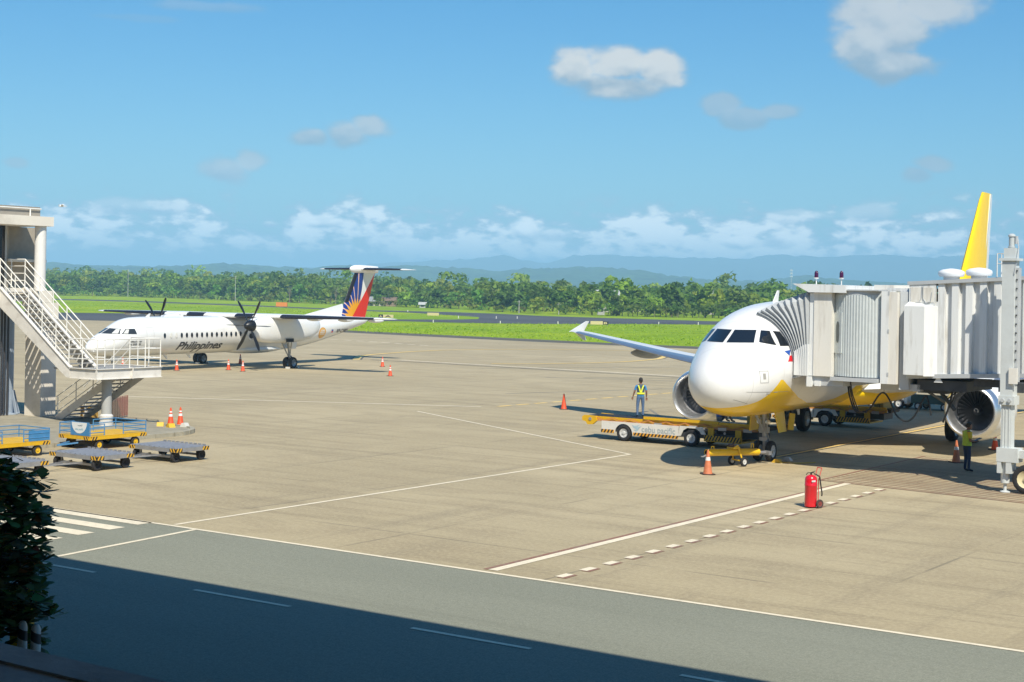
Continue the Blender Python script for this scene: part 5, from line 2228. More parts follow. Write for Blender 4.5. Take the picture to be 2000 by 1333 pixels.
m.path([(.08, -.1, 1.03), (.19, -.17, .95), (.20, -.2, .75), (.23, -.2, .6), (.27, -.19, .45), (.27, -.18, .36)], .02, 8)
m.build('hose', BLACK, fe, True)
m = MB()
m.b2((-.12, -.188, .80), (.02, -.183, .85))
m.box((-.06, -.187, .82), (.11, .01, .04))
m.build('label_plate', RIMW, fe)
RR = mat('extinguisher wheel rust', (.22, .05, .04), .6)
for y in (-.21, .21):
    w = tyre(MB(), (.17, y, .135), .135, .06).build('wheel', mat('old solid tyre', (.07, .045, .04), .8), fe, True)
    rim(MB(), (.17, y, .135), .17, .07).build('wheel_rim', RR, w, True)
m = MB()
m.tube((.17, -.24, .135), (.17, .24, .135), .02)
m.build('axle', RR, fe)


# --- baggage carts with blue rails
def bag_cart(label, loc, rz, sign=True):
    # x along the long side (to the right in view), y away from the camera; near corner at the origin
    r = thing('baggage_cart', label, 'baggage cart', loc, rz, 'yellow baggage carts below the stair')
    L, W, Z = 2.7, 1.75, .50
    m = MB()
    m.b2((0, 0, Z - .12), (L, W, Z - .004))
    m.build('deck_frame', GSEY, r)
    for k in range(7):
        m = MB()
        m.b2((.01, k * W / 7 + .006, Z), (L - .01, (k + 1) * W / 7 - .006, Z + .02))
        m.build('deck_plank', GSEY, r)
    for x in (.05, L - .33):
        m = MB()
        m.b2((x, -.012, Z - .125), (x + .30, -.002, Z - .002))
        m.build('hazard_strip', HAZ, r)
    for y in (.05, W - .35):
        m = MB()
        m.b2((-.012, y, Z - .125), (-.002, y + .3, Z - .002))
        m.build('hazard_strip', HAZ, r)
    for x0, x1 in ((0., .72), (1.55, L)):
        for y in (.03, W - .03):
            for z in (.14, .30, .44):
                m = MB()
                m.tube((x0 + .03, y, Z + z), (x1 - .03, y, Z + z), .018, n=7)
                m.build('side_rail', BLUEP, r)
            for x in (x0 + .03, x1 - .03):
                m = MB()
                m.tube((x, y, Z), (x, y, Z + .45), .02, n=7)
                m.build('rail_post', BLUEP, r)
    for x in (.03, L - .03):
        for z in (.14, .30, .44):
            m = MB()
            m.tube((x, .03, Z + z), (x, W - .03, Z + z), .018, n=7)
            m.build('end_rail', BLUEP, r)
    if sign:
        m = MB()
        m.b2((.0, .06, Z + .03), (.022, W * .62, Z + .52))
        b = m.build('sign_board', BLUEP, r)
        m = MB()
        pts = [(W * .34 + .42 * math.cos(a), Z + .50 + .40 * math.sin(a)) for a in [math.pi + math.pi * k / 16 for k in range(17)]]
        m.prism(pts, -.006, -.001, 'yz')
        m.build('white_panel', mat('sign white', (.74, .76, .76), .5), b)
        me = text_mesh('cebu pacific', .2, .2, .002, 1., (.46, .10))
        for v in me.vertices:
            v.co = Vector((-.009, W * .34 + .23 - v.co.x, Z + .22 + v.co.y))
        me.materials.append(mat('sign teal lettering', (.10, .36, .48), .5))
        link('lettering', me, b)
        m = MB()
        for k in range(2):
            m.quad((-.009, W * .34 + .12 - k * .16, Z + .40), (-.009, W * .34 - .02 - k * .1, Z + .36), (-.009, W * .34 - .16 - k * .05, Z + .43), (-.009, W * .34 - .02 - k * .1, Z + .385))
        m.build('bird_mark', mat('sign dark mark', (.05, .12, .15), .5), b)
    else:
        m = MB()
        m.b2((L - .9, .028, Z + .03), (L - .01, .05, Z + .40))
        m.build('side_panel', BLUEP, r)
    for x in (.48, L - .5):
        for y in (.1, W - .1):
            w = tyre(MB(), (x, y, .19), .19, .15).build('wheel', TYRE, r, True)
            rim(MB(), (x, y, .19), .22, .16, bolts=4).build('wheel_rim', YRIM2, w, True)
        m = MB()
        m.b2((x - .06, .15, .16), (x + .06, W - .15, .24))
        m.bar((x, .3, .2), (x + .12, .3, .40), .04, .06)
        m.bar((x, W - .3, .2), (x + .12, W - .3, .40), .04, .06)
        m.build('axle', BDK, r)
    m = MB()
    m.bar((-.02, W / 2 - .25, .26), (-.75, W / 2, .2), .05, .05)
    m.bar((-.02, W / 2 + .25, .26), (-.75, W / 2, .2), .05, .05)
    m.build('draw_bar', BLUEP, r)
    return r


# long side runs along the second apron axis
RZ2 = math.atan2(E2.y, E2.x)
bag_cart('yellow baggage cart with blue rails and a white curved sign panel', A(-44.5, 37.05), RZ2)
bag_cart('yellow baggage cart with blue side panel cut by the left edge', A(-44.5, 32.6), RZ2, False)


# --- silver container dollies
def dolly(label, loc, rz):
    # x to the right along the train, y away; near corner at the origin
    r = thing('pallet_dolly', label, 'dolly', loc, rz, 'silver roller dollies in a row')
    L, W, Z = 1.55, 2.35, .50
    for y0 in (0., W - .07):
        m = MB()
        m.b2((0, y0, Z - .14), (L, y0 + .07, Z))
        m.build('frame_beam', GALV, r)
    for x0 in (0., L - .07):
        m = MB()
        m.b2((x0, .07, Z - .14), (x0 + .07, W - .07, Z))
        m.build('frame_beam', GALV, r)
    for k in range(9):
        m = MB()
        y = .2 + k * (W - .4) / 8
        m.tube((.1, y, Z - .02), (L - .1, y, Z - .02), .042, n=8)
        m.build('roller', GALV, r)
    m = MB()
    m.b2((.08, .08, Z - .12), (L - .08, W - .08, Z - .09))
    m.build('deck_plate', GALV, r)
    for k in range(10):
        m = MB()
        y = .15 + k * .22
        m.b2((L - .05, y, Z), (L - .01, y + .14, Z + .05))
        m.build('side_guide', GALV, r)
    for (x, y, sx, sy) in ((-.012, .0, .01, .3), (.0, -.012, .3, .01), (L - .3, -.012, .3, .01), (-.012, W - .3, .01, .3)):
        m = MB()
        m.b2((x, y, Z - .13), (x + sx, y + sy, Z - .005))
        m.build('hazard_strip', HAZ, r)
    for x in (.18, L - .18):
        for y in (.22, W - .22):
            w = tyre(MB(), (x, y, .19), .19, .12).build('wheel', TYRE, r, True)
            rim(MB(), (x, y, .19), .20, .125).build('wheel_rim', DARK, w, True)
        m = MB()
        m.b2((x - .04, .25, .15), (x + .04, W - .25, .22))
        m.bar((x, .4, .2), (x, .4, Z - .1), .06, .06)
        m.bar((x, W - .4, .2), (x, W - .4, Z - .1), .06, .06)
        m.build('axle', GALV, r)
    m = MB()
    m.bar((.2, W / 2 - .4, .24), (-1.35, W / 2 - .1, .22), .04, .05)
    m.bar((.2, W / 2 + .3, .24), (-1.35, W / 2 - .1, .22), .04, .05)
    m.tube((-1.35, W / 2 - .1, .2), (-1.5, W / 2 - .1, .24), .03)
    m.build('draw_bar', GALV, r)
    m = MB()
    m.bar((L, W / 2, .3), (L + .2, W / 2, .3), .04, .05)
    m.build('tow_hitch', GALV, r)
    return r


dolly('silver roller dolly at the right end of the row of three', A(-39.35, 36.45), RZ2)
dolly('silver roller dolly in the middle of the row in front of carts', A(-39.4, 33.1), RZ2)
dolly('silver roller dolly half hidden behind the dark leafy tree', A(-39.6, 29.8), RZ2)


# --- traffic cones
def cone_mats():
    return (mat('cone orange', (.75, .085, .02), .5, var=.06), mat('cone white band', (.74, .73, .70), .5), mat('cone black base', (.05, .03, .025), .7))


def make_cone(h=.75, col=None, bands=((.52, .66), (.74, .82))):
    o_, w_, b_ = cone_mats()
    col = col or o_
    r = thing('traffic_cone', 'cone', 'traffic cone')
    s = h / .75
    m = MB()
    prof = [(.02, .155 * s), (.05, .14 * s), (h, .03 * s), (h + .01, .02 * s)]
    m.lathe(prof, (0, 0, 0), (0, 0, 1), 20)
    m.build('cone_body', col, r, True)

    def rad(z):
        return .14 * s + (.03 * s - .14 * s) * (z - .05) / (h - .05)
    for a, b in bands:
        m = MB()
        m.lathe([(a * h, rad(a * h) + .003), (b * h, rad(b * h) + .003)], (0, 0, 0), (0, 0, 1), 20, False, False)
        m.build('reflective_band', w_, r, True)
    m = MB()
    m.prism([(q[0] * s, q[1] * s) for q in ((-.2, -.17), (-.17, -.2), (.17, -.2), (.2, -.17), (.2, .17), (.17, .2), (-.17, .2), (-.2, .17))], 0, .03, 'xy')
    m.build('base', b_, r)
    return r


cone0 = make_cone()
fade = mat('faded cone orange', (.56, .17, .07), .6, var=.15, vscale=5)
cone1 = make_cone(.82, fade, ((.58, .72),))
cone2 = make_cone(.80, None, ())
used = set()
for proto, lab, loc, rz in (
        (cone0, 'orange cone with two white bands nearest the stair rail in front of turboprop', (-23.62, 108.67, 0), 0.),
        (cone0, 'orange cone left of the pair below the turboprop propeller', (-20.28, 110.4, 0), .3),
        (cone0, 'orange cone right of the pair below the turboprop propeller', (-19.0, 109.0, 0), .1),
        (cone0, 'orange cone under the turboprop propeller behind the pair', (-21.0, 119.3, 0), .6),
        (cone0, 'orange cone on the far side right of the turboprop tail shadow', (-9.9, 118.6, 0), .2),
        (cone0, 'orange cone standing at the tip of the turboprop wing shadow', (-8.33, 106.33, 0), .5),
        (cone0, 'orange cone seen through the platform railing under the turboprop nose', (-27.9, 110.5, 0), .2),
        (cone0, 'orange cone seen behind the stair at the left', (-30.1, 99.5, 0), .2),
        (cone0, 'taller orange cone with white bands on the kerbed island', (-14.33, 64.93, .135), .2),
        (cone0, 'orange cone behind its twin on the kerbed island', (-14.0, 65.3, .135), .8),
        (cone2, 'plain orange cone standing alone left of the worker on the loader', (2.78, 79.29, 0), .1),
        (cone1, 'faded orange cone at the near end of the yellow tow bar', (6.73, 51.98, 0), .2),
        (cone1, 'faded orange cone behind the worker in the green vest', (16.61, 57.05, 0), .4),
        (cone0, 'orange cone at the right edge behind the bridge column', (19.6, 62.0, 0), .4)):
    if id(proto) in used:
        c = copy_tree(proto, None, loc, rz, lab)
    else:
        used.add(id(proto))
        c = proto
        c.location = loc
        c.rotation_euler = (0, 0, rz)
        c['label'] = lab
    c['group'] = 'traffic cones on the apron'
for lab, dx, dy, cl in (('yellow wheel chock left of the cones on the kerbed island', -.45, -.25, 'chock yellow'), ('yellow wheel chock in front of the cones on the kerbed island', .1, -.75, 'chock yellow'), ('pale wheel chock right of the cones on the kerbed island', .6, -.35, 'chock white')):
    m = MB()
    m.prism([(-.16, 0), (.16, 0), (.07, .16), (-.07, .16)], -.14, .14, 'yz')
    c = m.build('wheel_chock', mat(cl, (.74, .62, .10)), None, loc=(-14.25 + dx, 64.9 + dy, .136))
    c.rotation_euler = (0, 0, .6 + dx)
    tag(c, lab, 'chock', 'chocks on the kerbed island')

# --- far baggage tractor and carts behind the jet's belly
tr = thing('baggage_tractor', 'white baggage tractor seen under the jet belly beyond the loader', 'tractor', (20.6, 84.2, 0), TH)
m = MB()
m.b2((-1.3, 0, .3), (1.2, 1.4, .85))
m.b2((.2, .05, .85), (1.15, 1.35, 1.05))
m.b2((-1.25, .1, .85), (-.5, 1.3, 1.15))
m.build('body', GSEW, tr)
for x in (-.8, .75):
    for y in (.0, 1.35):
        w = tyre(MB(), (x, y, .3), .3, .2).build('wheel', TYRE, tr, True)
        rim(MB(), (x, y, .3), .32, .21).build('wheel_rim', RIMW, w, True)
ct = thing('baggage_cart', 'dark green baggage cart behind the jet at the edge of its shadow', 'baggage cart', (22.5, 82.9, 0), TH, 'carts behind the jet')
m = MB()
m.b2((-.9, 0, .35), (1.3, 1.4, .5))
m.b2((-.9, 0, .5), (1.3, .04, .85))
m.b2((1.26, .04, .5), (1.3, 1.4, .85))
m.build('cart_body', mat('cart dark green', (.03, .07, .06), .6), ct)
for x in (-.5, .95):
    for y in (.05, 1.3):
        w = tyre(MB(), (x, y, .22), .22, .14).build('wheel', TYRE, ct, True)
        rim(MB(), (x, y, .22), .26, .15).build('wheel_rim', RIMW, w, True)
# ------------------------------------------------------------------ people
SKIN = mat('skin brown', (.26, .13, .08), .55)


def skinned(name, joints, edges, radii, material, parent, root=0, sub=2):
    me = bpy.data.meshes.new(name)
    keys = list(joints)
    me.from_pydata([joints[k] for k in keys], [(keys.index(a), keys.index(b)) for a, b in edges], [])
    o = link(name, me, parent)
    me.materials.append(material)
    sk = o.modifiers.new('skin', 'SKIN')
    sk.use_smooth_shade = True
    for i, k in enumerate(keys):
        r = radii[k]
        r = (r, r) if not isinstance(r, tuple) else r
        me.skin_vertices[0].data[i].radius = r
        me.skin_vertices[0].data[i].use_root = (i == root)
    ss = o.modifiers.new('smooth', 'SUBSURF')
    ss.levels = ss.render_levels = sub
    return o


def body_material(name, shirt, pants, shoe, sleeve):
    """clothing colours along the body: shoes, trousers, shirt, bare forearms and head"""
    m = bpy.data.materials.new(name)
    m.use_nodes = True
    t = NT(m.node_tree)
    p = t.n['Principled BSDF']
    p.inputs['Roughness'].default_value = .8
    tc = t.node('ShaderNodeTexCoord').outputs['Object']
    at = t.node('ShaderNodeAttribute', attribute_name='cloth')
    x, y, z = t.sep(tc)
    nz = t.noise(tc, 9., 3., .6)
    zz = t.math('ADD', z, t.math('MULTIPLY', t.math('SUBTRACT', nz, .5), .02))
    c = t.mix(t.math('GREATER_THAN', zz, .10), shoe, pants)
    c = t.mix(t.math('GREATER_THAN', zz, .93), c, shirt)
    arm = t.math('GREATER_THAN', t.vmath('LENGTH', t.comb(t.math('ABSOLUTE', x), 0., 0.)), .20)
    bare = t.math('MULTIPLY', arm, t.math('LESS_THAN', zz, sleeve))
    bare = t.math('MULTIPLY', bare, t.math('GREATER_THAN', zz, .55))
    c = t.mix(bare, c, (.26, .13, .08))
    c = t.mix(t.math('GREATER_THAN', zz, 1.42), c, (.26, .13, .08))
    c = t.mix(t.smooth(t.noise(tc, 14., 4., .65), .45, .7, 0., .35), c, (.04, .05, .07))
    t.put(p.inputs['Base Color'], c)
    return m


def hand(parent, wrist, direction, material=SKIN, curl=.35, side=1):
    d = Vector(direction).normalized()
    up = Vector((0, -1, 0)) if abs(d.y) < .8 else Vector((0, 0, 1))
    s = d.cross(up).normalized()
    n = s.cross(d).normalized()
    w = Vector(wrist)
    m = MB()
    rings = []
    for t, a, b in ((0., .026, .018), (.04, .036, .016), (.085, .040, .014)):
        rings.append([w + d * t + s * a * math.cos(k * math.pi / 4) + n * b * math.sin(k * math.pi / 4) for k in range(8)])
    m.loft(rings)
    for k, (off, L) in enumerate(((-.030, .062), (-.010, .074), (.010, .070), (.029, .055))):
        p0 = w + d * .082 + s * off
        p1 = p0 + d * L * .5 + n * L * .12
        p2 = p1 + d * L * .42 * math.cos(curl) + n * L * .5 * math.sin(curl)
        m.tube(p0, p1, .0095, .0085, 6)
        m.tube(p1, p2, .0085, .006, 6)
    p0 = w + d * .03 - s * side * .034
    p1 = p0 + d * .035 - s * side * .022
    m.tube(p0, p1, .011, .010, 6)
    m.tube(p1, p1 + d * .032 + n * .008, .010, .007, 6)
    return m.build('hand', material, parent, True)


def head_parts(root, c, yaw=0., hair=(.02, .017, .015), cap=None):
    """head with face, ears and short hair; c = centre of the head; faces +y before yaw"""
    M = Matrix.Rotation(yaw, 3, 'Z')
    c = Vector(c)
    m = MB()
    rings = []
    for z, rx, ry, oy in ((-.135, .030, .035, .035), (-.12, .050, .055, .03), (-.09, .064, .078, .016), (-.045, .072, .090, .006), (0., .077, .097, 0.), (.045, .078, .099, -.004), (.085, .070, .090, -.008), (.112, .048, .064, -.01), (.124, .018, .024, -.01)):
        rings.append([c + M @ Vector((rx * math.cos(a), oy + ry * math.sin(a), z)) for a in [2 * math.pi * k / 18 for k in range(18)]])
    m.loft(rings)
    m.loft([[c + M @ Vector((x, .088 + y, z)) for x, y, z in ((-.008, 0, .012), (.008, 0, .012), (.008, -.02, .012), (-.008, -.02, .012))],
            [c + M @ Vector((x, .098 + y, z)) for x, y, z in ((-.016, .012, -.032), (.016, .012, -.032), (.016, -.03, -.036), (-.016, -.03, -.036))]])
    for sx in (-1, 1):
        m.loft([[c + M @ Vector((sx * (.074 + dx), -.004 + .020 * math.cos(a), -.012 + .032 * math.sin(a))) for a in [2 * math.pi * k / 8 for k in range(8)]] for dx in (0., .016)])
    h = m.build('head', SKIN, root, True, 60)
    m = MB()
    for sx in (-1, 1):
        q = c + M @ Vector((sx * .030, .0905, .006))
        m.tube(q, q + M @ Vector((0, .004, 0)), .011, n=8)
    q0, q1 = c + M @ Vector((-.022, .093, -.066)), c + M @ Vector((.022, .093, -.066))
    m.bar(q0, q1, .012, .008)
    m.build('face_features', mat('dark features', (.05, .025, .02), .5), h)
    m = MB()
    rings = []
    for z, g in ((-.055, 1.03), (-.02, 1.07), (.03, 1.09), (.075, 1.09), (.108, 1.0), (.132, .6), (.139, .1)):
        ring = []
        for k in range(18):
            a = 2 * math.pi * k / 18
            rx, ry = .078, .099
            if z > .06:
                f = math.sqrt(max(.0, 1 - ((z - .05) / .095) ** 2))
                rx, ry = rx * max(f, .15), ry * max(f, .15)
            zz = z
            if math.sin(a) > .15 and z < .06:           # keep the face free
                zz = .052 + (z + .055) * .1
            ring.append(c + M @ Vector((rx * g * math.cos(a), -.006 + ry * g * math.sin(a), zz)))
        rings.append(ring)
    m.loft(rings)
    m.build('hair', mat('black hair', hair, .6), h, True, 60)
    return h


def torso_shell(name, material, parent, rows, front_open=False):
    """garment shell: rows of (z, half width, half depth, y centre)"""
    m = MB()
    rings = []
    for z, a, b, oy in rows:
        rings.append([(a * math.copysign(abs(math.cos(t)) ** .8, math.cos(t)), oy + b * math.copysign(abs(math.sin(t)) ** .85, math.sin(t)), z) for t in [2 * math.pi * k / 24 for k in range(24)]])
    m.loft(rings, False)
    return m.build(name, material, parent, True, 60)


def band(parent, material, pts, w, name='reflective_band', normal=(0, -1, 0)):
    m = MB()
    P = [Vector(p) for p in pts]
    for a, b in zip(P[:-1], P[1:]):
        d = (b - a).normalized()
        s = d.cross(Vector(normal)).normalized() * w / 2
        o = Vector(normal) * .006
        m.quad(a - s + o, b - s + o, b + s + o, a + s + o)
    return m.build(name, material, parent)


LIMB_E = [('pelvis', 'spine'), ('spine', 'chest'), ('chest', 'neck'), ('neck', 'headbase'), ('chest', 'shL'), ('shL', 'elL'), ('elL', 'wrL'), ('chest', 'shR'), ('shR', 'elR'), ('elR', 'wrR'),
          ('pelvis', 'hipL'), ('hipL', 'knL'), ('knL', 'anL'), ('anL', 'toL'), ('pelvis', 'hipR'), ('hipR', 'knR'), ('knR', 'anR'), ('anR', 'toR')]
LIMB_R = {'pelvis': (.15, .11), 'spine': (.135, .10), 'chest': (.15, .105), 'neck': .055, 'headbase': .055, 'shL': .066, 'elL': .044, 'wrL': .029, 'shR': .066, 'elR': .044, 'wrR': .029,
          'hipL': .098, 'knL': .066, 'anL': .046, 'toL': (.036, .030), 'hipR': .098, 'knR': .066, 'anR': .046, 'toR': (.036, .030)}

HIVIS = mat('hi-vis yellow tape', (.78, .82, .06), .5)
HIGREEN = mat('hi-vis vest green', (.52, .72, .06), .6, var=.08, vscale=9)
NAVYV = mat('navy vest mesh', (.05, .09, .12), .8, var=.2, vscale=10)

# --- man standing on the loader with his back to the camera (about 1.62 m)
p1 = thing('person', 'man in blue shirt and jeans with yellow-taped vest standing on the belt loader, back turned', 'person', tuple(A(-31.9, 55.05, .957)), 0.)
p1.scale = (.94, .94, .94)
J = {'pelvis': (0, 0, .93), 'spine': (0, .0, 1.08), 'chest': (0, -.005, 1.32), 'neck': (0, 0, 1.46), 'headbase': (0, .015, 1.54), 'shL': (-.19, -.005, 1.39), 'elL': (-.27, .0, 1.12), 'wrL': (-.335, .06, .90),
     'shR': (.19, -.005, 1.39), 'elR': (.255, -.02, 1.12), 'wrR': (.26, .05, .88), 'hipL': (-.095, 0, .88), 'knL': (-.125, .02, .48), 'anL': (-.13, -.02, .09), 'toL': (-.15, .14, .04),
     'hipR': (.095, 0, .88), 'knR': (.115, .05, .48), 'anR': (.12, .03, .09), 'toR': (.14, .19, .04)}
skinned('body', J, LIMB_E, LIMB_R, body_material('man blue shirt and jeans', (.05, .25, .55), (.10, .17, .30), (.03, .03, .035), 1.20), p1)
head_parts(p1, (0, .012, 1.62))
hand(p1, (-.335, .06, .89), (-.15, .12, -1.), side=-1)
hand(p1, (.26, .05, .87), (.02, .12, -1.), side=1)
v = torso_shell('vest', NAVYV, p1, [(1.00, .165, .125, 0), (1.10, .158, .12, 0), (1.22, .165, .122, 0), (1.34, .172, .122, 0), (1.41, .150, .10, 0), (1.455, .095, .075, 0)])
band(v, HIVIS, [(-.165, -.09, 1.06), (-.08, -.122, 1.06), (0, -.126, 1.06), (.08, -.122, 1.06), (.165, -.09, 1.06)], .075)
band(v, HIVIS, [(-.115, -.118, 1.42), (-.055, -.128, 1.25), (-.012, -.13, 1.10)], .055)
band(v, HIVIS, [(.115, -.118, 1.42), (.055, -.128, 1.25), (.012, -.13, 1.10)], .055)

# --- man in the green vest writing on a tablet beside the port engine, seen from his left... right side
p2 = thing('person', 'man in yellow-green vest and navy trousers holding a tablet beside the right engine', 'person', (16.12, 54.1, 0), R(-78))
J2 = {'pelvis': (0, 0, .95), 'spine': (0, .01, 1.10), 'chest': (0, .0, 1.34), 'neck': (0, .03, 1.48), 'headbase': (0, .06, 1.55), 'shL': (-.19, 0, 1.40), 'elL': (-.24, .02, 1.12), 'wrL': (-.12, .25, 1.10),
      'shR': (.19, 0, 1.40), 'elR': (.235, .0, 1.12), 'wrR': (.13, .23, 1.08), 'hipL': (-.095, 0, .90), 'knL': (-.10, .02, .49), 'anL': (-.10, -.02, .09), 'toL': (-.12, .15, .04),
      'hipR': (.095, 0, .90), 'knR': (.10, .04, .49), 'anR': (.10, .02, .09), 'toR': (.12, .19, .04)}
skinned('body', J2, LIMB_E, LIMB_R, body_material('man yellow shirt and navy trousers', (.62, .48, .04), (.025, .045, .10), (.015, .015, .018), .2), p2)
head_parts(p2, (0, .075, 1.63))
v = torso_shell('vest', HIGREEN, p2, [(.93, .185, .145, .0), (1.05, .178, .138, .0), (1.2, .180, .135, 0), (1.34, .180, .125, 0), (1.43, .150, .10, .005), (1.47, .095, .075, .015)])
for k in (-1, 1):
    m = MB()
    a = Vector(J2['shL' if k < 0 else 'shR'])
    b = Vector(J2['elL' if k < 0 else 'elR'])
    m.tube(a + Vector((0, 0, .02)), a.lerp(b, .72), .078, .066, 12)
    m.build('sleeve', mat('yellow sleeve', (.72, .56, .03), .7), p2, True)
    m = MB()
    c = Vector(J2['wrL' if k < 0 else 'wrR'])
    m.tube(a.lerp(b, .72), b, .046, .044, 10)
    m.tube(b, c, .047, .031, 10)
    m.build('forearm', SKIN, p2, True)
hand(p2, (-.12, .25, 1.10), (.25, 1., .05), side=1, curl=.8)
hand(p2, (.13, .23, 1.08), (-.25, 1., .1), side=-1, curl=.8)
tb_ = MB()
tb_.box((0, 0, 0), (.20, .26, .012), mtx=Matrix.Rotation(R(22), 3, 'X'))
tab = tb_.build('tablet', BLACK, None)
tab.matrix_world = Matrix.Translation((16.12, 54.1, 0)) @ Matrix.Rotation(R(-78), 4, 'Z') @ Matrix.Translation((0, .40, 1.14))
tag(tab, 'black tablet held by the man in the green vest', 'tablet')

# --- man sitting on the far end of the loader in the shade of the fuselage
p3 = thing('person', 'man in blue shirt sitting on the belt loader in the shade below the jet nose', 'person', tuple(A(-28.35, 55.2, .957)), R(-60))
J3 = {'pelvis': (0, -.05, .14), 'spine': (0, -.03, .30), 'chest': (0, .07, .52), 'neck': (0, .14, .64), 'headbase': (0, .17, .71), 'shL': (-.18, .08, .57), 'elL': (-.22, .22, .38), 'wrL': (-.12, .42, .40),
      'shR': (.18, .08, .57), 'elR': (.22, .25, .40), 'wrR': (.12, .44, .42), 'hipL': (-.10, .0, .14), 'knL': (-.13, .36, .42), 'anL': (-.13, .50, .08), 'toL': (-.14, .66, .035),
      'hipR': (.10, .0, .14), 'knR': (.14, .38, .40), 'anR': (.13, .54, .08), 'toR': (.14, .70, .035)}
m3 = bpy.data.materials.new('man blue shirt grey trousers')
m3.use_nodes = True
t3 = NT(m3.node_tree)
y3 = t3.sep(t3.node('ShaderNodeTexCoord').outputs['Object'])
c3 = t3.mix(t3.math('GREATER_THAN', y3[2], .235), (.30, .28, .26), (.05, .13, .38))
c3 = t3.mix(t3.math('MULTIPLY', t3.math('GREATER_THAN', y3[1], .26), t3.math('GREATER_THAN', y3[2], -1.)), c3, (.30, .28, .26))
c3 = t3.mix(t3.math('GREATER_THAN', y3[2], .615), c3, (.26, .13, .08))
t3.put(t3.n['Principled BSDF'].inputs['Base Color'], c3)
skinned('body', J3, LIMB_E, LIMB_R, m3, p3)
head_parts(p3, (0, .20, .79))
hand(p3, (-.12, .42, .40), (.2, 1., -.1), curl=.9)
hand(p3, (.12, .44, .42), (-.2, 1., -.1), side=-1, curl=.9)
# ------------------------------------------------------------------ vegetation
def leaf_material(name, spread=.5, trans=.3):
    m = bpy.data.materials.new(name)
    m.use_nodes = True
    t = NT(m.node_tree)
    p = t.n['Principled BSDF']
    p.inputs['Roughness'].default_value = .6
    p.inputs['Specular IOR Level'].default_value = .25
    a = t.node('ShaderNodeAttribute', attribute_name='tint')
    inf = t.node('ShaderNodeObjectInfo')
    hs = t.node('ShaderNodeHueSaturation')
    t.put(hs.inputs['Color'], a.outputs['Color'])
    t.put(hs.inputs['Hue'], t.lin(inf.outputs['Random'], 0., 1., .485, .515))
    t.put(hs.inputs['Value'], t.lin(inf.outputs['Random'], 0., 1., .8, 1.2))
    col = hs.outputs[0]
    t.put(p.inputs['Base Color'], col)
    tr = t.node('ShaderNodeBsdfTranslucent')
    t.put(tr.inputs['Color'], t.mix(1., col, (1.3, 1.35, .6), 'MULTIPLY'))
    mx = t.node('ShaderNodeMixShader')
    mx.inputs[0].default_value = trans
    t.l.new(p.outputs[0], mx.inputs[1])
    t.l.new(tr.outputs[0], mx.inputs[2])
    t.l.new(mx.outputs[0], t.n['Material Output'].inputs['Surface'])
    return m


LEAF = leaf_material('tree foliage', trans=.38)
BARK = mat('tree bark', (.16, .12, .085), .9, var=.3, vscale=3)
rng = np.random.default_rng(11)


def quads_mesh(name, C, U, Vv, tint):
    """C centre, U and V half axes (n,3); tint (n,3)"""
    n = len(C)
    P = np.empty((n, 4, 3))
    P[:, 0] = C - U * .45 - Vv
    P[:, 1] = C + U * .45 - Vv * .9
    P[:, 2] = C + U + Vv * .75
    P[:, 3] = C - U * .8 + Vv
    me = bpy.data.meshes.new(name)
    me.vertices.add(4 * n)
    me.vertices.foreach_set('co', P.reshape(-1).astype(np.float32))
    me.loops.add(4 * n)
    me.loops.foreach_set('vertex_index', np.arange(4 * n, dtype=np.int32))
    me.polygons.add(n)
    me.polygons.foreach_set('loop_start', np.arange(0, 4 * n, 4, dtype=np.int32))
    at = me.color_attributes.new('tint', 'FLOAT_COLOR', 'CORNER')
    col = np.ones((n, 4, 4), np.float32)
    col[:, :, :3] = tint[:, None, :]
    at.data.foreach_set('color', col.reshape(-1))
    me.update(calc_edges=True)
    me.validate()
    me.materials.append(LEAF)
    return me


def rand_dirs(n):
    v = rng.normal(size=(n, 3))
    return v / np.linalg.norm(v, axis=1)[:, None]


def crown_arrays(lobes, per, size, base, jitter=.35, droop=0.):
    """leaf sprays over ellipsoid lobes (cx,cy,cz,rx,ry,rz)"""
    Cs, Us, Vs, Ts = [], [], [], []
    for (cx, cy, cz, rx, ry, rz) in lobes:
        n = per
        d = rand_dirs(n)
        d[:, 2] = np.where(d[:, 2] < -.45, -d[:, 2], d[:, 2])
        rad = rng.uniform(.70, 1.06, n)[:, None]
        c = np.array([cx, cy, cz]) + d * np.array([rx, ry, rz]) * rad
        nrm = d / np.array([rx, ry, rz])
        nrm /= np.linalg.norm(nrm, axis=1)[:, None]
        nrm = nrm + rng.normal(size=(n, 3)) * .55 + np.array([0, 0, .25])
        nrm /= np.linalg.norm(nrm, axis=1)[:, None]
        a = np.cross(nrm, rand_dirs(n))
        a /= np.linalg.norm(a, axis=1)[:, None] + 1e-9
        b = np.cross(nrm, a)
        s = size * rng.uniform(.6, 1.35, n)[:, None]
        Cs.append(c)
        Us.append(a * s)
        Vs.append(b * s * rng.uniform(.5, 1., n)[:, None])
        tv = rng.uniform(1 - jitter, 1 + jitter, (n, 1)) * np.array(base)[None, :]
        Ts.append(tv)
    return [np.concatenate(q) for q in (Cs, Us, Vs, Ts)]


GREENS = [(.150, .275, .030), (.195, .330, .032), (.100, .205, .032), (.245, .360, .036), (.155, .240, .042), (.120, .235, .026), (.270, .345, .044)]


def broad_lobes(h, w):
    k = rng.integers(5, 9)
    L = [(0, 0, h * .58, w * .42, w * .42, h * .36)]
    for _ in range(k):
        a = rng.uniform(0, 6.28)
        r = rng.uniform(.15, .36) * w
        L.append((r * math.cos(a), r * math.sin(a), h * rng.uniform(.26, .86), w * rng.uniform(.16, .28), w * rng.uniform(.16, .28), h * rng.uniform(.10, .19)))
    return L


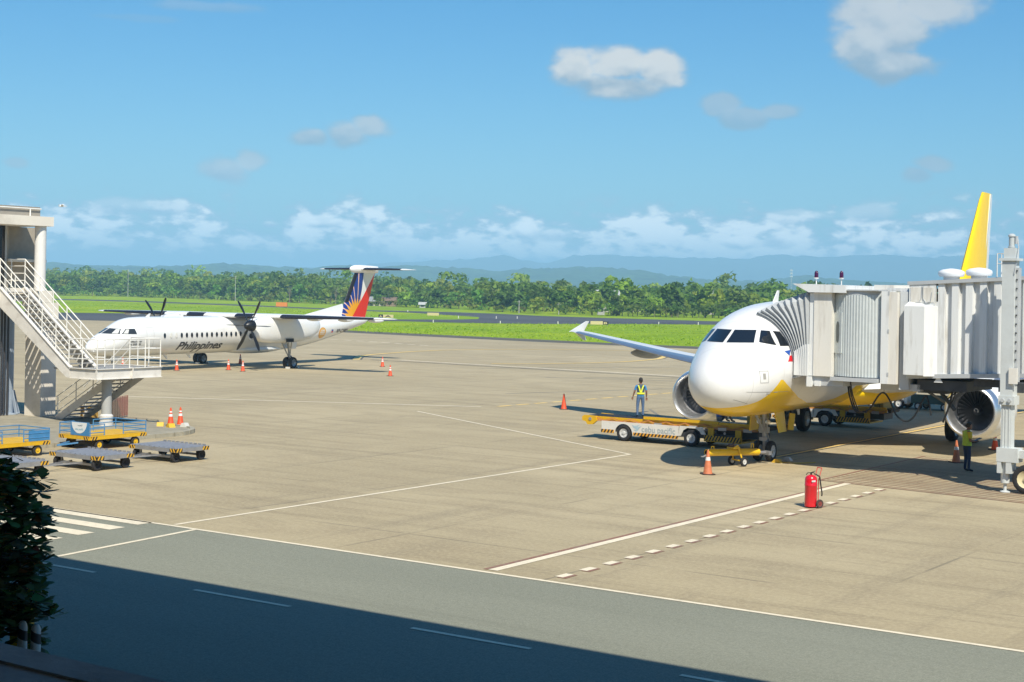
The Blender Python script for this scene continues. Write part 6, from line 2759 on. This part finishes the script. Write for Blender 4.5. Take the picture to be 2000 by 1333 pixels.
def trunk_mesh(h, r, limbs=4):
    m = MB()
    m.tube((0, 0, 0), (h * .02, 0, h * .45), r, r * .7, 8)
    for k in range(limbs):
        a = 6.28 * k / limbs + .4
        m.tube((h * .02, 0, h * .38), (h * .2 * math.cos(a), h * .2 * math.sin(a), h * (.62 + .06 * (k % 2))), r * .5, r * .15, 6)
    return m


def tree_proto(kind, h, w, base, per=70, size=.55):
    t = thing('broadleaf_tree', 'x', 'tree')
    me = quads_mesh('crown', *crown_arrays(broad_lobes(h, w), per, size, base))
    link('crown', me, t)
    trunk_mesh(h, .18).build('trunk', BARK, t, True)
    return t


def palm_proto(h=8.):
    t = thing('coconut_palm', 'x', 'palm tree')
    m = MB()
    pts = [Vector((.35 * math.sin(k / 6 * 1.4), 0, h * k / 6)) for k in range(7)]
    for k in range(6):
        m.tube(pts[k], pts[k + 1], .16 - .012 * k, .15 - .012 * k, 8)
    m.build('trunk', mat('palm bark', (.22, .19, .15), .9, var=.2), t, True)
    top = pts[-1]
    C, U, W, T = [], [], [], []
    for k in range(19):
        az = k * 2.399
        el = .9 - 1.5 * (k / 19)
        p = Vector(top)
        d = Vector((math.cos(az) * math.cos(el), math.sin(az) * math.cos(el), math.sin(el)))
        for j in range(9):
            q = p + d * .34
            side = d.cross(Vector((0, 0, 1))).normalized()
            wdt = .42 * math.sin(math.pi * (j + 1.2) / 10.5) + .06
            for sg in (-1, 1):
                C.append((p + q) / 2 + side * sg * wdt * .5 - Vector((0, 0, .10 + .05 * j)))
                U.append((q - p) * .55)
                W.append(side * sg * wdt * .5 - Vector((0, 0, .12)))
                T.append(np.array((.085, .135, .022)) * rng.uniform(.7, 1.3))
            p = q
            d = (d - Vector((0, 0, .11))).normalized()
    me = quads_mesh('crown', np.array(C), np.array(U), np.array(W), np.array(T))
    link('crown', me, t)
    return t


def banana_proto(h=3.4):
    t = thing('banana_plant', 'x', 'plant')
    m = MB()
    m.tube((0, 0, 0), (0, 0, h * .5), .13, .08, 8)
    m.build('stem', mat('banana stem', (.18, .19, .07), .8), t, True)
    C, U, W, T = [], [], [], []
    for k in range(9):
        az = k * 2.4
        el = 1.25 - .09 * k
        p = Vector((0, 0, h * .48))
        d = Vector((math.cos(az) * math.cos(el), math.sin(az) * math.cos(el), math.sin(el)))
        for j in range(5):
            q = p + d * h * .13
            side = d.cross(Vector((0, 0, 1))).normalized()
            for sg in (-1, 1):
                C.append((p + q) / 2 + side * sg * .16)
                U.append((q - p) * .6)
                W.append(side * sg * .17 - Vector((0, 0, .05)))
                T.append(np.array((.13, .21, .035)) * rng.uniform(.75, 1.25))
            p = q
            d = (d - Vector((0, 0, .28))).normalized()
    me = quads_mesh('leaves', np.array(C), np.array(U), np.array(W), np.array(T))
    link('leaves', me, t)
    return t


def bare_proto(h=7.):
    t = thing('bare_tree', 'x', 'tree')
    m = MB()
    m.tube((0, 0, 0), (0, 0, h * .5), .14, .10, 7)
    for k in range(16):
        a = k * 2.4
        z = h * (.3 + .4 * k / 16)
        q = Vector((.9 * math.cos(a) * (1.1 - .04 * k), .9 * math.sin(a), z + h * .22))
        m.tube((0, 0, z), q, .055, .02, 5)
        for j in range(3):
            m.tube(q, q + Vector((.4 * math.cos(a + j), .4 * math.sin(a + j), .6)), .02, .008, 4)
    m.build('branches', mat('pale dead wood', (.26, .22, .17), .9), t)
    return t


# the far edge of the airfield, where the trees begin
FRONT = [(-420, 820), (-300, 735), (-206, 687), (-169, 677), (-96, 579), (-50, 507), (-15, 462), (0, 405), (25, 385), (50, 378), (80, 368), (110, 352), (160, 335), (240, 320)]
FX = [p[0] for p in FRONT]
FY = [p[1] for p in FRONT]


def yfront(x):
    return float(np.interp(x, FX, FY))


# -- wood behind the first row: one mass
lobC, lobU, lobV, lobT = [], [], [], []
for layer, (off, hlo, hhi, step) in enumerate(((7, 4.5, 7.0, 5.2), (17, 5.5, 8.0, 5.6), (32, 6.0, 9.0, 6.), (52, 6.5, 9.5, 6.5), (78, 7., 10., 7.), (112, 7.5, 10.8, 7.5), (155, 8., 11.3, 8.), (210, 8.5, 12., 9.), (280, 9., 12.8, 10.), (370, 9.5, 13.5, 12.))):
    x = -340.
    while x < 260:
        y = yfront(x) + off + rng.uniform(-4, 4)
        if abs(x) < .42 * y:
            big = .85 + .3 * fbm(x / 45., layer * 1.7, 2.)
            h = rng.uniform(hlo, hhi) * big
            h *= float(np.interp(x, [-200, -90, -40, 30, 60], [1.32, 1.28, 1.08, .98, .95]))
            if rng.random() < .12:
                h *= 1.28
            w = h * rng.uniform(.65, 1.15)
            base = GREENS[int(rng.integers(len(GREENS)))]
            tone = rng.uniform(.8, 1.25)
            n = 42 if layer < 4 else 26
            c, u, v, t_ = crown_arrays(broad_lobes(h, w), n, .52 + .05 * layer, tuple(q * tone for q in base))
            c = c + np.array([x, y, 0.])
            lobC.append(c)
            lobU.append(u)
            lobV.append(v)
            lobT.append(t_)
        x += step * rng.uniform(.6, 1.3)
# low scrub at the foot of the wood
x = -330.
while x < 250:
    y = yfront(x) - 2 + rng.uniform(-4, 3)
    h = rng.uniform(1.2, 3.6)
    c, u, v, t_ = crown_arrays([(0, 0, h * .45, h * .8, h * .7, h * .5)], 46, .38, tuple(q * rng.uniform(.6, 1.1) for q in (.17, .27, .035)))
    lobC.append(c + np.array([x, y, 0.]))
    lobU.append(u)
    lobV.append(v)
    lobT.append(t_)
    x += rng.uniform(1.2, 4.)
me = quads_mesh('wood', *[np.concatenate(q) for q in (lobC, lobU, lobV, lobT)])
wood = link('wood', me)
tag(wood, 'dense green wood rising beyond the airfield', 'wood', kind='stuff')

# -- single trees of the first row
protos = [tree_proto(k, h, w, b) for k, (h, w, b) in enumerate(((6.4, 6.8, (.16, .295, .030)), (7.4, 7.0, (.09, .195, .028)), (5.2, 5.0, (.23, .35, .030)), (8.4, 7.0, (.115, .235, .030)), (6.0, 8.2, (.135, .245, .032))))]
palm, banana, bare = palm_proto(), banana_proto(), bare_proto()
seen = set()


def plant(proto, px, dy, sc, label, group, rz=None):
    """stand a plant on the airfield's edge at ground position px (x, metres) and dy behind that edge"""
    o = proto if id(proto) not in seen else copy_tree(proto)
    seen.add(id(proto))
    o.location = (px, yfront(px) + dy, -.03)
    o.rotation_euler = (0, 0, rng.uniform(0, 6.28) if rz is None else rz)
    o.scale = (sc, sc, sc)
    o['label'] = label
    o['group'] = group
    return o


ZONES = [(60, 'hidden behind the gate'), (150, 'just right of the gate column'), (215, 'beyond the turboprop cockpit'), (290, 'beyond the far wing of the turboprop'), (350, 'right of the far propeller'),
         (420, 'beyond the middle of the turboprop'), (480, 'left of the near propeller'), (540, 'right of the near propeller'), (610, 'above the near wing of the turboprop'), (670, 'left of the sunburst tail'), (740, 'right of the sunburst tail'),
         (810, 'behind the small houses'), (880, 'right of the small houses'), (950, 'at the middle of the picture'), (1020, 'right of the picture middle'), (1100, 'left of the jet wing tip'), (1170, 'above the jet wing tip'),
         (1260, 'above the jet wing'), (1340, 'left of the jet nose'), (1450, 'beside the top of the jet nose'), (1600, 'behind the bridge canopy'), (1750, 'behind the bridge cab'), (2600, 'behind the bridge tunnel')]


def zone(x):
    u_ = 1000 + 3000 * x / yfront(x)
    return next(t for e, t in ZONES if u_ < e)


GT = 'first row of trees along the airfield edge'
SP = ['rounded mid green tree', 'dark green dense tree', 'small bright yellow-green tree', 'tall green tree', 'wide spreading green tree']
for i in range(44):
    px = -215 + i * 6.9 + rng.uniform(-2.5, 2.5)
    k = int(rng.integers(5))
    plant(protos[k], px, rng.uniform(0, 6), rng.uniform(.72, 1.05), SP[k] + ' at the wood edge ' + zone(px), GT)
for px, dy, s in ((-138, 4, .9), (-112, 3, .8), (-76, 3, .85), (-62, 1, .7), (-44, 5, .8), (-40, 2, .7), (-22, 4, .75), (-163, 5, .8), (-30, 3, .65), (6, 4, .7)):
    plant(palm, px, dy, s, 'coconut palm rising at the wood edge ' + zone(px), 'palms among the trees')
for px, dy, s in ((-80, -1, .9), (-61, 8, 1.), (-53, 12, 1.1), (-90, 9, 1.1), (-132, 9, 1.)):
    plant(bare, px, dy, s, 'pale leafless tree standing before the wood ' + zone(px), 'pale bare trees')
for i in range(34):
    plant(banana, 24 + i * 1.25 + rng.uniform(-.6, .6), rng.uniform(-5, 1), rng.uniform(.8, 1.15), 'banana plant in the grove at the wood edge left of the jet', 'banana grove')

# -- grass tufts on the field: uncountable
n = 42000
u = rng.uniform(0, 1, n)
gx = rng.uniform(-.40, .42, n)
gy = 150 * np.power(3.0, u)
X = gx * gy
pq_q = X * E2.x + gy * E2.y
pq_p = X * E1.x + gy * E1.y
ok = ((pq_q > 158 - .04 * (pq_p + 81)) & (pq_q > 158) & (pq_p > -185) & (pq_q < 216 + np.clip((pq_p + 167) * 2.2, 0, 46))) | ((pq_q > 226 + np.clip(-(pq_p + 240) * -.2, 0, 40)) & (pq_p < -205) & (pq_q < 296 - (pq_p + 240) * .36))
X, gy = X[ok], gy[ok]
n = len(X)
hgt = rng.uniform(.05, .15, n) * (1 + .5 * np.sin(X * .09) * np.cos(gy * .07))
C = np.stack([X, gy, hgt * .4 - .02], 1)
ang = rng.uniform(0, 6.28, n)
U = np.stack([np.cos(ang), np.sin(ang), np.zeros(n)], 1) * rng.uniform(.05, .16, n)[:, None]
W = np.stack([rng.normal(0, .04, n), rng.normal(0, .04, n), hgt * .55], 1)
T = np.array([(.30, .42, .014)]) * rng.uniform(.75, 1.3, (n, 1))
gme = quads_mesh('grass', C, U, W, T)
tag(link('grass', gme), 'short bright green grass covering the airfield', 'grass', kind='stuff')

# -- dark broad-leaved tree in the terminal's shade (near left corner)
ft = thing('almond_tree', 'dark broad-leaved tree in shade at the bottom left corner', 'tree', (-8.42, 24.2, 0))
m = MB()
m.tube((0, 0, 0), (.05, 0, 1.4), .10, .075, 10)
tips = []
frng = np.random.default_rng(5)
for k in range(92):
    a = k * 2.399
    z = .45 + 2.65 * (k / 92) + frng.uniform(-.15, .15)
    env = float(np.interp(z, [.4, 1., 1.5, 2., 2.5, 3., 3.3], [.8, 1.05, 1.2, 1.08, 1.02, .68, .25])) * (.86 + .26 * math.sin(5.3 * z + 2.1 * a) * math.cos(3.1 * z))
    r = env * frng.uniform(.45, 1.0)
    q = Vector((r * math.cos(a) + .05, r * math.sin(a), z + .1))
    m.tube((.05, 0, max(.5, z - .45)), q, .022, .010, 5)
    tips.append(q)
    for j in range(5):
        b = a + frng.uniform(-1.1, 1.1)
        q2 = q + Vector((.30 * math.cos(b), .30 * math.sin(b), frng.uniform(-.22, .25)))
        m.tube(q, q2, .010, .006, 4)
        tips.append(q2)
m.tube((.05, 0, 1.4), (.0, 0, 3.1), .075, .02, 8)
m.build('trunk', mat('almond bark', (.07, .055, .045), .9), ft)
lv = MB()
cols = []
for q in tips:
    for j in range(int(frng.integers(8, 13))):
        az = frng.uniform(0, 6.28)
        el = frng.uniform(-.5, .8)
        d = Vector((math.cos(az) * math.cos(el), math.sin(az) * math.cos(el), math.sin(el)))
        s = d.cross(Vector((0, 0, 1))).normalized()
        nn = s.cross(d)
        L = frng.uniform(.15, .27)
        w = L * frng.uniform(.26, .46)
        p = q + d * .03
        pts = [p, p + d * L * .35 + s * w * .55 - nn * .01, p + d * L * .75 + s * w - nn * .02, p + d * L + s * w * .35 - nn * .03, p + d * L - s * w * .35 - nn * .03, p + d * L * .75 - s * w - nn * .02, p + d * L * .35 - s * w * .55 - nn * .01]
        mid = [p + d * L * .5 + nn * .012]
        base = len(lv.v)
        lv.add(pts, [(0, 1, 2, 3, 4, 5, 6)])
        c = (.085, .140, .045) if frng.random() > .06 else (.30, .13, .03)
        cols.append(tuple(x_ * frng.uniform(.7, 1.4) for x_ in c))
me = bpy.data.meshes.new('crown')
me.from_pydata(lv.v, [], lv.f)
at = me.color_attributes.new('tint', 'FLOAT_COLOR', 'CORNER')
flat = []
for c, f in zip(cols, lv.f):
    flat += [c[0], c[1], c[2], 1.] * len(f)
at.data.foreach_set('color', flat)
me.materials.append(leaf_material('almond leaves', trans=.15))
cr = link('crown', me, ft)
cr['kind'] = 'stuff'
# ------------------------------------------------------------------ small things
# striped bollards and yellow guard post by the near left corner
STRIPE = bpy.data.materials.new('black and white bollard stripes')
STRIPE.use_nodes = True
t_ = NT(STRIPE.node_tree)
x_, y_, z_ = t_.sep(t_.node('ShaderNodeTexCoord').outputs['Object'])
f_ = t_.math('LESS_THAN', t_.math('FRACT', t_.math('MULTIPLY', t_.math('ADD', z_, t_.math('MULTIPLY', x_, .5)), 3.2)), .5)
t_.put(t_.n['Principled BSDF'].inputs['Base Color'], t_.mix(f_, (.62, .60, .55), (.03, .03, .03)))
for lab, loc in (('black and white striped bollard nearest the ledge edge', (-7.19, 23.5, 0)), ('black and white striped bollard half hidden by the dark tree', (-7.46, 23.7, 0))):
    m = MB()
    m.lathe([(0, .075), (.80, .075), (.85, .065), (.89, .04), (.90, .01)], (0, 0, 0), (0, 0, 1), 18)
    tag(m.build('bollard', STRIPE, None, True, loc=loc), lab, 'bollard', 'striped bollards in the near left corner')
m = MB()
m.b2((-.16, -.12, 0), (.16, .12, 1.15))
m.b2((-.19, -.15, 1.15), (.19, .15, 1.2))
tag(m.build('yellow_cabinet', GSEY, None, loc=(-7.75, 24.6, 0)), 'yellow cabinet standing behind the dark tree near the bollards', 'cabinet')


# airfield signs
def sign(label, loc, w, boards, rz):
    r = thing('taxiway_sign', label, 'sign', loc, rz, 'taxiway guidance signs')
    x = -w / 2
    for k, (bw, col, txt, tcol) in enumerate(boards):
        m = MB()
        m.b2((x, -.08, .2), (x + bw, .08, .80))
        b = m.build('sign_board', col, r)
        if txt:
            me_ = text_mesh(txt, .7, 0., .02, 1., (bw * .62, .38))
            for v_ in me_.vertices:
                v_.co = Vector((x + bw * .17 + v_.co.x, -.09, 0.31 + v_.co.y))
            me_.materials.append(tcol)
            link('lettering', me_, b)
        x += bw
    for q in (-w / 2 + .2, w / 2 - .2):
        m = MB()
        m.tube((q, 0, 0), (q, 0, .26), .04, n=6)
        m.build('sign_leg', STEEL, r)


SY, SK = mat('sign yellow', (.62, .52, .26), .5), mat('sign black', (.02, .02, .022), .5)
sign('yellow taxiway sign with a black panel beyond the turboprop tail', (-24.5, 300.0, 0), 3.0, [(.9, SK, 'A', SY), (2.1, SY, 'A', SK)], -.2)
sign('pale yellow taxiway sign alone between runway and taxiway', (-17.0, 333.0, 0), 2.6, [(2.6, SY, '', SK)], -.2)
sign('yellow taxiway sign with black B panel left of the jet wing tip', (15.6, 272.0, 0), 3.2, [(2.2, SY, '', SK), (1.0, SK, 'B', SY)], -.15)
m = MB()
m.b2((-1.6, -.5, .1), (1.6, .5, 1.3))
m.tube((-1.2, 0, 0), (-1.2, 0, .12), .06)
m.tube((1.2, 0, 0), (1.2, 0, .12), .06)
tag(m.build('marker_board', mat('marker orange', (.72, .24, .03), .5), None, loc=(-66.0, 441.0, 0)), 'orange marker board on the grass beside the runway', 'marker board')

# edge lights along the taxiways
LW = mat('edge light white', (.72, .70, .62), .5)
for i, (px, py) in enumerate(((-25.0, 196.5), (-88.0, 262.0), (-84.5, 268.0), (-14, 275), (-2, 276.2), (8.5, 281), (18, 289.5), (28, 292), (36, 296), (-11, 318), (-3.2, 322), (1.2, 326), (-40, 398), (-26.5, 392))):
    m = MB()
    m.lathe([(0, .12), (.05, .12), (.08, .07), (.36, .09), (.46, .07), (.50, .01)], (0, 0, 0), (0, 0, 1), 10)
    o = m.build('edge_light', LW, None, True, loc=(px, py, -.01))
    tag(o, 'small white taxiway edge light standing beside the pavement', 'edge light', 'taxiway edge lights')


# houses at the wood edge
def house(label, loc, w, d, h, roofcol, wallcol, rz=0.):
    r = thing('house', label, 'house', loc, rz, 'small houses at the wood edge')
    m = MB()
    m.b2((-w / 2, -d / 2, 0), (w / 2, d / 2, h))
    m.build('wall', mat('house wall ' + wallcol[0], wallcol[1], .8, var=.1), r)
    m = MB()
    e, rh = .4, w * .16 + .5
    m.add([(-w / 2 - e, -d / 2 - e, h - .05), (w / 2 + e, -d / 2 - e, h - .05), (w / 2 + e, d / 2 + e, h - .05), (-w / 2 - e, d / 2 + e, h - .05), (-w / 2 - e, 0, h + rh), (w / 2 + e, 0, h + rh)],
          [(0, 1, 5, 4), (2, 3, 4, 5), (0, 4, 3), (1, 2, 5), (3, 2, 1, 0)])
    m.build('roof', mat('house roof ' + roofcol[0], roofcol[1], .6, var=.12), r)
    for k in range(max(1, int(w // 3))):
        m = MB()
        x = -w / 2 + (k + .5) * w / max(1, int(w // 3))
        m.b2((x - .5, -d / 2 - .03, h * .35), (x + .5, -d / 2 - .005, h * .78))
        m.build('window', GLASS, r)
    return r


GR, BR_, WH_, RD = ('grey', (.26, .27, .28)), ('brown', (.20, .14, .10)), ('white', (.42, .43, .42)), ('red', (.30, .13, .10))
CRM = ('cream', (.45, .42, .36))
house('low grey-roofed house at the wood edge right of the turboprop tail', (-45.5, 503, 0), 6.5, 4, 1.5, GR, CRM)
house('brown wooden house next to the grey-roofed house', (-39.5, 497, 0), 4.2, 3.5, 1.8, BR_, ('timber', (.26, .19, .13)))
house('tiny white hut at the wood edge in the middle', (-27.5, 474, 0), 1.8, 1.6, 1.0, WH_, WH_)
house('long house with white roof among the trees left of the jet', (28.0, 455, 0), 7, 5, 4.9, WH_, CRM)
house('small house with red roof among the trees left of the jet', (37.5, 470, 0), 3.4, 4, 5.2, RD, CRM)
house('white-roofed house among the trees just left of the jet nose', (56.5, 436, 0), 4, 4, 5.6, WH_, CRM, .5)
house('tiny white shed in the banana grove', (23.0, 396, 0), 1.8, 1.6, 2.4, WH_, WH_)

# poles and the cell mast
for lab, x, y, h in (('thin grey pole at the wood edge above the turboprop wing', -166.5, 666, 12.), ('thin grey pole at the wood edge above the turboprop propeller', -103.0, 572, 9.5), ('short pale pole at the wood edge in the middle', 1.9, 397, 3.4), ('short pale pole at the wood edge left of the wing tip', 12.0, 391, 3.)):
    m = MB()
    m.tube((0, 0, 0), (0, 0, h), .11, .07, 8)
    m.bar((-.5, 0, h - .4), (.5, 0, h - .4), .06, .08)
    tag(m.build('utility_pole', mat('pole grey', (.48, .47, .44), .7), None, loc=(x, y, 0)), lab, 'pole', 'poles along the wood edge')
mast = thing('cell_mast', 'slim lattice cell mast with white antennas on the hill behind the jet', 'mast', (318., 1750., 0))
m = MB()
for k in range(3):
    a = 2.094 * k
    m.tube((.9 * math.cos(a), .9 * math.sin(a), 0), (.35 * math.cos(a), .35 * math.sin(a), 35), .12, .09, 5)
for k in range(14):
    for j in range(3):
        a, b = 2.094 * j, 2.094 * (j + 1)
        r0, r1 = .9 - .55 * k / 14, .9 - .55 * (k + 1) / 14
        m.tube((r0 * math.cos(a), r0 * math.sin(a), 2.5 * k), (r1 * math.cos(b), r1 * math.sin(b), 2.5 * (k + 1)), .06, .06, 4)
m.build('lattice', mat('mast steel', (.45, .48, .50), .6), mast)
for z in (26.5, 30, 33.5):
    for k in range(3):
        a = 2.094 * k + .5
        m = MB()
        m.b2((-.28, -.2, -.9), (.28, .2, .9))
        o = m.build('antenna_panel', mat('antenna white', (.72, .74, .76), .5), mast)
        o.location = (1.1 * math.cos(a), 1.1 * math.sin(a), z)
        o.rotation_euler = (0, 0, a)

# white egret gliding left of the clouds
bird = thing('bird', 'small white bird gliding in the sky right of the gate roof', 'bird', (-29.4, 100., 11.05), .6)
m = MB()
m.lathe([(-.22, .01), (-.12, .035), (0, .05), (.12, .04), (.2, .02), (.3, .012), (.36, .004)], (0, 0, 0), (1, 0, .05), 10)
m.build('body', mat('egret white', (.78, .77, .74), .7), bird, True)
for sy in (-1, 1):
    m = MB()
    m.add([(.1, 0, .02), (-.08, 0, .02), (-.10, sy * .25, .10), (.06, sy * .27, .11), (-.08, sy * .5, .06), (.0, sy * .52, .065), (.1, 0, .03), (-.08, 0, .03), (-.10, sy * .25, .108), (.06, sy * .27, .118), (-.08, sy * .5, .066), (.0, sy * .52, .07)],
          [(0, 1, 2, 3), (3, 2, 4, 5), (9, 8, 7, 6), (11, 10, 8, 9), (0, 3, 9, 6), (3, 5, 11, 9), (1, 7, 8, 2), (2, 8, 10, 4), (4, 10, 11, 5)])
    m.build('wing', mat('egret white'), bird)
